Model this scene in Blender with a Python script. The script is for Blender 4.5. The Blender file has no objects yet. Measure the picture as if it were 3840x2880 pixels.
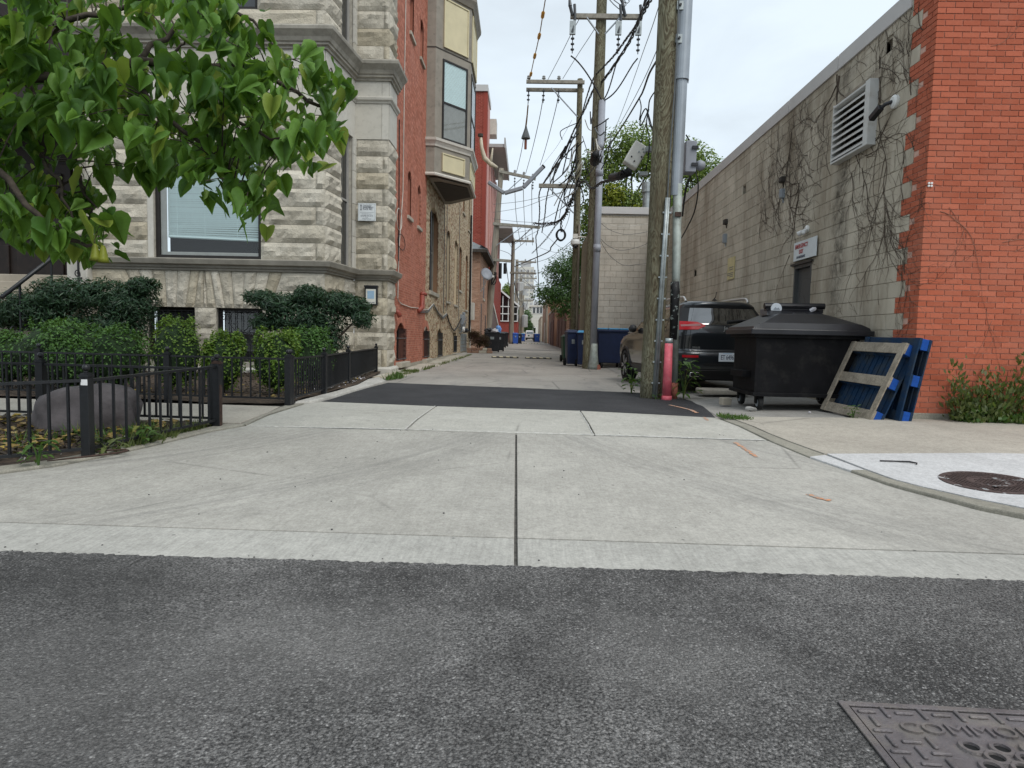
import bpy, bmesh, math, random
from mathutils import Vector, Matrix, noise as mnoise
PI = math.pi
R = math.radians
sc = bpy.context.scene
C = sc.collection

# ---------------------------------------------------------------- camera, sky, sun, exposure
cam_d = bpy.data.cameras.new('camera')
cam_d.sensor_width = 36.0
cam_d.lens = 36.0 * 2450.0 / 3840.0
cam_d.clip_start = 0.05
cam_d.clip_end = 2000
cam = bpy.data.objects.new('camera', cam_d)
C.objects.link(cam)
cam.matrix_world = Matrix((
    (0.9994620, -0.0239917, 0.0223648, 0.0),
    (0.0240142, 0.0708215, -0.9971999, 0.0),
    (0.0223406, 0.9972004, 0.0713596, 1.10),
    (0, 0, 0, 1)))
sc.camera = cam

SUN_EL, SUN_AZ = R(52), R(142)     # azimuth from +Y towards +X: behind the camera, to the right
world = bpy.data.worlds.new('World')
sc.world = world
world.use_nodes = True
wn, wl = world.node_tree.nodes, world.node_tree.links
wn.clear()
w_out = wn.new('ShaderNodeOutputWorld')
w_mix = wn.new('ShaderNodeMixShader')
w_sky = wn.new('ShaderNodeTexSky')
w_sky.sky_type = 'NISHITA'
w_sky.sun_disc = False
w_sky.sun_elevation = SUN_EL
w_sky.sun_rotation = SUN_AZ
w_bg = wn.new('ShaderNodeBackground'); w_bg.inputs['Strength'].default_value = 0.10
w_cl = wn.new('ShaderNodeBackground'); w_cl.inputs['Strength'].default_value = 1.0
w_tc = wn.new('ShaderNodeTexCoord')
w_mp = wn.new('ShaderNodeMapping'); w_mp.inputs['Scale'].default_value = (1.0, 1.0, 2.6)
w_no = wn.new('ShaderNodeTexNoise'); w_no.inputs['Scale'].default_value = 2.6
w_no.inputs['Detail'].default_value = 6.0; w_no.inputs['Roughness'].default_value = 0.55
w_no.inputs['Distortion'].default_value = 0.4
w_rp = wn.new('ShaderNodeValToRGB')
w_rp.color_ramp.elements[0].position = 0.30; w_rp.color_ramp.elements[0].color = (0.51, 0.57, 0.62, 1)
w_rp.color_ramp.elements[1].position = 0.62; w_rp.color_ramp.elements[1].color = (0.645, 0.725, 0.79, 1)
w_mix.inputs['Fac'].default_value = 0.93            # a nearly closed deck of cloud over the blue
wl.new(w_tc.outputs['Generated'], w_mp.inputs['Vector'])
wl.new(w_mp.outputs['Vector'], w_no.inputs['Vector'])
wl.new(w_no.outputs['Fac'], w_rp.inputs['Fac'])
wl.new(w_rp.outputs['Color'], w_cl.inputs['Color'])
wl.new(w_sky.outputs['Color'], w_bg.inputs['Color'])
wl.new(w_bg.outputs[0], w_mix.inputs[1])
wl.new(w_cl.outputs[0], w_mix.inputs[2])
wl.new(w_mix.outputs[0], w_out.inputs['Surface'])

sun_d = bpy.data.lights.new('sun', 'SUN')
sun_d.energy = 1.5
sun_d.angle = R(35)
sun_d.color = (1.0, 0.97, 0.92)
sun = bpy.data.objects.new('sun', sun_d)
C.objects.link(sun)
sd = Vector((math.sin(SUN_AZ) * math.cos(SUN_EL), math.cos(SUN_AZ) * math.cos(SUN_EL), math.sin(SUN_EL)))
sun.rotation_euler = sd.to_track_quat('Z', 'Y').to_euler()

vs = sc.view_settings
vs.view_transform = 'Standard'; vs.look = 'None'; vs.exposure = 0.48; vs.gamma = 1.0
vs.use_curve_mapping = False
sc.cycles.max_bounces = 6
sc.cycles.transparent_max_bounces = 12
sc.cycles.use_denoising = True

rnd = random.Random(7)

# ---------------------------------------------------------------- helpers
class MB:
    """collects geometry in world metres and links it as one mesh object"""
    def __init__(s): s.v = []; s.f = []
    def add(s, vs_, fs_):
        b = len(s.v); s.v.extend(vs_); s.f.extend([tuple(i + b for i in f) for f in fs_]); return s
    def box(s, x0, x1, y0, y1, z0, z1):
        return s.add([(x0,y0,z0),(x1,y0,z0),(x1,y1,z0),(x0,y1,z0),(x0,y0,z1),(x1,y0,z1),(x1,y1,z1),(x0,y1,z1)],
                     [(0,3,2,1),(4,5,6,7),(0,1,5,4),(1,2,6,5),(2,3,7,6),(3,0,4,7)])
    def obox(s, c, hx, hy, hz, m=None):
        """box about c with half sizes, turned by 3x3 matrix m"""
        pts = []
        for dz in (-1,1):
            for dx, dy in ((-1,-1),(1,-1),(1,1),(-1,1)):
                p = Vector((dx*hx, dy*hy, dz*hz))
                if m is not None: p = m @ p
                pts.append(tuple(p + Vector(c)))
        return s.add(pts, [(0,3,2,1),(4,5,6,7),(0,1,5,4),(1,2,6,5),(2,3,7,6),(3,0,4,7)])
    def bar(s, a, b, w, h, up=(0,0,1)):
        """square bar from a to b"""
        a, b = Vector(a), Vector(b); d = (b - a); L = d.length; d.normalize()
        u = Vector(up); r = d.cross(u)
        if r.length < 1e-4: u = Vector((1,0,0)); r = d.cross(u)
        r.normalize(); u = r.cross(d)
        m = Matrix((r, d, u)).transposed()
        return s.obox((a + b) / 2, w/2, L/2, h/2, m)
    def quad(s, a, b, c, d): return s.add([a,b,c,d], [(0,1,2,3)])
    def poly(s, pts): return s.add(list(pts), [tuple(range(len(pts)))])
    def prism(s, pts, off):
        """closed prism: polygon pts (list of 3d) pushed along off"""
        n = len(pts); o = Vector(off)
        vs_ = [tuple(Vector(p)) for p in pts] + [tuple(Vector(p) + o) for p in pts]
        fs = [tuple(range(n))[::-1], tuple(range(n, 2*n))]
        fs += [(i, (i+1) % n, n + (i+1) % n, n + i) for i in range(n)]
        return s.add(vs_, fs)
    def tube(s, pts, rad, n=8, cap=True):
        pts = [Vector(p) for p in pts]
        if not isinstance(rad, (list, tuple)): rad = [rad] * len(pts)
        vs_ = []; prev = None
        for i, p in enumerate(pts):
            d = (pts[min(i+1, len(pts)-1)] - pts[max(i-1, 0)])
            if d.length < 1e-9: d = Vector((0,0,1))
            d.normalize()
            if prev is None:
                a = Vector((0,0,1)) if abs(d.z) < 0.9 else Vector((1,0,0))
                r = d.cross(a).normalized()
            else:
                r = prev - d * prev.dot(d)
                if r.length < 1e-6: r = d.cross(Vector((0,0,1)) if abs(d.z) < 0.9 else Vector((1,0,0)))
                r.normalize()
            prev = r; u = d.cross(r)
            for k in range(n):
                t = 2*PI*k/n
                vs_.append(tuple(p + (r*math.cos(t) + u*math.sin(t)) * rad[i]))
        fs = []
        for i in range(len(pts)-1):
            for k in range(n):
                k2 = (k+1) % n
                fs.append((i*n+k, i*n+k2, (i+1)*n+k2, (i+1)*n+k))
        if cap:
            fs.append(tuple(range(n))[::-1]); fs.append(tuple((len(pts)-1)*n + k for k in range(n)))
        return s.add(vs_, fs)
    def lathe(s, prof, c, n=16, axis='z', m=None):
        """prof: list of (r, h) turned about the axis through c"""
        vs_ = []
        for r_, h in prof:
            for k in range(n):
                t = 2*PI*k/n
                p = Vector((r_*math.cos(t), r_*math.sin(t), h))
                if axis == 'y': p = Vector((p.x, p.z, p.y))
                if axis == 'x': p = Vector((p.z, p.x, p.y))
                if m is not None: p = m @ p
                vs_.append(tuple(p + Vector(c)))
        fs = []
        for i in range(len(prof)-1):
            for k in range(n):
                k2 = (k+1) % n
                fs.append((i*n+k, i*n+k2, (i+1)*n+k2, (i+1)*n+k))
        fs.append(tuple(range(n))[::-1]); fs.append(tuple((len(prof)-1)*n + k for k in range(n)))
        return s.add(vs_, fs)
    def grid(s, fn, nu, nv):
        b = [fn(i/nu, j/nv) for j in range(nv+1) for i in range(nu+1)]
        fs = [(j*(nu+1)+i, j*(nu+1)+i+1, (j+1)*(nu+1)+i+1, (j+1)*(nu+1)+i) for j in range(nv) for i in range(nu)]
        return s.add([tuple(p) for p in b], fs)
    def mesh(s, name, smooth=False):
        me = bpy.data.meshes.new(name)
        me.from_pydata(s.v, [], s.f)
        bm = bmesh.new(); bm.from_mesh(me)
        bmesh.ops.recalc_face_normals(bm, faces=bm.faces)
        bm.to_mesh(me); bm.free()
        if smooth:
            for p in me.polygons: p.use_smooth = True
        return me
    def rawmesh(s, name, smooth=False):
        me = bpy.data.meshes.new(name)
        me.from_pydata(s.v, [], s.f)
        if smooth:
            for p in me.polygons: p.use_smooth = True
        return me
    def build(s, name, mat, parent=None, smooth=False, bevel=0, raw=False, sub=0, seg=2, solid=0):
        me = s.rawmesh(name, smooth) if raw else s.mesh(name, smooth)
        o = bpy.data.objects.new(name, me); C.objects.link(o)
        me.materials.append(MAT[mat] if isinstance(mat, str) else mat)
        if parent is not None: attach(o, parent)
        if solid:
            md = o.modifiers.new('solid', 'SOLIDIFY'); md.thickness = solid; md.offset = 0
        if bevel:
            md = o.modifiers.new('bevel', 'BEVEL'); md.width = bevel; md.segments = seg
            md.limit_method = 'ANGLE'; md.angle_limit = R(35)
        if sub:
            md = o.modifiers.new('sub', 'SUBSURF'); md.levels = sub; md.render_levels = sub
        return o

BASE = {}                                   # world origin of every root / part
def attach(o, p):
    """make o (whose mesh is in world metres) a part of p, keeping it in place"""
    o.parent = p
    o.matrix_parent_inverse = BASE.get(p.name, Matrix.Identity(4)).inverted()

def thing(name, label, cat, loc=(0,0,0), group=None):
    o = bpy.data.objects.new(name, None); C.objects.link(o)
    o.empty_display_size = 0.2
    o.location = loc; BASE[o.name] = Matrix.Translation(loc)
    o['label'] = label; o['category'] = cat
    if group: o['group'] = group
    return o

def tag(o, label, cat, group=None):
    o['label'] = label; o['category'] = cat
    if group: o['group'] = group
    return o

def struct(o): o['kind'] = 'structure'; return o
def stuff(o): o['kind'] = 'stuff'; return o

def piece(name, mesh, loc, parent, rot=None):
    """one of many alike pieces sharing mesh data"""
    o = bpy.data.objects.new(name, mesh); C.objects.link(o)
    m = Matrix.Translation(loc)
    if rot is not None: m = m @ rot.to_4x4()
    o.parent = parent
    o.matrix_parent_inverse = BASE.get(parent.name, Matrix.Identity(4)).inverted()
    o.matrix_basis = m
    return o

def copy_thing(root, dloc, label, rotz=None, group=None):
    r = root.copy(); C.objects.link(r)
    r.location = Vector(root.location) + Vector(dloc)
    if rotz is not None: r.rotation_euler = (0, 0, rotz)
    r['label'] = label
    if group: r['group'] = group
    for ch in list(root.children):
        c = ch.copy(); C.objects.link(c); c.parent = r
        for g in list(ch.children):
            d = g.copy(); C.objects.link(d); d.parent = c
    return r

def text_part(name, txt, size, mat, origin, right, up, parent, depth=0.002, align='CENTER', bold=0.0, sx=1.0):
    cu = bpy.data.curves.new(name, 'FONT')
    cu.body = txt; cu.size = size; cu.align_x = align; cu.align_y = 'CENTER'
    cu.extrude = depth; cu.offset = bold; cu.resolution_u = 3
    t = bpy.data.objects.new(name + '_tmp', cu); C.objects.link(t)
    dg = bpy.context.evaluated_depsgraph_get()
    me = bpy.data.meshes.new_from_object(t.evaluated_get(dg))
    bpy.data.objects.remove(t); bpy.data.curves.remove(cu)
    r_, u_ = Vector(right).normalized(), Vector(up).normalized()
    n_ = r_.cross(u_)
    m = Matrix.Translation(origin) @ Matrix((r_, u_, n_)).transposed().to_4x4() @ Matrix.Diagonal((sx, 1, 1, 1))
    me.transform(m)
    me.name = name
    o = bpy.data.objects.new(name, me); C.objects.link(o)
    me.materials.clear(); me.materials.append(MAT[mat])
    if parent is not None: attach(o, parent)
    return o

def ground_z(y):
    """height of the alley / apron surface along its length"""
    if y < 3.0: return 0.0
    if y < 7.3: return 0.035 * (y - 3.0)
    if y < 18.0: return 0.1505
    return 0.1505 + 0.0042 * (y - 18.0)

def walk_z(x, y):
    """right-hand pavement: a shade above the apron"""
    t = max(0.0, min(1.0, (x - 2.55) / 1.6))
    return ground_z(y) + 0.010 + 0.05 * t
# ---------------------------------------------------------------- materials
MAT = {}
class NT:
    def __init__(s, name):
        s.m = bpy.data.materials.new(name); s.m.use_nodes = True
        s.n = s.m.node_tree.nodes; s.l = s.m.node_tree.links
        s.b = s.n['Principled BSDF']; s.geo = s.n.new('ShaderNodeNewGeometry')
        s.pos = s.geo.outputs['Position']; MAT[name] = s.m
    def val(s, x):
        v = s.n.new('ShaderNodeValue'); v.outputs[0].default_value = x; return v.outputs[0]
    def put(s, sock, x):
        if hasattr(x, 'is_linked') or isinstance(x, bpy.types.NodeSocket): s.l.new(x, sock)
        else:
            if isinstance(x, tuple) and len(x) == 3 and len(sock.default_value) == 4: x = (*x, 1)
            sock.default_value = x
    def scale(s, v, sc3):
        m = s.n.new('ShaderNodeVectorMath'); m.operation = 'MULTIPLY'
        s.l.new(v, m.inputs[0]); m.inputs[1].default_value = sc3; return m.outputs[0]
    def noise(s, scale, detail=4, rough=0.55, vec=None, dist=0.0):
        t = s.n.new('ShaderNodeTexNoise'); t.inputs['Scale'].default_value = scale
        t.inputs['Detail'].default_value = detail; t.inputs['Roughness'].default_value = rough
        t.inputs['Distortion'].default_value = dist
        s.l.new(vec if vec is not None else s.pos, t.inputs['Vector']); return t.outputs['Fac']
    def voro(s, scale, out='Distance', vec=None, feature='F1'):
        t = s.n.new('ShaderNodeTexVoronoi'); t.inputs['Scale'].default_value = scale; t.feature = feature
        s.l.new(vec if vec is not None else s.pos, t.inputs['Vector']); return t.outputs[out]
    def ramp(s, f, stops):
        r = s.n.new('ShaderNodeValToRGB'); s.l.new(f, r.inputs['Fac'])
        e = r.color_ramp.elements
        while len(e) < len(stops): e.new(0.5)
        for q, (p, c) in zip(e, stops):
            q.position = p
            q.color = (*c, 1) if isinstance(c, tuple) else (c, c, c, 1)
        return r.outputs['Color']
    def mix(s, f, a, b, mode='MIX'):
        m = s.n.new('ShaderNodeMix'); m.data_type = 'RGBA'; m.blend_type = mode
        s.put(m.inputs[0], f); s.put(m.inputs[6], a); s.put(m.inputs[7], b); return m.outputs[2]
    def math(s, op, a, b=0.0):
        m = s.n.new('ShaderNodeMath'); m.operation = op; s.put(m.inputs[0], a); s.put(m.inputs[1], b); return m.outputs[0]
    def rand(s):
        """a random number for every piece, whether it is an object or an island of a mesh"""
        oi = s.n.new('ShaderNodeObjectInfo')
        return s.math('FRACT', s.math('ADD', oi.outputs['Random'], s.geo.outputs['Random Per Island']))
    def bump(s, h, strength=0.3, dist=0.01):
        b = s.n.new('ShaderNodeBump'); b.inputs['Strength'].default_value = strength
        b.inputs['Distance'].default_value = dist; s.put(b.inputs['Height'], h)
        s.l.new(b.outputs[0], s.b.inputs['Normal'])
    def fin(s, col, rough=0.8, metal=0.0, spec=0.4):
        s.put(s.b.inputs['Base Color'], col); s.put(s.b.inputs['Roughness'], rough)
        s.b.inputs['Metallic'].default_value = metal
        s.b.inputs['Specular IOR Level'].default_value = spec
        return s.m

def simple(name, col, rough=0.6, metal=0.0, vary=0.15, nscale=6.0, bump=0.0, bscale=60, rand=0.0, spec=0.4, dark=None, dscale=2.0, dlo=0.5, dhi=0.75):
    t = NT(name)
    lo = tuple(c*(1-vary) for c in col); hi = tuple(min(1, c*(1+vary)) for c in col)
    c = t.ramp(t.noise(nscale, 5), [(0.3, lo), (0.7, hi)])
    if rand:
        c = t.mix(1.0, c, t.ramp(t.rand(), [(0.0, 1-rand), (1.0, 1+rand)]), 'MULTIPLY')
    if dark: c = t.mix(t.ramp(t.noise(dscale, 6, 0.65), [(dlo, 0.0), (dhi, 1.0)]), c, dark)
    if bump: t.bump(t.noise(bscale, 4), bump, 0.01)
    return t.fin(c, rough, metal, spec)

# asphalt of the street: coarse, worn, grey stone showing in patches
t = NT('asphalt')
wp = t.n.new('ShaderNodeVectorMath'); wp.operation = 'ADD'; t.l.new(t.pos, wp.inputs[0])
wn2 = t.n.new('ShaderNodeTexNoise'); wn2.inputs['Scale'].default_value = 60; t.l.new(t.pos, wn2.inputs['Vector']); t.l.new(t.scale(wn2.outputs['Color'], (0.012, 0.012, 0.0)), wp.inputs[1])
cell = t.voro(118, 'Color', wp.outputs[0]); cd = t.voro(118, 'Distance', wp.outputs[0])
stone = t.ramp(cell, [(0.0, (0.020,0.019,0.018)), (0.35, (0.050,0.048,0.046)), (0.60, (0.13,0.125,0.12)), (0.86, (0.30,0.29,0.28)), (1.0, (0.60,0.58,0.56))])
fine = t.noise(420, 3)
col = t.mix(t.ramp(cd, [(0.25, 0.0), (0.65, 0.8)]), stone, (0.016,0.016,0.017))
col = t.mix(t.ramp(fine, [(0.45, 0.0), (0.7, 0.6)]), col, (0.21,0.202,0.194))
worn = t.ramp(t.noise(0.8, 5, 0.6), [(0.36, 0.0), (0.62, 1.0)])
worn2 = t.math('MULTIPLY', worn, t.ramp(t.noise(85, 4, 0.7), [(0.43, 0.0), (0.64, 1.0)]))
col = t.mix(t.math('MULTIPLY', worn2, 0.8), col, (0.40,0.386,0.37))
ak = t.math('MULTIPLY', t.ramp(t.voro(0.8, 'Distance', wp.outputs[0], 'DISTANCE_TO_EDGE'), [(0.0, 1.0), (0.007, 0.0)]), t.ramp(t.noise(0.9, 3), [(0.5, 0.0), (0.58, 0.7)]))
col = t.mix(ak, col, (0.02,0.019,0.018))
for (fs_, am) in ((22, 0.22), (5, 0.16)): col = t.mix(1.0, col, t.ramp(t.noise(fs_, 4, 0.7), [(0.3, 1-am), (0.7, 1+am)]), 'MULTIPLY')
tar = t.ramp(t.noise(0.55, 3, 0.5, t.scale(t.pos, (1.0, 0.5, 1.0))), [(0.56, 0.0), (0.72, 1.0)])
col = t.mix(t.math('MULTIPLY', tar, 0.6), col, (0.034,0.033,0.032))
sxy = t.n.new('ShaderNodeVectorMath'); sxy.operation = 'ADD'; t.l.new(t.pos, sxy.inputs[0])
wn3 = t.n.new('ShaderNodeTexNoise'); wn3.inputs['Scale'].default_value = 2.2; wn3.inputs['Detail'].default_value = 6; t.l.new(t.pos, wn3.inputs['Vector']); t.l.new(t.scale(wn3.outputs['Color'], (0.6, 0.6, 0.0)), sxy.inputs[1])
for (ox, oy, kx, ky, amt, cc) in ((0.36, 2.35, 3.2, 1.5, 0.62, (0.022,0.021,0.020)), (-1.6, 3.0, 0.9, 2.2, 0.45, (0.035,0.034,0.033)), (-0.45, 2.55, 1.3, 2.0, 0.36, (0.40,0.385,0.365)), (0.85, 2.5, 1.6, 2.4, 0.30, (0.40,0.385,0.365)), (-1.2, 2.1, 1.0, 1.6, 0.34, (0.40,0.385,0.365))):
    dv = t.n.new('ShaderNodeVectorMath'); dv.operation = 'DISTANCE'; t.l.new(t.scale(sxy.outputs[0], (kx, ky, 0)), dv.inputs[0]); dv.inputs[1].default_value = (ox*kx, oy*ky, 0)
    sp_ = t.ramp(t.noise(70, 4, 0.7), [(0.35, 0.25), (0.62, 1.0)])
    col = t.mix(t.math('MULTIPLY', t.math('MULTIPLY', t.ramp(dv.outputs['Value'], [(0.1, 1.0), (0.85, 0.0)]), sp_), amt), col, cc)
t.bump(t.math('ADD', t.math('MULTIPLY', cd, -1.0), t.math('MULTIPLY', fine, 0.5)), 1.0, 0.010)
t.fin(col, 0.85, 0, 0.25)
# fresh asphalt of the patch
t = NT('fresh_asphalt')
cell = t.voro(130, 'Color')
col = t.ramp(cell, [(0.0, (0.012,0.012,0.013)), (0.7, (0.034,0.034,0.037)), (0.97, (0.07,0.07,0.072)), (1.0, (0.25,0.25,0.25))])
col = t.mix(t.ramp(t.noise(1.6, 5, 0.6), [(0.4, 0.0), (0.75, 0.5)]), col, (0.075,0.075,0.078))
t.bump(t.noise(160, 3), 0.6, 0.006); t.fin(col, 0.8, 0, 0.3)
# old pale pavement of the alley
t = NT('alley_paving')
col = t.ramp(t.noise(0.5, 7, 0.6), [(0.3, (0.30,0.275,0.242)), (0.7, (0.43,0.40,0.355))])
col = t.mix(t.ramp(t.noise(90, 3, 0.7), [(0.4, 0.0), (0.75, 0.7)]), col, (0.16,0.155,0.15))
col = t.mix(t.ramp(t.noise(2.2, 6, 0.7, t.scale(t.pos, (1.0, 0.25, 1.0))), [(0.52, 0.0), (0.72, 0.6)]), col, (0.17,0.165,0.16))
crk = t.ramp(t.voro(0.55, 'Distance', None, 'DISTANCE_TO_EDGE'), [(0.0, 1.0), (0.012, 0.0)])
col = t.mix(t.math('MULTIPLY', crk, 0.6), col, (0.10,0.097,0.09))
t.bump(t.noise(70, 5), 0.4, 0.008); t.fin(col, 0.9, 0, 0.2)

def concrete(name, lo, hi, rand=0.05, broom=0.0, tyre=False, grit=0.35):
    t = NT(name)
    col = t.ramp(t.noise(0.9, 7, 0.62), [(0.3, lo), (0.7, hi)])
    col = t.mix(1.0, col, t.ramp(t.rand(), [(0.0, 1-rand), (1.0, 1+rand)]), 'MULTIPLY')
    col = t.mix(t.ramp(t.noise(170, 3, 0.7), [(0.45, 0.0), (0.8, grit)]), col, tuple(c*0.55 for c in lo))
    ck = t.ramp(t.voro(0.33, 'Distance', None, 'DISTANCE_TO_EDGE'), [(0.0, 1.0), (0.006, 0.0)])
    ck = t.math('MULTIPLY', ck, t.ramp(t.noise(0.7, 3), [(0.52, 0.0), (0.6, 0.45)]))
    col = t.mix(ck, col, (0.09,0.088,0.08))
    # small dark blots of gum, oil and dirt
    sp = t.ramp(t.voro(3.3, 'Distance'), [(0.025, 1.0), (0.05, 0.0)])
    col = t.mix(t.math('MULTIPLY', sp, 0.55), col, (0.06,0.06,0.06))
    for (fs_, am) in ((28, 0.16), (75, 0.20), (9, 0.10)):     # sand, trowel marks and dust at several scales
        col = t.mix(1.0, col, t.ramp(t.noise(fs_, 4, 0.7), [(0.25, 1-am), (0.75, 1+am)]), 'MULTIPLY')
    bl = t.noise(14, 3, 0.6, t.scale(t.pos, (5.0, 0.3, 1.0)))
    col = t.mix(1.0, col, t.ramp(bl, [(0.3, 1-0.10*max(broom, 0.3)), (0.7, 1+0.10*max(broom, 0.3))]), 'MULTIPLY')
    st = t.ramp(t.noise(1.7, 8, 0.7), [(0.55, 0.0), (0.78, 0.45)])
    col = t.mix(st, col, tuple(c*0.6 for c in lo))
    if tyre:      # rubber laid down by cars turning in: long arcs about two points beside the apron
        for (ax, ay, r0, wd) in ((-7.4, 8.9, 7.4, 0.55), (-7.4, 8.9, 5.9, 0.45), (7.6, 8.9, 7.5, 0.55), (7.6, 8.9, 6.1, 0.5)):
            sub = t.n.new('ShaderNodeVectorMath'); sub.operation = 'DISTANCE'
            t.l.new(t.scale(t.pos, (1, 1, 0)), sub.inputs[0]); sub.inputs[1].default_value = (ax, ay, 0)
            dd = t.math('ABSOLUTE', t.math('SUBTRACT', sub.outputs['Value'], r0))
            band = t.ramp(dd, [(0.0, 1.0), (wd, 0.0)])
            sp3 = t.n.new('ShaderNodeSeparateXYZ'); t.l.new(t.pos, sp3.inputs[0])
            an = t.math('ARCTAN2', t.math('SUBTRACT', sp3.outputs['Y'], ay), t.math('SUBTRACT', sp3.outputs['X'], ax))
            cv = t.n.new('ShaderNodeCombineXYZ'); t.l.new(t.math('MULTIPLY', sub.outputs['Value'], 9.0), cv.inputs[0]); t.l.new(t.math('MULTIPLY', an, 2.2), cv.inputs[1])
            streak = t.ramp(t.noise(1.6, 5, 0.65, cv.outputs[0]), [(0.40, 0.0), (0.62, 1.0)])
            col = t.mix(t.math('MULTIPLY', t.math('MULTIPLY', band, streak), 0.34), col, (0.12,0.118,0.115))
    h = t.noise(120, 4, 0.6)
    if broom:
        h = t.math('ADD', h, t.math('MULTIPLY', t.noise(26, 2, 0.5, t.scale(t.pos, (6.0, 0.25, 1.0))), broom))
    t.bump(h, 0.35, 0.004)
    return t.fin(col, 0.88, 0, 0.22)
concrete('apron_concrete', (0.335,0.320,0.287), (0.44,0.422,0.38), broom=0.6, tyre=True)
concrete('gutter_concrete', (0.33,0.32,0.292), (0.42,0.408,0.373), broom=1.0, grit=0.25)
concrete('threshold_concrete', (0.375,0.362,0.322), (0.465,0.45,0.405), broom=0.5, grit=0.3)
concrete('old_walk', (0.335,0.305,0.26), (0.435,0.40,0.34), grit=0.6)
concrete('new_walk', (0.47,0.465,0.46), (0.55,0.545,0.54), grit=0.15)
concrete('kerb_stone', (0.25,0.235,0.195), (0.36,0.34,0.285), grit=0.8)
concrete('white_kerb', (0.34,0.325,0.29), (0.55,0.53,0.49), grit=0.5)
concrete('lot_concrete', (0.24,0.23,0.21), (0.34,0.325,0.30), grit=0.6)
simple('joint_dirt', (0.10,0.095,0.085), 0.95, vary=0.5, nscale=30)
simple('joint_light', (0.50,0.49,0.46), 0.95, vary=0.25, nscale=30, bump=0.3)
# painted block wall
def block(name, lo, hi, stain, amount, rand=0.10):
    t = NT(name)
    col = t.ramp(t.noise(1.3, 6, 0.6), [(0.3, lo), (0.7, hi)])
    r = t.rand()
    col = t.mix(1.0, col, t.ramp(r, [(0.0, 1-rand), (1.0, 1+rand)]), 'MULTIPLY')
    col = t.mix(t.ramp(r, [(0.78, 0.0), (1.0, 0.25)]), col, (0.30,0.25,0.20))
    # rain streaks: long in z
    st = t.ramp(t.noise(1.1, 7, 0.68, t.scale(t.pos, (1.0, 1.3, 0.35))), [(0.44, 0.0), (0.70, amount)])
    col = t.mix(st, col, stain)
    st2 = t.ramp(t.noise(7, 5, 0.7, t.scale(t.pos, (1.0, 1.0, 0.5))), [(0.56, 0.0), (0.75, 0.5)])
    col = t.mix(st2, col, tuple(c*0.7 for c in stain))
    t.bump(t.noise(140, 4, 0.7), 0.45, 0.005)
    return t, col
t, col = block('side_block', (0.44,0.395,0.315), (0.55,0.50,0.405), (0.20,0.155,0.105), 0.72)
# the damp stain running down from the big louvre
sx = t.n.new('ShaderNodeSeparateXYZ'); t.l.new(t.pos, sx.inputs[0])
wob = t.math('MULTIPLY', t.math('SUBTRACT', t.noise(2.5, 4), 0.5), 0.55)
yy = t.math('ABSOLUTE', t.math('SUBTRACT', t.math('ADD', sx.outputs['Y'], wob), 10.15))
band = t.ramp(yy, [(0.05, 1.0), (0.30, 0.0)])
patch = t.ramp(t.noise(6, 5, 0.7), [(0.35, 0.15), (0.65, 1.0)])
low = t.ramp(t.math('DIVIDE', sx.outputs['Z'], 6.0), [(0.15, 0.0), (0.35, 1.0)])
col = t.mix(t.math('MULTIPLY', t.math('MULTIPLY', t.math('MULTIPLY', band, patch), low), 0.85), col, (0.055,0.045,0.032))
zone = t.math('MULTIPLY', t.ramp(t.math('ABSOLUTE', t.math('SUBTRACT', sx.outputs['Y'], 11.6)), [(0.8, 1.0), (1.0, 0.0)]), t.ramp(t.math('DIVIDE', sx.outputs['Z'], 6.0), [(0.5, 0.0), (0.8, 1.0)]))
zn = t.ramp(t.noise(2.2, 6, 0.7, t.scale(t.pos, (1, 1, 0.45))), [(0.40, 0.0), (0.62, 1.0)])
col = t.mix(t.math('MULTIPLY', t.math('MULTIPLY', zone, zn), 0.6), col, (0.13,0.10,0.065))
t.fin(col, 0.9, 0, 0.2)
t, col = block('back_block', (0.46,0.42,0.355), (0.54,0.50,0.43), (0.27,0.24,0.20), 0.5); t.fin(col, 0.9, 0, 0.2)
simple('block_mortar', (0.30,0.265,0.205), 0.95, vary=0.3, nscale=20)
simple('mortar_pale', (0.42,0.375,0.31), 0.95, vary=0.25, nscale=15)

def brick(name, lo, hi, soot, amt, rand=0.22, spots=None, alt=None):
    t = NT(name)
    r = t.rand()
    col = t.mix(r, lo, hi)
    if alt: col = t.mix(t.ramp(t.math('FRACT', t.math('MULTIPLY', r, 7.31)), [(0.72, 0.0), (0.8, 1.0)]), col, alt)
    col = t.mix(1.0, col, t.ramp(t.math('FRACT', t.math('MULTIPLY', r, 13.7)), [(0.0, 1-rand), (1.0, 1+rand)]), 'MULTIPLY')
    col = t.mix(t.ramp(t.noise(45, 4, 0.7), [(0.4, 0.0), (0.75, 0.3)]), col, tuple(c*0.6 for c in lo))
    col = t.mix(t.ramp(t.noise(1.2, 6, 0.65), [(0.48, 0.0), (0.75, amt)]), col, soot)
    t.bump(t.noise(130, 4, 0.7), 0.35, 0.004)
    return t.fin(col, 0.85, 0, 0.25)
brick('front_brick', (0.39,0.098,0.050), (0.475,0.135,0.075), (0.46,0.180,0.120), 0.5, 0.10)
brick('red_brick', (0.39,0.138,0.088), (0.51,0.205,0.138), (0.54,0.26,0.20), 0.55, 0.14)
brick('common_brick', (0.44,0.34,0.215), (0.62,0.52,0.37), (0.30,0.20,0.13), 0.4, 0.2, alt=(0.30,0.17,0.10))
brick('pink_brick', (0.36,0.19,0.12), (0.50,0.31,0.22), (0.42,0.28,0.2), 0.4, 0.18)
brick('far_red_brick', (0.27,0.055,0.038), (0.34,0.08,0.055), (0.28,0.07,0.05), 0.3, 0.1)
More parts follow.
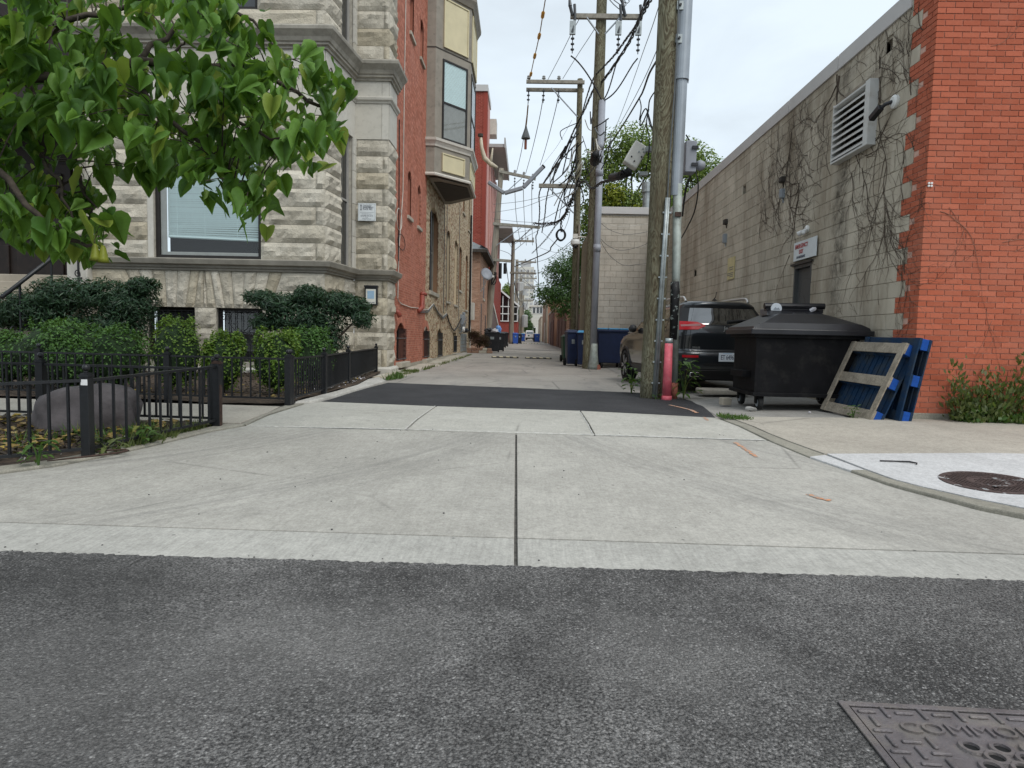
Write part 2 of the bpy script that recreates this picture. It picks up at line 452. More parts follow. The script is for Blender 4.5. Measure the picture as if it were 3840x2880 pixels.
brick('garage_brick', (0.20,0.11,0.075), (0.33,0.21,0.15), (0.16,0.10,0.07), 0.4, 0.2)
simple('red_mortar', (0.56,0.36,0.29), 0.95, vary=0.2, nscale=15)
simple('front_mortar', (0.47,0.235,0.17), 0.95, vary=0.15, nscale=15)
# rock-faced limestone
def stonemat(name, lo, hi, warm, rand=0.12, bumpy=0.6):
    t = NT(name)
    r = t.rand()
    col = t.ramp(t.noise(2.2, 6, 0.62), [(0.3, lo), (0.7, hi)])
    col = t.mix(t.ramp(r, [(0.55, 0.0), (1.0, 0.75)]), col, warm)
    col = t.mix(1.0, col, t.ramp(t.math('FRACT', t.math('MULTIPLY', r, 9.17)), [(0.0, 1-rand), (1.0, 1+rand)]), 'MULTIPLY')
    col = t.mix(t.ramp(t.noise(9, 6, 0.7), [(0.52, 0.0), (0.78, 0.5)]), col, tuple(c*0.6 for c in lo))
    if bumpy:
        h = t.math('ADD', t.noise(11, 6, 0.62, None, 0.8), t.math('MULTIPLY', t.noise(45, 4, 0.6), 0.35))
        t.bump(h, bumpy, 0.05)
    return t.fin(col, 0.9, 0, 0.2)
stonemat('rock_stone', (0.42,0.385,0.315), (0.58,0.54,0.455), (0.43,0.375,0.27), bumpy=0.65)
stonemat('smooth_stone', (0.47,0.45,0.40), (0.56,0.54,0.485), (0.46,0.43,0.36), 0.05, 0.08)
stonemat('cornice_stone', (0.20,0.187,0.16), (0.40,0.375,0.32), (0.25,0.23,0.19), 0.08, 0.12)
stonemat('sill_stone', (0.36,0.33,0.27), (0.48,0.45,0.38), (0.36,0.31,0.24), 0.1, 0.1)
simple('stone_joint', (0.38,0.355,0.30), 0.95, vary=0.2, nscale=12)
simple('step_stone', (0.34,0.30,0.24), 0.9, vary=0.2, nscale=3, bump=0.2, dark=(0.15,0.13,0.10), dscale=1.5)
# metals, plastics and paints
simple('black_iron', (0.010,0.011,0.013), 0.42, vary=0.3, nscale=25, spec=0.45, bump=0.15, bscale=90)
simple('rusty_iron', (0.05,0.028,0.02), 0.75, vary=0.5, nscale=25)
simple('chipped_white', (0.7,0.7,0.7), 0.7)
simple('black_plastic', (0.012,0.012,0.015), 0.36, vary=0.4, nscale=4, spec=0.5, bump=0.06, bscale=200)
simple('dumpster_steel', (0.006,0.006,0.007), 0.62, vary=0.4, nscale=3, spec=0.14, bump=0.12, bscale=30, dark=(0.02,0.019,0.018), dscale=5)
simple('navy_plastic', (0.012,0.022,0.065), 0.42, vary=0.15, spec=0.4)
simple('blue_plastic', (0.03,0.10,0.42), 0.45, vary=0.15)
simple('sky_plastic', (0.05,0.28,0.52), 0.4, vary=0.15)
simple('green_plastic', (0.010,0.055,0.028), 0.45, vary=0.15)
simple('rubber', (0.012,0.012,0.012), 0.85, vary=0.3, nscale=30)
simple('grey_metal', (0.30,0.33,0.36), 0.42, 0.35, vary=0.12, nscale=3, spec=0.5)
simple('galvanised', (0.33,0.36,0.36), 0.45, 0.5, vary=0.25, nscale=8)
simple('weathered_pipe', (0.30,0.335,0.31), 0.62, 0.25, vary=0.25, nscale=5, dark=(0.16,0.15,0.12), dscale=4)
simple('pvc_grey', (0.27,0.285,0.32), 0.5, vary=0.1, nscale=3)
simple('white_metal', (0.56,0.56,0.54), 0.5, vary=0.08, nscale=5, dark=(0.42,0.40,0.36), dscale=5)
simple('white_plastic', (0.62,0.60,0.55), 0.5, vary=0.08)
simple('coping_metal', (0.50,0.485,0.47), 0.5, vary=0.06, nscale=1.5)
simple('lamp_white', (0.70,0.70,0.68), 0.45, vary=0.05)
simple('sign_white', (0.66,0.70,0.71), 0.5, vary=0.05)
simple('sign_yellow', (0.52,0.45,0.24), 0.6, vary=0.1)
simple('sign_ink', (0.10,0.11,0.14), 0.6)
simple('sign_red', (0.42,0.09,0.09), 0.6, vary=0.25, nscale=40)
simple('paper_white', (0.62,0.62,0.56), 0.7)
simple('paper_blue', (0.30,0.45,0.60), 0.7, vary=0.1)
simple('red_paint', (0.26,0.06,0.042), 0.5, vary=0.2)
simple('pink_paint', (0.55,0.10,0.13), 0.55, vary=0.25, nscale=7, dark=(0.50,0.28,0.28), dscale=9, dlo=0.55, dhi=0.8)
simple('rust_red', (0.26,0.09,0.06), 0.8, vary=0.35, nscale=20)
simple('orange_paint', (0.62,0.24,0.09), 0.9, vary=0.2, nscale=40, dark=(0.31,0.29,0.26), dscale=35, dlo=0.42, dhi=0.55)
simple('brown_frame', (0.016,0.013,0.011), 0.5, vary=0.2)
simple('grey_frame', (0.30,0.29,0.27), 0.5, vary=0.1)
simple('taupe_paint', (0.26,0.235,0.195), 0.75, vary=0.12, nscale=3, dark=(0.15,0.135,0.11), dscale=5, dlo=0.55, dhi=0.8, bump=0.15)
simple('cream_paint', (0.58,0.52,0.34), 0.7, vary=0.06, nscale=3)
simple('pale_trim', (0.56,0.53,0.47), 0.7, vary=0.1, nscale=8)
simple('white_trim', (0.58,0.57,0.53), 0.6, vary=0.08)
simple('door_grey', (0.075,0.078,0.077), 0.5, vary=0.1, nscale=2)
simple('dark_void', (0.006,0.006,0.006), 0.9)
simple('dark_wood', (0.018,0.011,0.008), 0.6, vary=0.4, nscale=6)
simple('slate', (0.13,0.14,0.145), 0.8, vary=0.2, nscale=6, rand=0.2)
simple('eave_wood', (0.05,0.042,0.035), 0.8, vary=0.2)
simple('red_cladding', (0.27,0.055,0.04), 0.7, vary=0.12)
simple('brown_cladding', (0.15,0.10,0.085), 0.7, vary=0.12)
simple('pink_cladding', (0.52,0.27,0.23), 0.7, vary=0.1)
simple('eave_grey', (0.38,0.38,0.37), 0.7, vary=0.08)
simple('siding_white', (0.60,0.59,0.53), 0.7, vary=0.06)
simple('haze_tower', (0.42,0.42,0.42), 0.9, vary=0.1)
simple('tower_light', (0.60,0.58,0.52), 0.9, vary=0.08)
simple('cable_black', (0.008,0.008,0.009), 0.6)
simple('cable_grey', (0.10,0.11,0.115), 0.6)
simple('cable_white', (0.50,0.48,0.43), 0.6)
simple('line_guard', (0.32,0.19,0.08), 0.55, vary=0.2)
simple('guard_yellow', (0.62,0.30,0.03), 0.5)
simple('porcelain', (0.34,0.34,0.33), 0.3)
simple('insulator_dark', (0.05,0.055,0.06), 0.35)
simple('chrome', (0.6,0.6,0.6), 0.15, 1.0, vary=0.03)
simple('soil', (0.055,0.038,0.026), 0.95, vary=0.5, nscale=22, bump=0.9, bscale=45, dark=(0.13,0.09,0.055), dscale=14)
simple('boulder', (0.085,0.075,0.077), 0.85, vary=0.35, nscale=7, bump=0.6, bscale=25, dark=(0.12,0.10,0.10), dscale=3)
simple('bark', (0.055,0.044,0.034), 0.95, vary=0.4, nscale=18, bump=0.8, bscale=30)
simple('vine', (0.075,0.055,0.040), 0.9, vary=0.3)
simple('vine_pale', (0.26,0.13,0.09), 0.9, vary=0.3)
simple('pebble', (0.36,0.35,0.33), 0.9, vary=0.3, rand=0.3)
simple('bag_blue', (0.16,0.34,0.70), 0.35, vary=0.2)
simple('bag_white', (0.55,0.53,0.55), 0.4, vary=0.2)
simple('rim_alloy', (0.30,0.30,0.31), 0.35, 0.6, vary=0.1)
simple('plate_white', (0.62,0.66,0.70), 0.5, vary=0.05)
simple('badge', (0.50,0.50,0.50), 0.3, 0.8, vary=0.05)
simple('ivory_cloth', (0.52,0.46,0.36), 0.8, vary=0.15)
simple('orange_mesh', (0.65,0.14,0.08), 0.8)
simple('cover_iron', (0.15,0.135,0.138), 0.5, 0.35, vary=0.25, nscale=9, bump=0.4, bscale=130, dark=(0.24,0.215,0.185), dscale=7, dlo=0.5, dhi=0.75)
simple('manhole_iron', (0.075,0.052,0.047), 0.75, 0.1, vary=0.3, nscale=12, bump=0.4, bscale=90, dark=(0.40,0.40,0.40), dscale=9, dlo=0.60, dhi=0.64)
# timber
t = NT('pole_wood')
p3 = t.scale(t.pos, (1.0, 1.0, 0.16))
wv = t.n.new('ShaderNodeTexWave'); wv.wave_type = 'BANDS'; wv.bands_direction = 'X'
wv.inputs['Scale'].default_value = 4.2; wv.inputs['Distortion'].default_value = 9.0; wv.inputs['Detail'].default_value = 3.0
wv.inputs['Detail Scale'].default_value = 1.6
t.l.new(p3, wv.inputs['Vector'])
cn = t.noise(3.2, 4, 0.55, t.scale(t.pos, (1.0, 1.0, 0.2)), 2.5)
cont = t.math('ABSOLUTE', t.math('SUBTRACT', t.math('MULTIPLY', t.math('FRACT', t.math('MULTIPLY', cn, 11.0)), 2.0), 1.0))
col = t.ramp(cont, [(0.0, (0.065,0.050,0.032)), (0.25, (0.14,0.125,0.08)), (0.6, (0.185,0.175,0.115)), (1.0, (0.255,0.25,0.175))])
col = t.mix(t.ramp(t.noise(1.2, 5, 0.6, t.scale(t.pos, (1, 1, 0.5))), [(0.4, 0.0), (0.7, 0.55)]), col, (0.085,0.062,0.038))
col = t.mix(t.ramp(t.noise(30, 4, 0.7, p3), [(0.5, 0.0), (0.7, 0.6)]), col, (0.045,0.035,0.022))
t.bump(cont, 0.5, 0.012); t.fin(col, 0.9, 0, 0.2)
t = NT('pole_grey')
p3 = t.scale(t.pos, (1.0, 1.0, 0.06))
col = t.ramp(t.noise(14, 5, 0.65, p3), [(0.3, (0.15,0.125,0.095)), (0.7, (0.34,0.305,0.25))])
t.bump(t.noise(25, 4, 0.6, p3), 0.4, 0.01); t.fin(col, 0.9, 0, 0.2)
simple('arm_wood', (0.26,0.24,0.20), 0.9, vary=0.3, nscale=9)
def plank(name, lo, hi, dark, amt):
    t = NT(name)
    p3 = t.scale(t.pos, (1, 1, 1))
    col = t.ramp(t.noise(28, 5, 0.65, None, 1.5), [(0.3, lo), (0.7, hi)])
    col = t.mix(t.ramp(t.noise(5, 5, 0.65), [(0.42, 0.0), (0.7, amt)]), col, dark)
    t.bump(t.noise(60, 4, 0.6), 0.4, 0.006); t.fin(col, 0.85, 0, 0.2)
plank('pallet_grey', (0.20,0.17,0.13), (0.40,0.35,0.28), (0.10,0.08,0.06), 0.6)
plank('pallet_blue', (0.006,0.022,0.055), (0.011,0.040,0.095), (0.045,0.05,0.045), 0.75)
plank('pallet_bright', (0.008,0.055,0.26), (0.014,0.085,0.36), (0.01,0.03,0.12), 0.6)
# glass
def glass(name, tint, rough=0.04):
    t = NT(name)
    t.fin(tint, rough, 0.0, 0.9); t.b.inputs['Coat Weight'].default_value = 0.3
    return t.m
glass('dark_glass', (0.010,0.012,0.013))
glass('car_glass', (0.006,0.007,0.008), 0.02); MAT['car_glass'].node_tree.nodes['Principled BSDF'].inputs['IOR'].default_value = 2.0
def clear_glass(name):
    t = NT(name)
    gl = t.n.new('ShaderNodeBsdfGlossy'); gl.inputs['Roughness'].default_value = 0.03
    tr = t.n.new('ShaderNodeBsdfTransparent'); tr.inputs['Color'].default_value = (0.93, 0.97, 0.97, 1)
    lw = t.n.new('ShaderNodeLayerWeight'); lw.inputs['Blend'].default_value = 0.5
    fr = t.n.new('ShaderNodeMath'); fr.operation = 'MULTIPLY_ADD'; t.l.new(t.math('POWER', lw.outputs['Facing'], 4.0), fr.inputs[0]); fr.inputs[1].default_value = 0.6; fr.inputs[2].default_value = 0.07
    mx = t.n.new('ShaderNodeMixShader')
    t.l.new(fr.outputs[0], mx.inputs[0]); t.l.new(tr.outputs[0], mx.inputs[1]); t.l.new(gl.outputs[0], mx.inputs[2])
    t.l.new(mx.outputs[0], t.n['Material Output'].inputs['Surface'])
clear_glass('window_glass')
simple('blind', (0.62,0.74,0.74), 0.6, vary=0.03)
# car paint
t = NT('car_paint')
t.fin((0.030,0.034,0.039), 0.28, 0.55, 0.5); t.b.inputs['Coat Weight'].default_value = 1.0; t.b.inputs['Coat Roughness'].default_value = 0.04
t = NT('van_paint'); t.fin((0.72,0.73,0.73), 0.3, 0, 0.5)
t = NT('lens_red'); t.fin((0.42,0.006,0.012), 0.35, 0, 0.3)
t = NT('lens_clear'); t.fin((0.36,0.17,0.17), 0.5, 0.0, 0.2)
simple('car_trim', (0.010,0.010,0.011), 0.5, vary=0.1)
# leaves
def leaf(name, lo, hi, yel=None, trans=0.35, gloss=0.45):
    t = NT(name)
    r = t.rand()
    col = t.mix(r, lo, hi)
    col = t.mix(t.ramp(t.noise(40, 3, 0.6), [(0.35, 0.0), (0.75, 0.35)]), col, tuple(c*0.55 for c in lo))
    if yel: col = t.mix(t.ramp(t.math('FRACT', t.math('MULTIPLY', r, 17.3)), [(0.9, 0.0), (0.97, 0.8)]), col, yel)
    t.fin(col, gloss, 0, 0.35)
    tl = t.n.new('ShaderNodeBsdfTranslucent'); t.put(tl.inputs['Color'], t.mix(0.5, col, (0.22,0.38,0.02)))
    mx = t.n.new('ShaderNodeMixShader'); mx.inputs[0].default_value = trans
    t.l.new(t.b.outputs[0], mx.inputs[1]); t.l.new(tl.outputs[0], mx.inputs[2])
    t.l.new(mx.outputs[0], t.n['Material Output'].inputs['Surface'])
leaf('catalpa_leaf', (0.042,0.115,0.018), (0.165,0.325,0.052), (0.30,0.36,0.06), 0.42, 0.55)
leaf('yew_leaf', (0.014,0.036,0.020), (0.034,0.078,0.034), None, 0.1)
leaf('box_leaf', (0.06,0.125,0.015), (0.15,0.25,0.03), (0.26,0.32,0.05), 0.25, 0.5)
leaf('box_dark', (0.04,0.10,0.02), (0.085,0.19,0.035), None, 0.2, 0.5)
leaf('tree_leaf', (0.11,0.18,0.035), (0.24,0.31,0.075), (0.26,0.27,0.05), 0.3)
leaf('tree_yellow', (0.22,0.26,0.03), (0.34,0.36,0.045), None, 0.3)
leaf('tree_dark', (0.03,0.08,0.022), (0.08,0.155,0.04), None, 0.25)
leaf('maple_leaf', (0.045,0.018,0.016), (0.09,0.035,0.028), None, 0.2)
leaf('weed_leaf', (0.045,0.10,0.02), (0.095,0.17,0.04), (0.2,0.2,0.05), 0.25)
leaf('weed_olive', (0.07,0.10,0.03), (0.14,0.16,0.055), None, 0.25)
leaf('dead_leaf', (0.15,0.09,0.03), (0.34,0.24,0.06), (0.40,0.28,0.03), 0.1)
simple('tar_paint', (0.012,0.012,0.013), 0.6, vary=0.3, nscale=8, dark=(0.32,0.36,0.34), dscale=14, dlo=0.58, dhi=0.62)
simple('chrome_soft', (0.55,0.54,0.52), 0.35, 0.7, vary=0.05)
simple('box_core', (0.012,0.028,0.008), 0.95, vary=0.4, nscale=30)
# ---------------------------------------------------------------- ground, street, apron, pavements
YB = (-60.0, 3.0, 7.3, 18.0)
def slab(name, poly, mat, parent=None, dz=0.0, depth=0.06, zfn=None, bevel=0.0, cuts=(), flat=False):
    """a paving slab: outline poly (x, y) laid on the height function, with real thickness"""
    zfn = zfn or (lambda x, y: ground_z(y))
    bm = bmesh.new()
    bm.faces.new([bm.verts.new((x, y, 0)) for x, y in poly])
    for yb in YB + tuple(cuts):
        bmesh.ops.bisect_plane(bm, geom=bm.verts[:] + bm.edges[:] + bm.faces[:], plane_co=(0, yb, 0), plane_no=(0, 1, 0))
    if zfn is walk:
        for xb in (2.55, 3.0, 3.5, 4.15):
            bmesh.ops.bisect_plane(bm, geom=bm.verts[:] + bm.edges[:] + bm.faces[:], plane_co=(xb, 0, 0), plane_no=(1, 0, 0))
    for v in bm.verts: v.co.z = zfn(v.co.x, v.co.y) + dz
    if depth:
        r = bmesh.ops.extrude_face_region(bm, geom=bm.faces[:])
        for e in r['geom']:
            if isinstance(e, bmesh.types.BMVert): e.co.z -= depth
    bmesh.ops.recalc_face_normals(bm, faces=bm.faces)
    me = bpy.data.meshes.new(name); bm.to_mesh(me); bm.free()
    me.materials.append(MAT[mat])
    o = bpy.data.objects.new(name, me); C.objects.link(o)
    if parent is not None: attach(o, parent)
    if bevel:
        md = o.modifiers.new('bevel', 'BEVEL'); md.width = bevel; md.segments = 2
        md.limit_method = 'ANGLE'; md.angle_limit = R(50)
    return o
walk = walk_z
def ragged(a, b, n, amp, seed):
    """points from a to b with a slightly uneven edge"""
    q = random.Random(seed); out = []
    for i in range(n + 1):
        t = i / n
        k = amp if 0 < i < n else 0
        out.append((a[0] + (b[0]-a[0])*t, a[1] + (b[1]-a[1])*t + q.uniform(-k, k)))
    return out

gm = MB()
ys = [-300, 3.0, 7.3, 18.0, 150, 900]
for i in range(len(ys)-1):
    za = ground_z(ys[i]) - 0.05; zb = ground_z(min(ys[i+1], 400)) - 0.05
    gm.quad((-600, ys[i], za), (600, ys[i], za), (600, ys[i+1], zb), (-600, ys[i+1], zb))
struct(gm.build('ground', 'joint_dirt'))

edge = ragged((-40.0, 2.86), (-6.0, 3.02), 60, 0.012, 2)[:-1] + ragged((-6.0, 3.02), (6.0, 3.065), 700, 0.011, 3) + ragged((6.0, 3.065), (40.0, 3.15), 60, 0.012, 4)[1:]
struct(slab('street', [(-40, -14), (40, -14)] + edge[::-1], 'asphalt', dz=0.0135, depth=0.05))

apron = bpy.data.objects.new('alley_apron', None); C.objects.link(apron); struct(apron); BASE[apron.name] = Matrix.Identity(4)
# dirt lying in the joints between the slabs
slab('joint_bed', [(-9, 2.9), (9, 2.9), (9, 3.6), (3.1, 4.0), (2.7, 5.0), (2.45, 8.2), (-3.0, 9.0), (-3.4, 5.2), (-4.6, 3.6), (-9, 3.5)], 'joint_dirt', apron, dz=-0.012, depth=0)
J = 0.009
def xl(y): return -0.03 - 0.018 * (y - 3.0)       # the long joint
gut_l = ragged((-8.0, 3.015), (xl(3.0) - J, 3.035), 120, 0.006, 5)
gut_r = ragged((xl(3.0) + J, 3.035), (8.0, 3.06), 120, 0.006, 6)
slab('gutter_slab', gut_l + [(xl(3.45) - J, 3.45 - J), (-8.0, 3.49 - J)], 'gutter_concrete', apron, dz=0.008, bevel=0.004)
slab('gutter_slab', gut_r + [(8.0, 3.38 - J), (xl(3.45) + J, 3.45 - J)], 'gutter_concrete', apron, dz=0.008, bevel=0.004)
left_edge = [(-2.87, 6.57), (-3.05, 6.17), (-3.17, 5.62), (-3.31, 5.1), (-3.46, 4.72), (-3.68, 4.45), (-4.3, 4.0), (-5.4, 3.62), (-8.0, 3.49 + J)]
slab('apron_slab', [(xl(3.45) - J, 3.45 + J)] + [(xl(6.56) - J, 6.56 - J)] + left_edge, 'apron_concrete', apron, dz=0.008, bevel=0.005)
right_edge = [(3.10, 4.05), (2.94, 4.23), (2.86, 4.41), (2.73, 4.68), (2.68, 4.81), (2.60, 5.22), (2.49, 5.72), (2.42, 6.41), (2.415, 6.50 - J)]
slab('apron_slab', [(xl(3.45) + J, 3.45 + J), (8.0, 3.38 + J), (5.2, 3.42), (4.2, 3.55), (3.5, 3.8)] + right_edge + [(xl(6.56) + J, 6.555 - J)], 'apron_concrete', apron, dz=0.008, bevel=0.005)
slab('threshold_slab', [(-1.22 - J, 6.6 + J), (-1.20 - J, 8.66), (-2.85, 8.88), (-2.92, 8.5), (-2.90, 7.2), (-2.87, 6.58 + J)], 'threshold_concrete', apron, dz=0.009, bevel=0.005)
slab('threshold_slab', [(-1.22 + J, 6.6 + J), (xl(6.56), 6.57 + J), (0.70 - J, 6.56 + J), (0.71 - J, 8.53), (-1.20 + J, 8.66)], 'threshold_concrete', apron, dz=0.009, bevel=0.005)
slab('threshold_slab', [(0.70 + J, 6.56 + J), (2.41, 6.51 + J), (2.37, 7.86), (2.36, 8.12), (1.6, 8.33), (0.71 + J, 8.53)], 'threshold_concrete', apron, dz=0.009, bevel=0.005)
mj = MB()      # pale sealant squeezed up along one side of each joint
for pts in (((-1.235, 6.62), (-1.215, 8.66)), ((0.685, 6.58), (0.695, 8.53)), ((-2.8, 6.565), (-1.2, 6.615)), ((-1.2, 6.615), (0.7, 6.575)), ((0.7, 6.575), (2.38, 6.515))):
    (xa, ya), (xb, yb) = pts; q = random.Random(int(abs(xa)*100)); n = 40; L = []
    for i in range(n+1):
        t = i/n; x = xa+(xb-xa)*t; y = ya+(yb-ya)*t
        L.append((x + q.uniform(-.004,.004), y + q.uniform(-.004,.004), ground_z(y) + 0.008 + q.uniform(0, .003)))
    mj.tube(L, [0.006 + q.uniform(-.003,.003) for _ in L], 5)
mj.build('joint_seal', 'joint_light', apron)

# the dark patch of new asphalt across the alley mouth
pf = ragged((-2.86, 8.87), (0.71, 8.53), 60, 0.012, 11) + ragged((0.71, 8.53), (2.36, 8.13), 40, 0.02, 12)[1:]
pr = [(2.44, 8.6), (2.52, 9.1), (2.6, 9.7), (2.62, 10.4), (2.35, 11.2)]
pb = ragged((2.05, 11.75), (-2.72, 12.75), 50, 0.02, 13)
struct(slab('asphalt_patch', pf + pr + pb + [(-2.80, 11.0), (-2.86, 9.6)], 'fresh_asphalt', dz=0.006, depth=0.03))
# the old alley surface and the parking lot beside it
struct(slab('alley_pavement', [(-3.6, 8.2), (2.5, 8.0), (2.9, 9.0), (2.9, 21), (2.9, 60), (2.9, 240), (-3.6, 240), (-3.6, 18)], 'alley_paving', dz=-0.004, depth=0.04))
struct(slab('parking_lot', [(2.42, 8.16), (4.69, 8.02), (4.69, 23.0), (2.7, 23.0), (2.3, 13.0), (2.62, 10.4), (2.5, 9.0)], 'lot_concrete', dz=0.002, depth=0.0, zfn=lambda x, y: ground_z(y) + 0.05*max(0, min(1, (x-2.45)/1.6))))

# right-hand pavement with its low kerb
pave = bpy.data.objects.new('right_pavement', None); C.objects.link(pave); struct(pave); BASE[pave.name] = Matrix.Identity(4)
ki = [(2.50, 7.81), (2.54, 6.86), (2.58, 6.41), (2.66, 5.80), (2.72, 5.22), (2.76, 4.93), (2.84, 4.72), (2.98, 4.45), (3.18, 4.16), (3.6, 3.93), (4.3, 3.7), (5.3, 3.58), (8.0, 3.56)]
ko = [(2.37, 7.86), (2.42, 6.50), (2.42, 6.41), (2.49, 5.72), (2.60, 5.22), (2.68, 4.81), (2.73, 4.68), (2.86, 4.41), (2.94, 4.23), (3.10, 4.05), (3.5, 3.8), (4.2, 3.55), (5.2, 3.42), (8.0, 3.40)]
slab('walk_bed', [(2.37, 8.1), (9, 8.1), (9, 3.45), (5.2, 3.45), (4.2, 3.6), (3.5, 3.85), (3.05, 4.15), (2.75, 4.8), (2.45, 6.5)], 'joint_dirt', pave, dz=-0.008, depth=0, zfn=walk)
slab('kerb', ki[:4] + ko[3::-1], 'kerb_stone', pave, dz=0.012, depth=0.10, zfn=walk, bevel=0.008)
slab('kerb', ki[3:5] + ko[4:2:-1], 'new_walk', pave, dz=0.014, depth=0.10, zfn=walk, bevel=0.008)
slab('kerb', ki[4:] + ko[:3:-1], 'kerb_stone', pave, dz=0.018, depth=0.14, zfn=walk, bevel=0.012)
def kin(a, b, off): return [(x + off, y) for x, y in ki if a <= y <= b]
slab('walk_slab', [(2.53, 7.8), (2.56, 6.86), (2.60, 6.41), (2.68, 5.86), (9.0, 5.84), (9.0, 7.98), (4.5, 8.0), (3.6, 8.04), (2.52, 8.2)], 'old_walk', pave, dz=0.012, zfn=walk, bevel=0.004)
def disc_cut(cx, cy, r, n=24): return [(cx + r*math.cos(2*PI*i/n), cy + r*math.sin(2*PI*i/n)) for i in range(n)]
slab('walk_slab', [(2.69, 5.83), (2.745, 5.22), (2.785, 4.93), (2.865, 4.72), (3.0, 4.47), (3.20, 4.19), (3.62, 3.96), (4.31, 3.74), (5.3, 3.62), (5.6, 3.62), (5.6, 5.83)], 'new_walk', pave, dz=0.016, zfn=walk, bevel=0.004)
slab('walk_slab', [(5.62, 5.83), (5.62, 3.62), (9, 3.60), (9, 5.83)], 'old_walk', pave, dz=0.014, zfn=walk, bevel=0.004)
slab('foundation_strip', [(4.6, 8.03), (9.0, 8.03), (9.0, 7.985), (4.6, 7.985)], 'kerb_stone', pave, dz=0.085, depth=0.2, zfn=walk, bevel=0.01)

# left-hand pavement, planting beds and kerbs
lp = bpy.data.objects.new('left_pavement', None); C.objects.link(lp); struct(lp); BASE[lp.name] = Matrix.Identity(4)
lz = lambda x, y: ground_z(y) + 0.03
slab('walk_slab', [(-2.94, 6.62), (-2.96, 7.4), (-3.06, 8.0), (-3.4, 8.02), (-9.5, 8.25), (-9.5, 6.85), (-3.15, 6.62)], 'old_walk', lp, dz=0.0, zfn=lz, bevel=0.004)
slab('walk_slab', [(-9.52, 6.85), (-9.52, 8.25), (-16, 8.4), (-16, 7.0)], 'old_walk', lp, dz=0.0, zfn=lz, bevel=0.004)
slab('kerb', [(-2.875, 6.585), (-3.06, 6.19), (-3.18, 5.63), (-3.32, 5.12), (-3.47, 4.74), (-3.69, 4.47), (-4.3, 4.03), (-5.4, 3.65), (-8.0, 3.52), (-8.0, 3.70), (-5.45, 3.84), (-4.42, 4.2), (-3.85, 4.60), (-3.62, 4.84), (-3.48, 5.18), (-3.36, 5.66), (-3.24, 6.2), (-3.06, 6.6)], 'kerb_stone', lp, dz=-0.004, zfn=lz, depth=0.1, bevel=0.012)
slab('kerb', [(-2.93, 6.62), (-2.87, 6.6), (-2.92, 7.3), (-2.94, 8.55), (-3.08, 8.3), (-2.97, 7.4)], 'kerb_stone', lp, dz=-0.008, zfn=lz, depth=0.08, bevel=0.006)
ed = ragged((-2.88, 8.75), (-2.88, 8.75), 1, 0, 1)
slab('kerb', [(-2.86, 8.62), (-2.80, 9.2), (-2.80, 10.6), (-2.78, 11.6), (-2.80, 12.9), (-2.98, 13.4), (-3.16, 13.9), (-3.22, 13.1), (-3.04, 11.6), (-3.02, 10.2), (-3.06, 8.5)], 'white_kerb', lp, dz=0.015, zfn=lz, depth=0.12, bevel=0.03)
# broken flags along the foot of the building's flank
q = random.Random(31); y = 14.2
while y < 30:
    L = q.uniform(0.5, 1.0); k = (y - 14.2) / 16
    x0 = -3.42; x1 = -2.86 + 0.08*k + q.uniform(-.06, .06)
    slab('flagstone', [(x0, y), (x1, y + q.uniform(-.05, .05)), (x1 + q.uniform(-.05,.05), y + L - 0.04), (x0, y + L - 0.04 + q.uniform(-.04,.04))], 'sill_stone', lp, dz=0.0 + q.uniform(-.004, .014), depth=0.08, bevel=0.01, zfn=lambda x, y_: ground_z(y_) + 0.035*max(0, (-x-2.9)))
    y += L
lawn = bpy.data.objects.new('planting_beds', None); C.objects.link(lawn); struct(lawn); BASE[lawn.name] = Matrix.Identity(4)
def bed(poly, dz, seed, bump=0.03):
    xs = [p[0] for p in poly]; ys_ = [p[1] for p in poly]
    bm = bmesh.new(); bm.faces.new([bm.verts.new((x, y_, 0)) for x, y_ in poly])
    for k in range(1, 40):
        x = min(xs) + (max(xs)-min(xs))*k/40
        bmesh.ops.bisect_plane(bm, geom=bm.verts[:]+bm.edges[:]+bm.faces[:], plane_co=(x,0,0), plane_no=(1,0,0))
        y_ = min(ys_) + (max(ys_)-min(ys_))*k/40
        bmesh.ops.bisect_plane(bm, geom=bm.verts[:]+bm.edges[:]+bm.faces[:], plane_co=(0,y_,0), plane_no=(0,1,0))
    for v in bm.verts: v.co.z = ground_z(v.co.y) + dz + bump*mnoise.noise(Vector((v.co.x*2.1+seed, v.co.y*2.1, 0)))
    me = bpy.data.meshes.new('soil_bed'); bm.to_mesh(me); bm.free(); me.materials.append(MAT['soil'])
    o = bpy.data.objects.new('soil_bed', me); C.objects.link(o); attach(o, lawn)
    for p in me.polygons: p.use_smooth = True
bed([(-9.5, 3.82), (-5.45, 3.84), (-4.42, 4.2), (-3.85, 4.60), (-3.62, 4.84), (-3.48, 5.18), (-3.36, 5.66), (-3.24, 6.2), (-3.12, 6.60), (-9.5, 6.84)], 0.025, 1.0)
bed([(-3.08, 8.28), (-3.04, 10.2), (-3.06, 11.6), (-3.24, 13.1), (-3.4, 14.6), (-3.6, 16.1), (-16, 16.1), (-16, 8.42)], 0.04, 5.0)
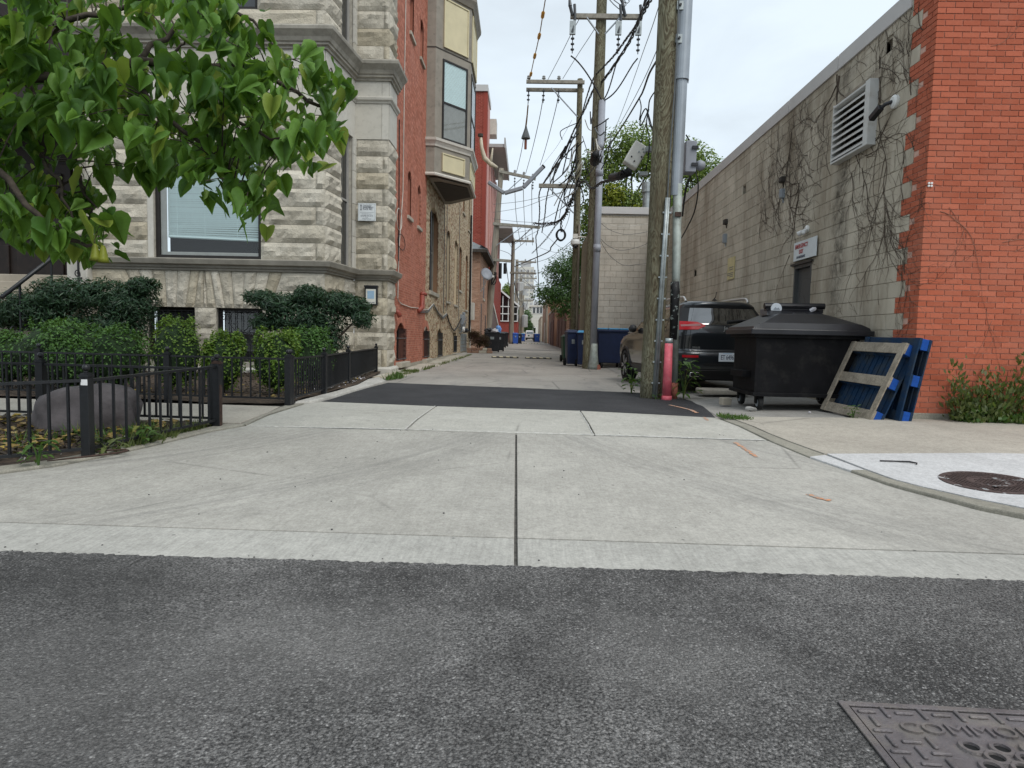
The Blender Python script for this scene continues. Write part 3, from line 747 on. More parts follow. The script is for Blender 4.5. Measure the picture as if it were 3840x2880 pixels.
# ---------------------------------------------------------------- greystone house on the left
def rock_stone(name, o, du, n, w, h, parent, mat='rock_stone', proud=0.075, seed=0, skew=(0,0,0,0)):
    """one rock-faced block: lower-left corner o, along du, height h, facing n; skew shifts its four corners along du"""
    o, du, n = Vector(o), Vector(du).normalized(), Vector(n).normalized()
    nu, nv = max(4, int(w/0.085)), max(3, int(h/0.085))
    nu, nv = min(nu, 16), min(nv, 12)
    vs_ = []; q = random.Random(seed)
    ox, oy = q.uniform(0, 50), q.uniform(0, 50)
    tilt = q.uniform(-0.012, 0.012)
    for j in range(nv+1):
        for i in range(nu+1):
            u, v = i/nu, j/nv
            uu = (skew[0]*(1-u) + (w+skew[1])*u)*(1-v) + (skew[3]*(1-u) + (w+skew[2])*u)*v
            e = min(u, 1-u)*w; e2 = min(v, 1-v)*h
            k = min(1.0, min(e, e2)/0.05)
            p = Vector((uu*3.2+ox, v*h*4.5+oy, seed*0.37))
            d = mnoise.noise(p)*0.55 + mnoise.noise(p*2.3)*0.35 + abs(mnoise.noise(p*1.2 + Vector((9,3,1))))*0.7
            d = (0.35 + d) * proud + tilt*(v-0.5)
            d = 0.004 + max(0.0, d)*k
            if i in (0, nu) or j in (0, nv): d = 0.0
            vs_.append(o + du*uu + Vector((0,0,v*h)) + n*d)
    b = MB()
    fs = [(j*(nu+1)+i, j*(nu+1)+i+1, (j+1)*(nu+1)+i+1, (j+1)*(nu+1)+i) for j in range(nv) for i in range(nu)]
    ring = [i for i in range(nu+1)] + [(j+1)*(nu+1)-1 for j in range(1, nv+1)] + [nv*(nu+1)+i for i in range(nu-1, -1, -1)] + [j*(nu+1) for j in range(nv-1, 0, -1)]
    base = len(vs_)
    vs_ += [vs_[r] - n*0.05 for r in ring]
    m = len(ring)
    fs += [(ring[k], base+k, base+(k+1) % m, ring[(k+1) % m]) for k in range(m)]
    b.add([tuple(v) for v in vs_], fs)
    return b.build(name, mat, parent)

GS = thing('greystone_house', 'pale rock-faced stone apartment house with red and yellow brick flank left of the alley', 'house', (-3.45, 16.0, 0.16))
LX, LY = -3.45, 16.0                 # street corner
BX0, BX1, BY = -9.70, -4.46, 14.3    # projecting bay
SX = -4.27                           # where the bay's flank meets the main front
JT = 0.005
cnt = [100]
def stone_face(o, du, n, u0, u1, zs, openings, lens=(0.55, 1.25), parent=GS, mat='rock_stone', edge=0.0, alternate=None):
    """fill a face with rock-faced courses; openings = (u0, u1, z0, z1)"""
    o, du = Vector(o), Vector(du).normalized()
    for ci in range(len(zs)-1):
        za, zb = zs[ci], zs[ci+1]
        spans = [(u0, u1)]
        for (a, b, c, d) in openings:
            if d > za + 0.03 and c < zb - 0.03:
                nsp = []
                for (s0, s1) in spans:
                    if b <= s0 or a >= s1: nsp.append((s0, s1)); continue
                    if a > s0: nsp.append((s0, a))
                    if b < s1: nsp.append((b, s1))
                spans = nsp
        for (s0, s1) in spans:
            L = s1 - s0
            if L < 0.05: continue
            cutsu = [s0]
            if alternate and abs(s1 - u1) < 1e-3 and L > 0.6:
                if ci % 2 == 0: cutsu += [s1 - alternate]
            else:
                q = random.Random(cnt[0]*7+ci)
                x = s0
                while s1 - x > lens[1]*1.15:
                    x += q.uniform(*lens); cutsu.append(x)
            cutsu.append(s1)
            for a, b in zip(cutsu[:-1], cutsu[1:]):
                cnt[0] += 1
                rock_stone('stone_block', o + du*(a+JT) + Vector((0,0,za+JT)), du, n, b-a-2*JT, zb-za-2*JT, parent, mat, seed=cnt[0])
zl = [0.30 + 0.422*i for i in range(6)]                      # basement courses up to the water table
zu = [2.66 + (5.76-2.66)*i/8 for i in range(9)]              # first floor courses
zt = [7.54 + 0.40*i for i in range(6)]                       # above the upper cornice
XP, YN = (1,0,0), (0,-1,0)
sdir = Vector((SX-BX1, LY-BY, 0)); slen = sdir.length; sdir.normalize(); sn = Vector((sdir.y, -sdir.x, 0))
# backing walls (joint colour), one shell
bk = MB()
def back_wall(u0, u1, z0, z1, openings, P, mb, depth=0.0):
    """flat backing with holes; P(u, z, d) -> point, d = depth behind the face"""
    us = sorted({u0, u1, *[a for o_ in openings for a in o_[:2] if u0 < a < u1]})
    zs_ = sorted({z0, z1, *[a for o_ in openings for a in o_[2:4] if z0 < a < z1]})
    for ua, ub in zip(us[:-1], us[1:]):
        for za, zb in zip(zs_[:-1], zs_[1:]):
            um, zm = (ua+ub)/2, (za+zb)/2
            if any(o_[0] < um < o_[1] and o_[2] < zm < o_[3] for o_ in openings): continue
            mb.quad(P(ua, za, depth), P(ub, za, depth), P(ub, zb, depth), P(ua, zb, depth))
def reveal(u0, u1, z0, z1, P, mb, d0, d1):
    mb.quad(P(u0,z0,d0), P(u0,z1,d0), P(u0,z1,d1), P(u0,z0,d1))
    mb.quad(P(u1,z0,d0), P(u1,z1,d0), P(u1,z1,d1), P(u1,z0,d1))
    mb.quad(P(u0,z1,d0), P(u1,z1,d0), P(u1,z1,d1), P(u0,z1,d1))
    mb.quad(P(u0,z0,d0), P(u1,z0,d0), P(u1,z0,d1), P(u0,z0,d1))
Pbay = lambda u, z, d: (u, BY + d, z)
Pmain = lambda u, z, d: (u, LY + d, z)
Pside = lambda u, z, d: tuple(Vector((BX1, BY, z)) + sdir*u - sn*d)
W_MAIN = (-8.23, -5.87, 2.66, 4.86)
W_UP = (-8.25, -5.92, 7.95, 10.2)
W_B1 = (-8.42, -7.35, 0.42, 1.60)
W_B2 = (-6.87, -5.84, 0.42, 1.60)
W_S = (0.88, 1.52, 2.66, 5.76)
W_SU = (0.88, 1.52, 7.60, 10.2)
bays = [W_MAIN, W_UP, W_B1, W_B2]
back_wall(BX0, BX1, 0.1, 10.4, bays, Pbay, bk, 0.012)
back_wall(0, slen, 0.1, 10.4, [W_S, W_SU], Pside, bk, 0.012)
back_wall(SX, LX, 0.1, 10.4, [], Pmain, bk, 0.012)
for w in bays: reveal(*w, Pbay, bk, 0.012, 0.22)
for w in (W_S, W_SU): reveal(*w, Pside, bk, 0.012, 0.22)
bk.quad((LX-0.012, LY, 0.1), (LX-0.012, 16.85, 0.1), (LX-0.012, 16.85, 10.4), (LX-0.012, LY, 10.4))
# far side and roof of the block, so that it is a body
bk.quad((BX0, BY, 0.1), (-10.3, 15.6, 0.1), (-10.3, 15.6, 10.4), (BX0, BY, 10.4))
bk.build('wall_core', 'stone_joint', GS)
# stones of the bay
stone_face((0, BY, 0), XP, YN, BX0, BX1, [0.30, 0.72, 1.15, 1.60], [(W_B1[0]-0.0, W_B1[1], 0, 9), (W_B2[0], W_B2[1], 0, 9)])
stone_face((0, BY, 0), XP, YN, BX0, BX1, zu, [W_MAIN, (-8.36, -8.23, 2.6, 4.9)], alternate=0.20, lens=(0.7, 1.5))
stone_face((0, BY, 0), XP, YN, BX0, BX1, zt, [W_UP], alternate=0.20, lens=(0.7, 1.5))
# flat arches over the cellar windows: a fan of tall wedge stones
za, zb = 1.60, 2.41
tops = []
def fan(c, x0, x1, n, spread):
    out = []
    for i in range(n+1):
        xb = x0 + (x1-x0)*i/n
        out.append((xb, xb + (xb-c)*spread))
    return out
f1 = fan((W_B1[0]+W_B1[1])/2, W_B1[0]-0.16, W_B1[1]+0.20, 7, 0.42)
f2 = fan((W_B2[0]+W_B2[1])/2, W_B2[0]-0.20, W_B2[1]+0.16, 7, 0.42)
f1[-1] = (f1[-1][0], -7.13); f2[0] = (f2[0][0], -7.11); f1[-2] = (f1[-2][0], f1[-2][0]+0.12); f2[1] = (f2[1][0], f2[1][0]-0.12)
for fan_ in (f1, f2):
    for (b0, t0), (b1, t1) in zip(fan_[:-1], fan_[1:]):
        cnt[0] += 1; w = b1 - b0 - 2*JT
        rock_stone('voussoir', (b0+JT, BY, za+JT), XP, YN, w, zb-za-2*JT, GS, seed=cnt[0], skew=(0, 0, (t1-b1), (t0-b0)), proud=0.06)
cnt[0] += 1
rock_stone('voussoir', (f1[-1][0]+JT, BY, za+JT), XP, YN, f2[0][0]-f1[-1][0]-2*JT, zb-za-2*JT, GS, seed=cnt[0], skew=(0, 0, -(f2[0][0]+7.115), (-7.125-f1[-1][0])))
# stones left and right of the fans
for (a, b, sk) in ((BX0, f1[0][0], (0, 0, f1[0][1]-f1[0][0], 0)), (f2[-1][0], BX1, (0, 0, 0, f2[-1][1]-f2[-1][0]))):
    for (z0, z1) in ((1.60, 2.0), (2.0, 2.41)):
        k0 = (z0-za)/(zb-za); k1 = (z1-za)/(zb-za); cnt[0] += 1
        rock_stone('stone_block', (a+JT, BY, z0+JT), XP, YN, b-a-2*JT, z1-z0-2*JT, GS, seed=cnt[0], skew=(sk[3]*k0, sk[2]*k0, sk[2]*k1, sk[3]*k1))
# stones of the bay's flank, the main front and the return
stone_face((BX1, BY, 0), sdir, sn, 0, slen, zl, [], lens=(0.7, 1.3))
stone_face((BX1, BY, 0), sdir, sn, 0, slen-0.18, zu, [W_S], lens=(0.7, 1.3))
stone_face((BX1, BY, 0), sdir, sn, 0, slen-0.18, zt, [W_SU], lens=(0.7, 1.3))
stone_face((0, LY, 0), XP, YN, SX, LX, zl, [], alternate=0.14)
stone_face((0, LY, 0), XP, YN, SX, LX, zu, [], alternate=0.14)
stone_face((0, LY, 0), XP, YN, SX, LX, zt, [], alternate=0.14)
for zz in (zl, zu, zt): stone_face((LX, LY, 0), (0,1,0), XP, 0, 0.85, zz, [], lens=(0.4, 0.9))
# smooth frieze between ledge and cornice, the stones cut plain
def smooth_blocks(o, du, n, cuts, z0, z1, name='smooth_block'):
    o, du, n = Vector(o), Vector(du).normalized(), Vector(n).normalized()
    for a, b in zip(cuts[:-1], cuts[1:]):
        m = MB(); p0 = o + du*(a+0.003); p1 = o + du*(b-0.003)
        m.prism([p0 + Vector((0,0,z0+.003)), p1 + Vector((0,0,z0+.003)), p1 + Vector((0,0,z1-.003)), p0 + Vector((0,0,z1-.003))], n*0.02)
        m.build(name, 'smooth_stone', GS, bevel=0.004)
for (z0, z1) in ((5.76, 6.60), (6.74, 7.12)):
    smooth_blocks((0, BY, 0), XP, YN, (BX0, -8.1, -6.4, -4.95, BX1), z0, z1)
    smooth_blocks((BX1, BY, 0), sdir, sn, (0, 0.8, slen), z0, z1)
    smooth_blocks((0, LY, 0), XP, YN, (SX, -3.62, LX), z0, z1)
    smooth_blocks((LX, LY, 0), (0,1,0), XP, (0, 0.85), z0, z1)
# dressed jamb stones of the flank window, in short lengths
for zz in (zu, zt):
    for a, b in zip(zz[:-1], zz[1:]):
        m = MB(); p = Vector((BX1, BY, 0)) + sdir*1.53; p2 = Vector((BX1, BY, 0)) + sdir*(slen)
        m.prism([p + Vector((0,0,a+.003)), p2 + Vector((0,0,a+.003)), p2 + Vector((0,0,b-.003)), p + Vector((0,0,b-.003))], sn*0.05)
        m.build('jamb_stone', 'smooth_stone', GS, bevel=0.006)
# plinth
smooth_path = [(BX0, BY), (BX1, BY), (SX, LY), (LX, LY), (LX, 16.86)]
def band(name, path, prof, mat, parent):
    """run a moulding profile [(outwards, z)] along a plan path (outside on the right hand side)"""
    n = len(path); pts = [Vector((x, y, 0)) for x, y in path]; dirs = []
    for i in range(n-1):
        d = (pts[i+1]-pts[i]).normalized(); dirs.append(Vector((d.y, -d.x, 0)))
    vs_ = []
    for i in range(n):
        if i == 0: m = dirs[0]
        elif i == n-1: m = dirs[-1]
        else:
            m = (dirs[i-1]+dirs[i]).normalized(); m = m / max(0.35, m.dot(dirs[i]))
        for (o_, z) in prof: vs_.append(tuple(pts[i] + m*o_ + Vector((0,0,z))))
    k = len(prof)
    fs = [(i*k+j, i*k+(j+1) % k, (i+1)*k+(j+1) % k, (i+1)*k+j) for i in range(n-1) for j in range(k)]
    fs += [tuple(range(k)), tuple((n-1)*k+j for j in range(k))]
    b = MB(); b.add(vs_, fs); return b.build(name, mat, parent)
band('plinth', smooth_path, [(0.0, 0.06), (0.12, 0.06), (0.12, 0.25), (0.07, 0.30), (0.0, 0.30)], 'smooth_stone', GS)
cpath = [(-10.3, 15.6)] + smooth_path
band('water_table', cpath, [(0.0, 2.41), (0.05, 2.41), (0.05, 2.455), (0.09, 2.465), (0.10, 2.51), (0.17, 2.535), (0.19, 2.60), (0.20, 2.635), (0.19, 2.655), (0.0, 2.66)], 'cornice_stone', GS)
band('upper_cornice', cpath, [(0.0, 7.12), (0.06, 7.12), (0.06, 7.17), (0.11, 7.19), (0.11, 7.235), (0.14, 7.25), (0.17, 7.33), (0.24, 7.41), (0.27, 7.44), (0.28, 7.50), (0.26, 7.535), (0.0, 7.54)], 'cornice_stone', GS)
band('string_course', cpath, [(0.0, 6.60), (0.04, 6.60), (0.05, 6.64), (0.09, 6.67), (0.10, 6.72), (0.09, 6.74), (0.0, 6.74)], 'smooth_stone', GS)

def sash(name, w, P, parent, d=0.13, frame='brown_frame', fw=0.07, blind=None, mid=None, glassmat='dark_glass', rail=None):
    """window set in an opening: frame, panes, blind slats behind clear glass"""
    u0, u1, z0, z1 = w
    win = MB()
    for (a, b, c, e) in ((u0, u1, z0, z0+fw), (u0, u1, z1-fw, z1), (u0, u0+fw, z0+fw, z1-fw), (u1-fw, u1, z0+fw, z1-fw)):
        win.prism([P(a,c,d-0.03), P(b,c,d-0.03), P(b,e,d-0.03), P(a,e,d-0.03)], Vector(P(a,c,d+0.05)) - Vector(P(a,c,d-0.03)))
    if mid:
        win.prism([P(u0+fw,mid-.025,d-0.02), P(u1-fw,mid-.025,d-0.02), P(u1-fw,mid+.025,d-0.02), P(u0+fw,mid+.025,d-0.02)], Vector(P(u0,z0,d+0.05)) - Vector(P(u0,z0,d-0.02)))
    wo = win.build(name, frame, parent, bevel=0.006)
    g = MB(); g.quad(P(u0+fw,z0+fw,d+0.01), P(u1-fw,z0+fw,d+0.01), P(u1-fw,z1-fw,d+0.01), P(u0+fw,z1-fw,d+0.01))
    g.build('pane', glassmat, wo)
    return wo
def blind_part(w, P, zb, parent, d=0.19, pitch=0.042, sag=0.0, mat='blind'):
    u0, u1, z0, z1 = w
    b = MB(); z = z1
    k = 0
    while z > zb:
        s = sag * max(0, 1 - (z-zb)/0.25)
        q = random.Random(k+5)
        b.quad(P(u0, z-0.004+q.uniform(-.002,.002), d), P(u1, z-0.004-s*0.6, d), P(u1, z-pitch*1.02-s*0.6, d+0.012), P(u0, z-pitch*1.02+q.uniform(-.002,.002), d+0.012))
        z -= pitch; k += 1
    for uu in (0.1, 0.4, 0.75):
        u = u0 + (u1-u0)*uu
        b.quad(P(u-.004, z1, d-.004), P(u+.004, z1, d-.004), P(u+.004, zb, d-.004), P(u-.004, zb, d-.004))
    b.quad(P(u0, zb+.02, d-.006), P(u1, zb+.02-sag*.6, d-.006), P(u1, zb-.015-sag*.6, d-.006), P(u0, zb-.015, d-.006))
    return b.build('blind', mat, parent)
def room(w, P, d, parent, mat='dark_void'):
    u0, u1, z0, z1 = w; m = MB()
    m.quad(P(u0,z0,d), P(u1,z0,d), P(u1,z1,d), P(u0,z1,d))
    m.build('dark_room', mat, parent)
# big ground-floor window: dark storm frame, pale inner sash, blind
m = MB(); m.box(-8.36, -8.235, BY-0.02, BY+0.1, 2.665, 4.9); m.build('window_jamb', 'smooth_stone', GS, bevel=0.01)
wo = sash('window', W_MAIN, Pbay, GS, d=0.10, frame='brown_frame', fw=0.085, glassmat='window_glass')
inn = (W_MAIN[0]+0.085, W_MAIN[1]-0.03, W_MAIN[2]+0.085, W_MAIN[3]-0.085)
m = MB()
for (a, b, c, e) in ((inn[0], inn[0]+0.13, inn[2], inn[3]), (inn[0]+0.13, inn[1], inn[2], inn[2]+0.075)):
    m.box(a, b, BY+0.125, BY+0.16, c, e)
m.build('inner_sash', 'grey_frame', wo, bevel=0.008)
blind_part((inn[0]+0.13, inn[1]-.05, 3.35, inn[3]), Pbay, 3.17, wo, sag=0.10)
room((inn[0], inn[1], inn[2], inn[3]), Pbay, 0.5, wo)
sash('window', W_UP, Pbay, GS, d=0.12, fw=0.09, mid=9.2)
sash('window', W_S, Pside, GS, d=0.10, fw=0.07, mid=4.25, frame='grey_frame')
sash('window', W_SU, Pside, GS, d=0.10, fw=0.07, mid=9.0, frame='grey_frame')
def scroll_grille(w, P, parent, d=0.03):
    """black iron guard with a crossed pair of bars and curls"""
    u0, u1, z0, z1 = w; g = MB()
    n = 7
    for i in range(n+1):
        u = u0+0.03+(u1-u0-0.06)*i/n
        g.tube([P(u,z0+0.02,d), P(u,z1-0.06,d)], 0.009, 5)
    for z in (z0+0.04, z1-0.08, z0+(z1-z0)*0.55): g.tube([P(u0+0.02,z,d), P(u1-0.02,z,d)], 0.011, 5)
    um, zm, s = (u0+u1)/2, (z0+z1)/2, 0.27
    for sg in (-1, 1):
        g.tube([P(um-s*sg, zm-s, d-0.02), P(um+s*sg, zm+s, d-0.02)], 0.011, 5)
    for cu, cz in ((u0+0.12, z1-0.2), (u1-0.12, z1-0.2)):
        g.tube([P(cu + (0.02+0.065*t)*math.cos(t*9), cz + (0.02+0.065*t)*math.sin(t*9), d-0.015) for t in [k/20 for k in range(21)]], 0.008, 5)
    return g.build('window_grille', 'black_iron', parent)
for w in (W_B1, W_B2):
    b = sash('basement_window', w, Pbay, GS, d=0.16, fw=0.06, mid=(w[2]+w[3])/2, glassmat='window_glass')
    blind_part((w[0]+0.1, w[1]-0.1, w[2], w[3]-0.1), Pbay, w[2]+0.25, b, d=0.24, pitch=0.06, mat='door_grey')
    room((w[0], w[1], w[2], w[3]), Pbay, 0.4, b)
    scroll_grille(w, Pbay, b, 0.06)
# ---------------------------------------------------------------- brick flank of the greystone house
def brick_face(P, du, n, u0, u1, z0, z1, openings, parent, mat, course=0.0677, length=0.203, joint=0.010, proud=0.008,
               name='brick', singles=300, near=lambda u, z: 0, depth=0.03, edge=None, keep=None, jag=0.0):
    """bricks laid in running bond on the plane P(u, z, d); the `singles` nearest whole ones are objects of their own.
    openings: (u0, u1, z0, z1, rise)"""
    du, n = Vector(du), Vector(n)
    zr = int((z1 - z0) / course + 1e-6); full = []; rest = MB(); q = random.Random(int(u0*10)+3)
    def inside(u, z, pad=0.0):
        for (a, b, c, d, r_) in openings:
            if a < u < b and c < z < d:
                if r_ and z > d - r_:
                    t = (u - (a+b)/2) / ((b-a)/2)
                    if z > d - r_*t*t: continue
                return True
        return False
    def add(b, ua, ub, za, zb):
        pr = proud + q.uniform(-0.002, 0.002)
        A = [P(ua, za, -pr), P(ub, za, -pr), P(ub, zb, -pr), P(ua, zb, -pr)]
        B = [P(ua, za, depth), P(ub, za, depth), P(ub, zb, depth), P(ua, zb, depth)]
        b.add(A + B, [(0,1,2,3), (0,4,5,1), (1,5,6,2), (2,6,7,3), (3,7,4,0)])
    for r_ in range(zr):
        za = z0 + r_*course + joint/2; zb = za + course - joint
        u = u0 - (length/2 if r_ % 2 else 0)
        while u < u1 - 1e-4:
            ua, ub = max(u, u0), min(u + length - joint, u1)
            u += length
            if ub - ua < 0.025: continue
            if edge and not edge(r_, ua, ub): continue
            if keep and not keep((ua+ub)/2, (za+zb)/2): continue
            zm = (za+zb)/2
            spans = [(ua, ub)]
            for (a, b, c, d, rr) in openings:
                if c < zm < d:
                    aa, bb = a, b
                    if rr and zm > d - rr:
                        k = math.sqrt(max(0.0, (d - zm)/rr)); m = (a+b)/2; h = (b-a)/2*k
                        aa, bb = m-h, m+h
                    ns = []
                    for (s0, s1) in spans:
                        if bb <= s0 or aa >= s1: ns.append((s0, s1)); continue
                        if aa > s0: ns.append((s0, aa))
                        if bb < s1: ns.append((bb, s1))
                    spans = ns
            for (s0, s1) in spans:
                if s1 - s0 < 0.02: continue
                if abs((s1-s0) - (length-joint)) < 1e-3: full.append((near((s0+s1)/2, zm), s0, s1, za, zb))
                else: add(rest, s0, s1, za, zb)
    full.sort(key=lambda t_: t_[0])
    if singles:
        one = MB()
        h, l = (course-joint), (length-joint)
        o0 = Vector(P(0, 0, 0)); eu = Vector(P(1, 0, 0)) - o0; en = o0 - Vector(P(0, 0, 1))
        def L(u, z, d): return tuple(eu*u + Vector((0, 0, z)) - en*d)
        A = [L(0,0,-proud), L(l,0,-proud), L(l,h,-proud), L(0,h,-proud)]
        B = [L(0,0,depth), L(l,0,depth), L(l,h,depth), L(0,h,depth)]
        one.add(A+B, [(0,1,2,3), (0,4,5,1), (1,5,6,2), (2,6,7,3), (3,7,4,0)])
        me = one.mesh(name); me.materials.append(MAT[mat])
        for (_, ua, ub, za, zb) in full[:singles]: piece(name, me, Vector(P(ua, za, q.uniform(-.002,.002))), parent)
    for (_, ua, ub, za, zb) in full[singles:]: add(rest, ua, ub, za, zb)
    if rest.v:
        stuff(rest.build(name + 's', mat, parent, raw=False))
def arch_fill(op, P, mb, depth):
    a, b, c, d, r_ = op
    if not r_: return
    m, h, N = (a+b)/2, (b-a)/2, 10
    for i in range(N):
        t0, t1 = -1+2*i/N, -1+2*(i+1)/N
        mb.quad(P(m+h*t0, d-r_*t0*t0, depth), P(m+h*t1, d-r_*t1*t1, depth), P(m+h*t1, d, depth), P(m+h*t0, d, depth))
def arch_ring(op, P, parent, mat, thick=0.20, n=13, proud=0.014, name='arch_brick'):
    a, b, c, d, r_ = op; m, h = (a+b)/2, (b-a)/2
    for i in range(n):
        t0, t1 = -1.0+2*i/n+0.012, -1.0+2*(i+1)/n-0.012
        def pt(t, e):
            sl = -2*r_*t/h; nn = Vector((-sl, 1)).normalized()
            return m+h*t + nn.x*e, d-r_*t*t + nn.y*e
        (ua, za), (ub, zb), (uc, zc), (ud, zd) = pt(t0, 0), pt(t1, 0), pt(t1, thick), pt(t0, thick)
        k = MB(); k.prism([P(ua,za,-proud), P(ub,zb,-proud), P(uc,zc,-proud), P(ud,zd,-proud)], Vector(P(0,0,0.03)) - Vector(P(0,0,-proud)))
        k.build(name, mat, parent)
FX = LX
Pf = lambda u, z, d: (FX - d, u, z)
RY0, RY1, YY1 = 16.86, 21.85, 39.3
base_w = [(17.12, 18.27, 0.37, 1.43, 0.24), (21.45, 22.64, 0.31, 1.41, 0.24), (24.82, 26.13, 0.25, 1.38, 0.24), (30.10, 31.42, 0.30, 1.27, 0.0)]
slits = [(18.49, 19.05, 4.44, 5.73, 0.16), (20.13, 20.69, 4.43, 5.70, 0.16), (18.55, 19.16, 9.43, 10.7, 0.16), (20.26, 20.88, 9.46, 10.67, 0.16)]
tall = (22.66, 24.78, 2.66, 5.65, 0.35)
nar = [(27.43, 28.48, 2.56, 5.54, 0.15), (30.30, 31.55, 2.56, 5.56, 0.15), (32.37, 33.44, 3.37, 5.53, 0.15), (35.63, 36.79, 2.54, 5.54, 0.15), (33.6, 34.5, 7.4, 10.4, 0.15), (36.6, 37.4, 7.0, 10.0, 0.15)]
ops = base_w + slits + [tall] + nar
bk = MB()
for (ua, ub, mt) in ((RY0, RY1, 0), (RY1, YY1, 1)):
    bk = MB()
    oo = [(max(o_[0], ua), min(o_[1], ub), o_[2], o_[3], o_[4]) for o_ in ops if o_[1] > ua and o_[0] < ub]
    back_wall(ua, ub, 0.1, 12.4, oo, Pf, bk, 0.0)
    for o_ in oo: arch_fill(o_ if True else o_, Pf, bk, 0.0)
    bk.build('mortar_wall', 'red_mortar' if mt == 0 else 'mortar_pale', GS)
nearf = lambda u, z: (u-0)**2 + (z-1.1)**2
brick_face(Pf, (0,1,0), XP, RY0, RY1, 0.28, 12.3, ops, GS, 'red_brick', near=nearf)
brick_face(Pf, (0,1,0), XP, RY1, YY1, 0.24, 12.3, ops, GS, 'common_brick', near=nearf)
stone_base = MB(); stone_base.box(FX-0.05, FX+0.012, RY0, YY1, 0.05, 0.27); stone_base.build('foundation', 'sill_stone', GS)
# reveals of the openings, dark recess and glass
for k, o_ in enumerate(ops):
    a, b, c, d, r_ = o_
    red = a < 21.5
    rv = MB(); reveal(a, b, c, d, Pf, rv, 0.0, 0.28)
    rv.build('window_reveal', 'red_brick' if red else 'common_brick', GS)
    g = MB(); g.quad(Pf(a,c,0.24), Pf(b,c,0.24), Pf(b,d,0.24), Pf(a,d,0.24))
    w = sash('window', (a, b, c, d), Pf, GS, d=0.20, fw=0.08, frame='brown_frame' if not (k >= 8) else 'taupe_paint', mid=(c+d)/2 if o_ is tall else None)
    if r_: arch_ring(o_, Pf, GS, 'red_brick' if red else 'common_brick')
    if o_ in base_w:
        bars = MB()
        for i in range(8):
            u = a + 0.05 + (b-a-0.1)*i/7
            bars.tube([Pf(u, c+0.04, -0.05), Pf(u, d-0.16, -0.05)], 0.011, 5)
        for z in (c+0.08, c+(d-c)*0.6):
            bars.tube([Pf(a-0.06, z, 0.0), Pf(a-0.02, z, -0.06), Pf(b+0.02, z, -0.06), Pf(b+0.06, z, 0.0)], 0.012, 5)
        bars.build('window_bars', 'black_iron', w)
    sl = MB(); sz = 0.14 if o_ in base_w or o_ is tall else 0.10
    if o_ is base_w[3]: sz = 0.05
    sl.box(FX-0.2, FX+(0.16 if o_ in base_w[:3] else 0.07), a-0.08, b+0.08, c-sz, c-0.002)
    sl.build('window_sill', 'sill_stone', GS, bevel=0.012)
# glass-block panel
gb = MB()
for i in range(4):
    for j in range(5):
        u = 33.45 + i*0.8; z = 0.30 + j*0.19
        gb.box(FX-0.02, FX+0.03, u, u+0.74, z, z+0.17)
gb.build('glass_blocks', 'galvanised', GS)
# tall window's mullion
m = MB(); m.box(FX-0.22, FX-0.1, 23.62, 23.8, 2.7, 5.6); m.build('mullion', 'brown_frame', GS)
# pipes and leads fixed to the flank
m = MB(); m.tube([(FX+0.08, 20.75, 2.36), (FX+0.08, 20.73, 2.05), (FX+0.09, 20.6, 1.95), (FX+0.05, 20.3, 1.85)], [0.07,0.07,0.075,0.07], 10); m.build('vent_pipe', 'red_paint', GS, smooth=True)
m = MB(); m.tube([(FX+0.02, 20.8, 2.36), (FX+0.08, 20.8, 2.42), (FX+0.16, 20.95, 2.40)], 0.065, 10); m.build('vent_hood', 'red_paint', GS, smooth=True)
m = MB(); m.tube([(FX+0.0, 16.9, 1.72), (FX+0.08, 16.92, 1.68), (FX+0.13, 16.95, 1.56)], 0.06, 10); m.build('vent_elbow', 'red_paint', GS, smooth=True)
def lead(pts, r_, mat, name='cable'):
    m = MB(); m.tube(pts, r_, 5); return m.build(name, mat, GS)
lead([(FX+.03, 17.80, 12.0), (FX+.03, 17.8, 9.9), (FX+.03, 17.71, 7.4), (FX+.03, 17.68, 4.9), (FX+.03, 17.2, 3.3), (FX+.03, 17.12, 2.05), (FX+.03, 17.3, 1.98), (FX+.03, 17.56, 1.93), (FX+.03, 19.0, 1.90), (FX+.03, 20.4, 1.94)], 0.013, 'cable_white')
lead([(FX+.025, 17.13, 6.6), (FX+.025, 17.2, 4.0), (FX+.025, 17.16, 2.1)], 0.014, 'cable_black')
lead([(FX+.03, 17.22 + 0.35*math.sin(t*2*PI/16), 4.1 + 0.28*math.cos(t*2*PI/16)) for t in range(17)], 0.010, 'cable_white')
lead([(FX+.04, 17.5 + 0.5*math.sin(t*2*PI/16), 3.55 + 0.2*math.cos(t*2*PI/16)) for t in range(17)], 0.010, 'cable_black')
for dz, mt in ((0.0, 'cable_grey'), (0.05, 'cable_white'), (-0.04, 'cable_grey')):
    lead([(FX+.05, 20.5, 1.86+dz), (FX+.05, 22.2, 1.92+dz), (FX+.05, 23.45, 2.22+dz*0.4), (FX+.05, 24.8, 1.95+dz), (FX+.06, 26.0, 1.82+dz), (FX+.06, 27.3, 2.0+dz)], 0.014, mt)
lead([(FX+.06, 27.3, 2.0), (FX+.06, 27.9, 1.75), (FX+.06, 29.3, 1.42), (FX+.06, 30.1, 1.34), (FX+.06, 31.2, 1.5), (FX+.06, 32.3, 1.75), (FX+.06, 34.4, 2.3)], 0.03, 'cable_black')
lead([(FX+.04, 26.2, 9.0), (FX+.04, 26.3, 5.0), (FX+.04, 26.35, 2.0)], 0.014, 'cable_grey')
lead([(FX+.04, 27.0, 8.5), (FX+.04, 27.1, 4.5), (FX+.04, 27.2, 2.1)], 0.012, 'cable_grey')
lead([(FX+.04, 31.9, 7.5), (FX+.04, 31.9, 4.0), (FX+.04, 32.0, 1.9)], 0.012, 'cable_grey')
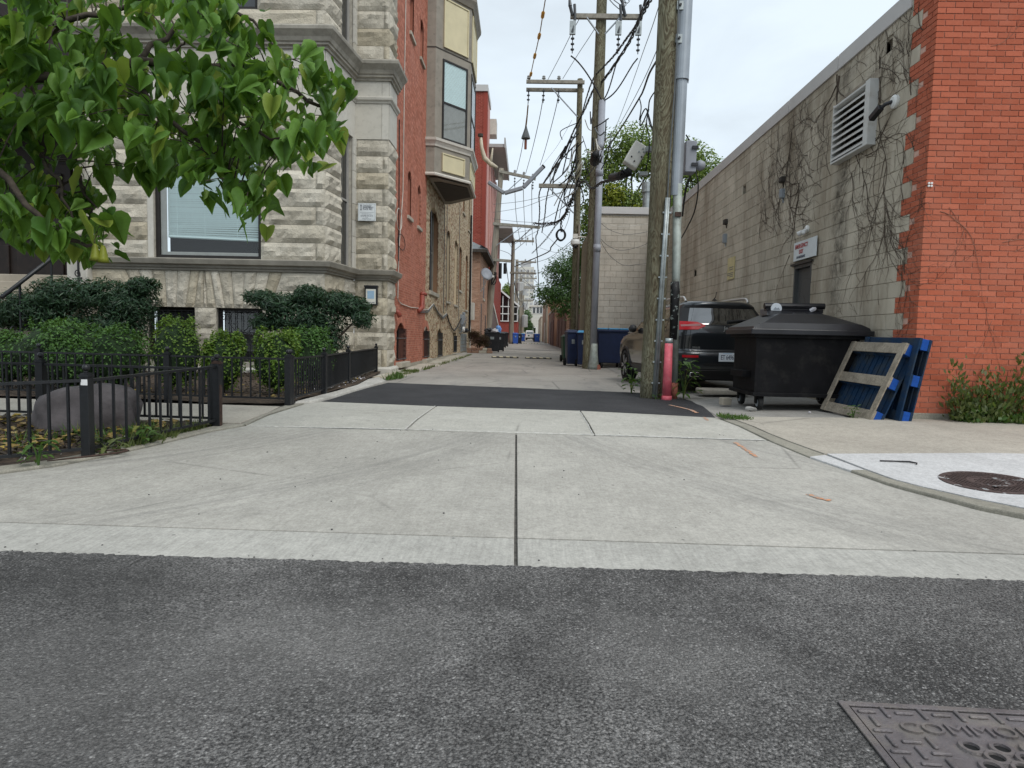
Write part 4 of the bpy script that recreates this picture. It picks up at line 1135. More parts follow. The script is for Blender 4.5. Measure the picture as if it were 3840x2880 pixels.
lead([(FX+.06, 38.4, 12.0), (FX+.06, 38.4, 0.4)], 0.05, 'pale_trim', 'downspout')
lead([(FX+.06, 37.9, 8.0), (FX+.08, 37.8, 4.0), (FX+.06, 37.9, 1.0)], 0.06, 'cable_black')
m = MB(); m.box(FX+0.02, FX+0.3, 38.0, 38.5, 2.05, 3.05); m.build('meter_box', 'pale_trim', GS, bevel=0.02)
for (y, z, h) in ((33.2, 1.7, 0.5), (33.7, 1.75, 0.45), (34.2, 1.9, 0.45)):
    m = MB(); m.box(FX, FX+0.14, y, y+0.28, z, z+h); m.build('meter_box', 'grey_metal', GS, bevel=0.01)
m = MB(); m.lathe([(0.0,0.0),(0.13,0.0),(0.13,0.2),(0.0,0.22)], (FX+0.02, 33.4, 1.45), 12, 'x'); m.build('gas_meter', 'lamp_white', GS, smooth=False)
m = MB(); m.lathe([(0.0,0.0),(0.12,0.0),(0.12,0.25),(0.0,0.3)], (FX+0.05, 34.2, 1.40), 12, 'x'); m.build('gas_meter', 'black_plastic', GS)
for k in range(9):
    q = random.Random(k); lead([(FX+.08, 31.5+q.uniform(0,2), 1.3+q.uniform(-.1,.3)), (FX+.12, 32.5+q.uniform(0,1.2), 1.5+q.uniform(-.2,.3)), (FX+.08, 34+q.uniform(0,2.5), 1.8+q.uniform(-.2,.4))], 0.018, 'cable_grey')

# ---- oriel: timber bay hung on the flank
OR = [(-3.45, 21.55), (-3.16, 21.55), (-2.14, 22.75), (-2.16, 25.0), (-3.2, 26.2), (-3.45, 26.2)]
OZ = 6.34
def prism_z(pl, z0, z1): 
    b = MB(); n = len(pl)
    b.add([(x, y, z0) for x, y in pl] + [(x, y, z1) for x, y in pl], [tuple(range(n)), tuple(range(n, 2*n))] + [(i, (i+1) % n, n+(i+1) % n, n+i) for i in range(n)])
    return b
prism_z(OR, OZ, 13.0).build('oriel', 'taupe_paint', GS)
opath = OR
band('oriel_base_moulding', opath, [(0.0, OZ-0.05), (0.07, OZ-0.05), (0.08, OZ), (0.05, OZ+0.04), (0.0, OZ+0.05)], 'pale_trim', GS)
band('oriel_sill_moulding', opath, [(0.0, 7.22), (0.04, 7.22), (0.05, 7.28), (0.10, 7.36), (0.13, 7.38), (0.14, 7.46), (0.0, 7.50)], 'pale_trim', GS)
band('oriel_upper_moulding', opath, [(0.0, 12.05), (0.05, 12.05), (0.1, 12.15), (0.16, 12.25), (0.17, 12.35), (0.0, 12.4)], 'taupe_paint', GS)
band('oriel_bead', opath, [(0.0, 10.30), (0.015, 10.30), (0.015, 10.33), (0.0, 10.33)], 'eave_wood', GS)
b = prism_z([(x*0.92-0.20, 23.9+(y-23.9)*0.86) for x, y in OR], OZ-0.075, OZ-0.045); b.build('oriel_soffit', 'taupe_paint', GS)
b = prism_z([(x*0.80-0.52, 23.9+(y-23.9)*0.66) for x, y in OR], OZ-0.10, OZ-0.072); b.build('soffit_panel', 'eave_wood', GS)
def on_face(i):
    a, b_ = Vector((*OR[i], 0)), Vector((*OR[i+1], 0)); d = (b_-a); L = d.length; d.normalize(); n = Vector((d.y, -d.x, 0))
    return (lambda u, z, dd: tuple(a + d*u - n*dd + Vector((0,0,z)))), L
def panel(P, u0, u1, z0, z1, mat='cream_paint'):
    m = MB(); m.prism([P(u0,z0,0), P(u1,z0,0), P(u1,z1,0), P(u0,z1,0)], Vector(P(0,0,-0.03)) - Vector(P(0,0,0)))
    o = m.build('panel', mat, GS, bevel=0.012)
    f_ = MB(); fw = 0.045
    for (a, b_, c, d) in ((u0-fw, u1+fw, z0-fw, z0), (u0-fw, u1+fw, z1, z1+fw), (u0-fw, u0, z0, z1), (u1, u1+fw, z0, z1)):
        f_.prism([P(a,c,0), P(b_,c,0), P(b_,d,0), P(a,d,0)], Vector(P(0,0,-0.055)) - Vector(P(0,0,0)))
    f_.build('panel_moulding', mat, o, bevel=0.008)
Pa, La = on_face(1)
panel(Pa, 0.36, La-0.28, 6.52, 7.02)
panel(Pa, 0.36, La-0.20, 10.45, 11.9)
def oriel_window(P, u0, u1, z0, z1):
    cs = MB(); fw = 0.06
    for (a, b_, c, d) in ((u0-fw, u1+fw, z0-fw, z0), (u0-fw, u1+fw, z1, z1+fw), (u0-fw, u0, z0, z1), (u1, u1+fw, z0, z1)):
        cs.prism([P(a,c,0), P(b_,c,0), P(b_,d,0), P(a,d,0)], Vector(P(0,0,-0.035)) - Vector(P(0,0,0)))
    w = cs.build('window', 'brown_frame', GS)
    zm = z0 + (z1-z0)*0.46
    m = MB(); m.prism([P(u0,zm-.03,0.0), P(u1,zm-.03,0.0), P(u1,zm+.03,0.0), P(u0,zm+.03,0.0)], Vector(P(0,0,-0.03)) - Vector(P(0,0,0))); m.build('meeting_rail', 'brown_frame', w)
    for (za_, zb_, k) in ((z0, zm-.03, -0.012), (zm+.03, z1, -0.02)):
        g = MB(); g.quad(P(u0,za_,k), P(u1,za_,k), P(u1,zb_,k), P(u0,zb_,k)); g.build('pane', 'window_glass', w)
        bl = MB(); z = zb_
        while z > za_+0.02:
            bl.quad(P(u0,z,-0.003), P(u1,z,-0.003), P(u1,z-.038,-0.009), P(u0,z-.038,-0.009)); z -= 0.042
        bl.build('blind', 'blind' if za_ > z0+0.1 else 'grey_frame', w)
oriel_window(Pa, 0.36, La-0.22, 7.56, 9.98)
Pb, Lb = on_face(2)
panel(Pb, 0.25, Lb-0.25, 6.52, 7.02); panel(Pb, 0.25, Lb-0.25, 10.45, 11.9)
oriel_window(Pb, 0.3, Lb-0.3, 7.56, 9.98)
Pc, Lc = on_face(3)
panel(Pc, 0.3, Lc-0.3, 6.52, 7.02); oriel_window(Pc, 0.3, Lc-0.3, 7.56, 9.98)

# ---- entrance porch and steps at the left edge of the picture
m = MB(); m.box(-16, -10.3, 16.6, 17.0, 0.1, 10.4); m.build('porch_wall', 'dark_wood', GS)
m = MB(); m.box(-14.6, -11.6, 16.5, 16.62, 2.2, 5.2)
for i in range(2):
    for j in range(3): m.box(-14.4+i*1.4, -13.2+i*1.4, 16.44, 16.52, 2.4+j*0.9, 3.15+j*0.9)
m.build('porch_door', 'dark_wood', GS, bevel=0.02)
m = MB(); m.box(-16, -10.25, 14.9, 17.0, 5.9, 6.3); m.build('porch_roof', 'dark_wood', GS)
stone_face((-10.9, 15.6, 0), XP, YN, 0.0, 0.6, zu, [], lens=(0.6, 0.8)); m = MB(); m.box(-10.9, -10.3, 15.612, 16.2, 0.1, 5.9); m.build('porch_pier', 'stone_joint', GS)
stone_face((-10.3, 15.6, 0), (BX0+10.3, BY-15.6, 0), (-1.3, -0.6, 0), 0.0, 1.43, zl, [], lens=(0.6, 0.9))
stone_face((-10.3, 15.6, 0), (BX0+10.3, BY-15.6, 0), (-1.3, -0.6, 0), 0.0, 1.43, zu, [], lens=(0.6, 0.9))
ST = thing('entrance_steps', 'pale stone steps rising to the dark porch at the left edge', 'steps', (-11.5, 12.5, 0.2))
for k in range(12):
    m = MB(); m.box(-14.5, -9.62, 11.7+0.27*k, 15.3, 0.12+0.18*k, 0.30+0.18*k-0.004)
    m.build('step', 'step_stone', ST, bevel=0.015)
m = MB(); m.box(-10.05, -9.6, 14.1, 15.6, 0.2, 2.72); m.build('end_pier', 'smooth_stone', ST, bevel=0.02)
RL = thing('stair_railing', 'black iron stair railing with curled scrolls beside the stone steps', 'railing', (-9.75, 12.5, 0.8))
X = -9.72
m = MB(); m.tube([(X, 11.9, 1.62), (X, 14.05, 3.05), (X, 14.15, 3.06)], 0.038, 8); m.build('handrail', 'black_iron', RL, smooth=True)
m = MB(); m.bar((X, 11.95, 0.72), (X, 14.1, 2.18), 0.03, 0.03); m.build('lower_rail', 'black_iron', RL)
for (y, za, zb) in ((12.35, 0.6, 1.92), (13.2, 1.2, 2.5), (14.0, 1.7, 3.03)):
    m = MB(); m.box(X-.016, X+.016, y-.016, y+.016, za, zb); m.build('baluster', 'black_iron', RL)
for k in range(7):
    y = 12.15+0.3*k; z = 0.98+0.205*k
    m = MB()
    m.tube([(X, y+0.01+(0.02+0.085*t)*math.cos(1+t*10)*(-1), z+0.04+(0.02+0.085*t)*math.sin(1+t*10)) for t in [i/24 for i in range(25)]], 0.012, 5)
    m.build('scroll', 'black_iron', RL)
m = MB(); m.tube([(X, 13.72+(0.02+0.1*t)*math.cos(t*10), 2.62+(0.02+0.1*t)*math.sin(t*10)) for t in [i/24 for i in range(25)]], 0.012, 5); m.build('scroll', 'black_iron', RL)
# ---------------------------------------------------------------- brick and block building on the right
RB = thing('block_building', 'flat-roofed building with red brick front and painted block side wall, right of the alley', 'building', (4.68, 8.0, 0.2))
WX, WY = 4.68, 8.0
Pfr = lambda u, z, d: (u, WY + d, z)            # front, facing the street
Psd = lambda u, z, d: (WX + d, u, z)            # side, facing the alley
CO, BL = 0.2032, 0.395
Z0 = 0.29
DOOR = (11.05, 11.76, 0.20, 2.46)
LOUV = (9.29, 10.34, 3.86, 4.66)
holes = [DOOR + (0,), LOUV + (0,), (8.95, 9.10, 4.93, 5.12, 0), (14.62, 14.82, 4.32, 4.53, 0), (18.6, 18.8, 2.9, 3.1, 0)]
m = MB()
back_wall(WX, 14.0, 0.1, 5.6, [], Pfr, m, 0.0)
m.build('front_core', 'front_mortar', RB)
m = MB()
back_wall(WY+0.5, 23.0, 0.1, 5.45, holes, Psd, m, 0.006)
for h in holes: reveal(*h[:4], Psd, m, 0.0, 0.2)
m.build('side_core', 'block_mortar', RB)
m = MB(); back_wall(WY+0.0, WY+0.5, 0.1, 5.6, [], Psd, m, 0.002); m.build('corner_core', 'red_mortar', RB)
m = MB(); m.quad((WX+.01, WY, 5.4), (14, WY, 5.4), (14, 40, 5.4), (WX+.01, 40, 5.4)); m.build('roof', 'slate', RB)
# front bricks
brick_face(Pfr, XP, YN, WX-0.012, 7.6, Z0, 5.6, [], RB, 'front_brick', near=lambda u, z: (u-4.7)**2*0.3 + (z-1.6)**2, length=0.2032, joint=0.011, proud=0.009)
# toothed brick return on the side: three brick courses to each block course
def tooth(r_, ua, ub):
    lim = WY + (0.305 if ((r_ // 3) % 2) else 0.505)
    return ub < lim + 0.02
c3 = CO/3
brick_face(Psd, (0,1,0), (-1,0,0), WY, WY+0.505, Z0, 5.42, [], RB, 'front_brick', near=lambda u, z: (z-1.6)**2, edge=tooth, course=c3, length=0.2032, joint=0.010, name='return_brick', singles=120)
# blocks of the side wall
def btooth(r_, ua, ub): return ua > WY + (0.25 if (r_ % 2) else 0.45)
full = []; rest = MB(); q = random.Random(77)
singles = []
for r_ in range(26):
    za = Z0 + CO*r_ + 0.004; zb = za + CO - 0.008
    if za > 5.4: break
    zb = min(zb, 5.44)
    u = WY + (0.305 if r_ % 2 else 0.505) + 0.003
    first = True
    while u < 23.0:
        L = BL if not (first and False) else BL/2
        ua, ub = u, min(u + L - 0.008, 23.0)
        u += L; first = False
        segs = [(ua, ub)]
        for (a, b, c, d, _) in holes:
            if c < (za+zb)/2 < d:
                ns = []
                for (s0, s1) in segs:
                    if b <= s0 or a >= s1: ns.append((s0, s1)); continue
                    if a > s0: ns.append((s0, a))
                    if b < s1: ns.append((b, s1))
                segs = ns
        for s in segs:
            if s[1]-s[0] > 0.03: full.append((s[0], s[1], za, zb))
def block_box(b, ua, ub, za, zb, P, pr, dep=0.05):
    A = [P(ua,za,-pr), P(ub,za,-pr), P(ub,zb,-pr), P(ua,zb,-pr)]; B = [P(ua,za,dep), P(ub,za,dep), P(ub,zb,dep), P(ua,zb,dep)]
    b.add(A+B, [(0,1,2,3), (0,4,5,1), (1,5,6,2), (2,6,7,3), (3,7,4,0)])
full.sort(key=lambda t_: t_[0])
shared = {}
n1 = 0
for (ua, ub, za, zb) in full:
    if n1 < 300:
        key = (round(ub-ua, 3), round(zb-za, 3))
        if key not in shared:
            b = MB(); l, h = ub-ua, zb-za
            block_box(b, 0, l, 0, h, lambda u_, z_, d_: (d_, u_, z_), 0.006)
            me = b.mesh('block'); me.materials.append(MAT['side_block']); shared[key] = me
        piece('block', shared[key], (WX + q.uniform(-.0015, .0015), ua, za), RB); n1 += 1
    else: block_box(rest, ua, ub, za, zb, Psd, 0.006 + q.uniform(-.0015, .0015))
stuff(rest.build('blocks', 'side_block', RB))
# the wing across the end of the lot
PB = lambda u, z, d: (u, 23.0 + d, z)
m = MB(); back_wall(2.42, 4.7, 0.1, 5.5, [], PB, m, 0.006); m.quad((2.424, 23.01, 0.1), (2.424, 31, 0.1), (2.424, 31, 5.5), (2.424, 23.01, 5.5)); m.build('wing_core', 'block_mortar', RB)
r2 = MB(); n1 = 0
shared2 = {}
for r_ in range(26):
    za = 0.22 + CO*1.0*r_ + 0.004; zb = za + CO - 0.009
    if za > 5.3: break
    u = 2.42 - (0.2 if r_ % 2 else 0)
    while u < 4.68:
        ua, ub = max(u, 2.42), min(u + 0.40 - 0.009, 4.69); u += 0.40
        if ub-ua < 0.03: continue
        key = round(ub-ua, 3)
        if key not in shared2:
            b = MB(); block_box(b, 0, ub-ua, 0, zb-za, lambda u_, z_, d_: (u_, d_, z_), 0.006); me = b.mesh('wing_block'); me.materials.append(MAT['back_block']); shared2[key] = me
        piece('wing_block', shared2[key], (ua, 23.0, za), RB)
m = MB(); m.box(2.36, 4.72, 22.95, 23.3, 5.42, 5.66); m.build('coping', 'coping_metal', RB, bevel=0.01)
for (a, b) in ((8.0, 10.43), (10.45, 12.33), (12.35, 16.6), (16.62, 20.0), (20.02, 23.4)):
    m = MB(); m.box(WX-0.035, WX+0.35, a + (0.0 if a > 8.1 else 0.53), b, 5.29, 5.515); m.build('coping', 'coping_metal', RB, bevel=0.008)
# louvre
m = MB()
a, b, c, d = LOUV
for (y0, y1, z0, z1) in ((a-0.06, a+0.06, c-0.03, d+0.05), (b-0.05, b-0.035, c-0.03, d+0.05), (a+0.06, b-0.05, d-0.0, d+0.03), (a+0.06, b-0.05, c-0.03, c+0.0)):
    m.box(WX-0.13, WX+0.02, y0, y1, z0, z1)
lv = m.build('louvre', 'white_metal', RB, bevel=0.006)
m = MB(); m.quad((WX+0.1, a, c), (WX+0.1, b, c), (WX+0.1, b, d), (WX+0.1, a, d)); m.build('dark_duct', 'dark_void', lv)
for i in range(8):
    z = c + 0.02 + (d-c-0.04)*i/8
    m = MB(); m.prism([(WX-0.125, a+0.06, z), (WX-0.125, a+0.06, z+0.03), (WX-0.02, a+0.06, z+0.115), (WX-0.02, a+0.06, z+0.09)], (0, b-a-0.085, 0)); m.build('blade', 'white_metal', lv)
m = MB(); m.box(WX-0.02, WX+0.02, a-0.12, b+0.1, d+0.05, d+0.16); m.build('lintel', 'pallet_grey', RB)
# emergency exit door
m = MB()
a, b, c, d = DOOR
for (y0, y1, z0, z1) in ((a, a+0.05, c, d), (b-0.05, b, c, d), (a+0.05, b-0.05, d-0.06, d)): m.box(WX-0.012, WX+0.12, y0, y1, z0, z1)
fr = m.build('door_frame', 'door_grey', RB)
m = MB(); m.box(WX+0.05, WX+0.10, a+0.05, b-0.05, c, d-0.06); dr = m.build('door', 'door_grey', RB, bevel=0.004)
m = MB(); m.prism([(WX+0.048, 11.30, 1.66), (WX+0.048, 11.345, 1.73), (WX+0.048, 11.39, 1.66), (WX+0.048, 11.345, 1.59)], (-0.003, 0, 0)); m.build('door_sticker', 'sign_white', dr)
m = MB(); m.tube([(WX+0.05, 11.12, 1.05), (WX-0.02, 11.12, 1.05), (WX-0.02, 11.2, 1.05)], 0.012, 6); m.build('handle', 'galvanised', dr)
m = MB(); m.box(WX-0.05, WX+0.0, a-0.06, b+0.08, d+0.0, d+0.035); m.build('drip_cap', 'eave_wood', RB)
# small things on the side wall
SG = thing('exit_sign', 'white board with red emergency exit lettering above the grey steel door', 'sign', (WX, 11.3, 2.5))
m = MB(); m.box(WX-0.05, WX-0.035, 10.82, 11.72, 2.53, 2.85); m.build('board', 'sign_white', SG, bevel=0.003)
rt, up = (0,-1,0), (0,0,1)
for (tx, z, s, mt) in (('EMERGENCY', 2.765, 0.098, 'sign_red'), ('EXIT', 2.668, 0.092, 'sign_red'), ('DO NOT BLOCK', 2.582, 0.055, 'sign_ink')):
    text_part('lettering', tx, s, mt, (WX-0.053, 11.40, z), rt, up, SG, bold=0.002, sx=0.92 if tx != 'DO NOT BLOCK' else 0.85)
YS = thing('notice_board', 'narrow pale yellow notice with faded print on the block wall beyond the door', 'sign', (WX, 15.35, 2.8))
m = MB(); m.box(WX-0.03, WX-0.01, 15.12, 15.62, 2.55, 3.05); m.build('board', 'sign_yellow', YS)
m = MB()
q = random.Random(3)
for (z, n) in ((2.82, 5), (2.77, 5), (2.69, 6), (2.65, 6), (2.61, 4)):
    y = 15.18
    for k in range(n):
        L = q.uniform(.03, .07); m.box(WX-0.032, WX-0.0302, y, y+L, z-.010, z+.010); y += L + 0.02
m.build('faded_print', 'sign_ink', YS)
def wall_light(label, y, z, k=0.8):
    t_ = thing('flood_lamp', label, 'lamp', (WX, y, z))
    m = MB(); m.lathe([(0.0,0.0),(0.075*k,0.0),(0.075*k,-0.035),(0.05*k,-0.05),(0.0,-0.05)], (WX, y, z), 14, 'x'); m.build('base_plate', 'lamp_white', t_, smooth=False)
    for sg in (-1, 1):
        d = Vector((-0.75, 0.55*sg, -0.5)).normalized(); mm = d.to_track_quat('Z', 'Y').to_matrix()
        m = MB(); m.lathe([(0.015,0.0),(0.017,0.05),(0.036,0.07),(0.045,0.14),(0.0,0.145)], Vector((WX-0.03, y+0.03*sg, z-0.01)), 12, 'z', mm); m.build('lamp_head', 'lamp_white', t_, smooth=True)
    return t_
wall_light('twin white flood lamp over the emergency exit sign on the block wall', 11.28, 3.03)
t_ = thing('security_camera', 'black security camera on a round white mount beside the brick edge', 'camera', (WX, 8.85, 4.22))
m = MB(); m.lathe([(0.0,0.0),(0.085,0.0),(0.085,-0.04),(0.06,-0.06),(0.0,-0.06)], (WX, 8.78, 4.24), 16, 'x'); m.build('mount', 'lamp_white', t_)
m = MB(); m.tube([(WX-0.05, 8.78, 4.24), (WX-0.12, 8.82, 4.22), (WX-0.15, 8.9, 4.18)], 0.025, 8); m.build('arm', 'black_plastic', t_)
m = MB(); m.bar((WX-0.15, 8.86, 4.20), (WX-0.17, 9.06, 4.11), 0.075, 0.075); m.build('body', 'black_plastic', t_, bevel=0.01)
for (lab, y, z, w, h, mt) in (('small grey box high on the stained block wall', 12.42, 3.86, 0.10, 0.17, 'grey_metal'), ('dark square fitting just above the grey wall box', 12.45, 4.12, 0.14, 0.10, 'eave_wood'), ('tiny grey fitting far along the block wall', 15.9, 3.95, 0.14, 0.12, 'eave_wood'), ('little pale box below the far grey fitting', 15.9, 3.56, 0.12, 0.22, 'grey_metal')):
    t_ = thing('wall_box', lab, 'box', (WX, y, z))
    m = MB(); m.box(WX-0.08, WX, y-w/2, y+w/2, z-h/2, z+h/2); m.build('case', mt, t_, bevel=0.008)
    m = MB(); m.box(WX-0.09, WX-0.0802, y-w/2+.015, y+w/2-.015, z-h/2+.015, z+h/2-.015); m.build('cover', mt, t_, bevel=0.003)
    m = MB(); m.tube([(WX-0.03, y, z-h/2), (WX-0.01, y, z-h/2-0.08)], 0.012, 6); m.build('conduit', mt, t_)
# white plastic clip on the brick corner
m = MB()
for dx in (-0.016, 0.016):
    for dz in (-0.016, 0.016): m.lathe([(0.0,0.0),(0.013,0.0),(0.013,-0.012),(0.0,-0.014)], (WX+0.03+dx, WY-0.011, 3.01+dz), 8, 'y')
tag(m.build('wall_clip', 'lamp_white'), 'four-dot white plastic clip on the red brick corner', 'clip')
# metal bracket strip
m = MB(); m.box(WX-0.012, WX-0.008, 8.72, 8.80, 3.35, 3.62); m.build('patch_plate', 'side_block', RB)
# ---- bare creeper stems on the side wall
def creeper(name, label, seeds, mat, rng, spread, face='side', thick=0.008):
    b = MB(); q = random.Random(rng)
    def grow(y, z, ang, L, r_, lev):
        pts = []; rs = []; n = max(3, int(L/0.07))
        for i in range(n+1):
            dd = 0.012 + q.uniform(0, .004)
            pts.append((WX - dd, y, z) if face == 'side' else (y, WY - dd, z)); rs.append(r_*(1 - 0.75*i/n))
            if (z < 0.5 or z > 5.26) : break
            y += 0.07*math.cos(ang); z += 0.07*math.sin(ang)
            ang += q.uniform(-.28, .28) + (0.05 if math.sin(ang) > 0 else -0.02)
            if lev < 3 and q.random() < (0.26, 0.30, 0.20)[lev]:
                grow(y, z, ang + q.choice((-1, 1))*q.uniform(0.35, 1.0), L*q.uniform(0.25, 0.6), r_*0.6, lev+1)
        if len(pts) > 2: b.tube(pts, rs, 4, cap=False)
    for (y, z, a, L, r_) in seeds: grow(y, z, a, L, r_, 0)
    o = b.build(name, mat); return stuff(tag(o, label, 'creeper'))
sd = []
q = random.Random(19)
for k in range(46):      # dense tangle left of the louvre, under the coping
    sd.append((q.uniform(10.5, 13.6), q.uniform(3.0, 4.9), q.uniform(0.2, 1.1), q.uniform(0.5, 1.2), 0.0045))
for k in range(24):      # between louvre and brick edge, hanging from the coping
    sd.append((q.uniform(8.5, 9.6), q.uniform(4.3, 5.2), q.uniform(0.6, 1.4), q.uniform(0.4, 0.9), 0.004))
sd += [(10.42, 5.2, -1.52, 1.9, 0.016), (10.5, 5.25, -1.6, 1.7, 0.013), (12.2, 4.9, -1.6, 1.7, 0.011), (11.75, 3.9, -1.75, 1.2, 0.009), (9.25, 5.0, -1.75, 2.6, 0.008), (9.55, 3.6, -1.9, 1.2, 0.007), (9.85, 3.6, -1.95, 1.0, 0.006)]
for k in range(26): sd.append((q.uniform(8.6, 11.5), q.uniform(1.4, 3.2), q.uniform(0, 1.4), q.uniform(0.12, 0.3), 0.003))
creeper('bare_creeper', 'tangled bare creeper stems spreading over the block wall around the white louvre', sd, 'vine', 5, 1)
sd = [(8.25+q.uniform(-.2, .3), z, q.uniform(.5, 1.4), q.uniform(.3, .8), 0.006) for z in (1.9, 2.0, 2.2, 2.3, 2.9, 3.5, 4.2, 4.5, 4.7, 4.9)]
creeper('corner_creeper', 'dry creeper stems clinging to the dark brick return at the wall corner', sd, 'vine', 9, 1)
sd = [(4.85, 2.7, -0.25, 1.5, 0.004), (4.95, 2.75, -0.9, 0.5, 0.003), (5.6, 2.35, 0.25, 0.9, 0.003), (5.75, 2.25, 0.4, 0.7, 0.003), (5.3, 4.6, 0.15, 0.5, 0.003)]
creeper('thin_creeper', 'few thin pale creeper stems wandering over the red brick front', sd, 'vine_pale', 4, 1, 'front')
# ---------------------------------------------------------------- iron fences
def fence(name, label, pts, zr, zb, zt, gap, ps=0.075, posts=None, rust=(), chipped=()):
    """posts at pts (x, y); rails, pickets and ball-topped posts are parts"""
    F = thing(name, label, 'fence', (pts[0][0], pts[0][1], ground_z(pts[0][1])))
    for i, (x, y) in enumerate(pts):
        g = ground_z(y) + 0.02
        m = MB(); m.box(x-ps/2, x+ps/2, y-ps/2, y+ps/2, g-0.05, g+zt-0.13)
        po = m.build('post', 'black_iron', F, bevel=0.004)
        m = MB(); m.box(x-ps*.58, x+ps*.58, y-ps*.58, y+ps*.58, g+zt-0.13, g+zt-0.115); m.box(x-ps*.42, x+ps*.42, y-ps*.42, y+ps*.42, g+zt-0.115, g+zt-0.10)
        m.build('cap', 'rusty_iron' if i in rust else 'black_iron', po)
        m = MB(); r_ = ps*0.40
        m.lathe([(r_*.7, 0), (r_*.45, 0.01)] + [(max(0.001, r_*math.sin(t)), 0.012 + r_*(1-math.cos(t))) for t in [0.5+k*(PI-0.5)/8 for k in range(9)]], (x, y, g+zt-0.10), 14)
        m.build('ball', 'black_iron', po, smooth=True)
        if i in rust:
            m = MB(); m.box(x+ps/2-0.002, x+ps/2+0.002, y-ps/2+.006, y+ps/2-.006, g-0.03, g+zt*0.55); m.build('rust_stain', 'rusty_iron', po)
        if i in chipped:
            m = MB(); m.box(x-ps*.3, x+ps*.45, y-ps/2-0.002, y-ps/2+.001, g+zr-0.035, g+zr+0.01); m.build('chipped_paint', 'chipped_white', po)
    for (a, b) in zip(pts[:-1], pts[1:]):
        A, B = Vector((*a, 0)), Vector((*b, 0)); L = (B-A).length; d = (B-A).normalized()
        ga, gb = ground_z(a[1])+0.02, ground_z(b[1])+0.02
        s, e = A + d*ps*.5, B - d*ps*.5
        m = MB(); m.bar(s + Vector((0,0,ga+zr)), e + Vector((0,0,gb+zr)), 0.034, 0.022); m.build('top_rail', 'black_iron', F)
        m = MB(); m.bar(s + Vector((0,0,ga+zb)), e + Vector((0,0,gb+zb)), 0.024, 0.022); m.build('bottom_rail', 'black_iron', F)
        n = max(2, int(round(L/gap)))
        for k in range(1, n):
            p = A + d*(L*k/n); g = ga + (gb-ga)*k/n
            m = MB(); m.box(p.x-.0085, p.x+.0085, p.y-.0085, p.y+.0085, g+zb+.011, g+zr-.011)
            m.build('picket', 'black_iron', F)
    return F
fence('iron_fence', 'low black iron fence along the kerb round the front planting bed', [(-4.62, 3.95), (-3.43, 5.0), (-3.10, 6.46)], 0.60, 0.065, 0.76, 0.122, chipped=(1,), rust=(2,), ps=0.07)
fence('iron_fence', 'black iron fence behind the boulder on the pavement side of the front bed', [(-3.16, 6.52), (-5.0, 6.60), (-6.9, 6.72)], 0.57, 0.07, 0.72, 0.125)
fence('iron_fence', 'black iron fence in front of the boxwoods along the house garden', [(-3.03, 8.22), (-4.66, 8.36), (-6.46, 8.5), (-8.3, 8.62), (-10.1, 8.75)], 0.59, 0.085, 0.74, 0.13)
fence('iron_fence', 'black iron fence along the alley kerb running back to the stone house', [(-3.03, 8.30), (-3.05, 9.75), (-3.28, 11.9), (-3.66, 15.75)], 0.59, 0.085, 0.74, 0.105)
# boulder in the front bed
b = bmesh.new(); bmesh.ops.create_icosphere(b, subdivisions=4, radius=1.0)
for v in b.verts:
    p = v.co.copy(); n = mnoise.noise(p*1.3 + Vector((4,1,2)))*0.26 + abs(mnoise.noise(p*2.6))*0.14 + mnoise.noise(p*7)*0.03
    p *= (1 + n)
    p.z = p.z if p.z < 0.62 else 0.62 + (p.z-0.62)*0.35
    if p.x < -0.3: p.z -= 0.25*(-p.x-0.3)
    v.co = Vector((p.x*0.46, p.y*0.34, p.z*0.41))
me = bpy.data.meshes.new('boulder'); b.to_mesh(me); b.free(); me.materials.append(MAT['boulder'])
for p in me.polygons: p.use_smooth = True
o = bpy.data.objects.new('boulder', me); C.objects.link(o); o.location = (-4.16, 6.12, 0.25)
tag(o, 'large dark grey boulder lying in the fenced front bed', 'boulder')
# bent rusty edging stake on the kerb
m = MB(); m.tube([(-3.55, 4.72, 0.105), (-3.42, 4.80, 0.115), (-3.30, 4.90, 0.12), (-3.20, 5.02, 0.125), (-3.17, 5.10, 0.128), (-3.22, 5.14, 0.128), (-3.34, 5.08, 0.128), (-3.38, 5.03, 0.128)], [0.004,0.007,0.009,0.009,0.008,0.007,0.007,0.005], 7)
tag(m.build('rusty_stake', 'rusty_iron', smooth=True), 'bent rusty metal strip lying at the foot of the fence post', 'scrap')
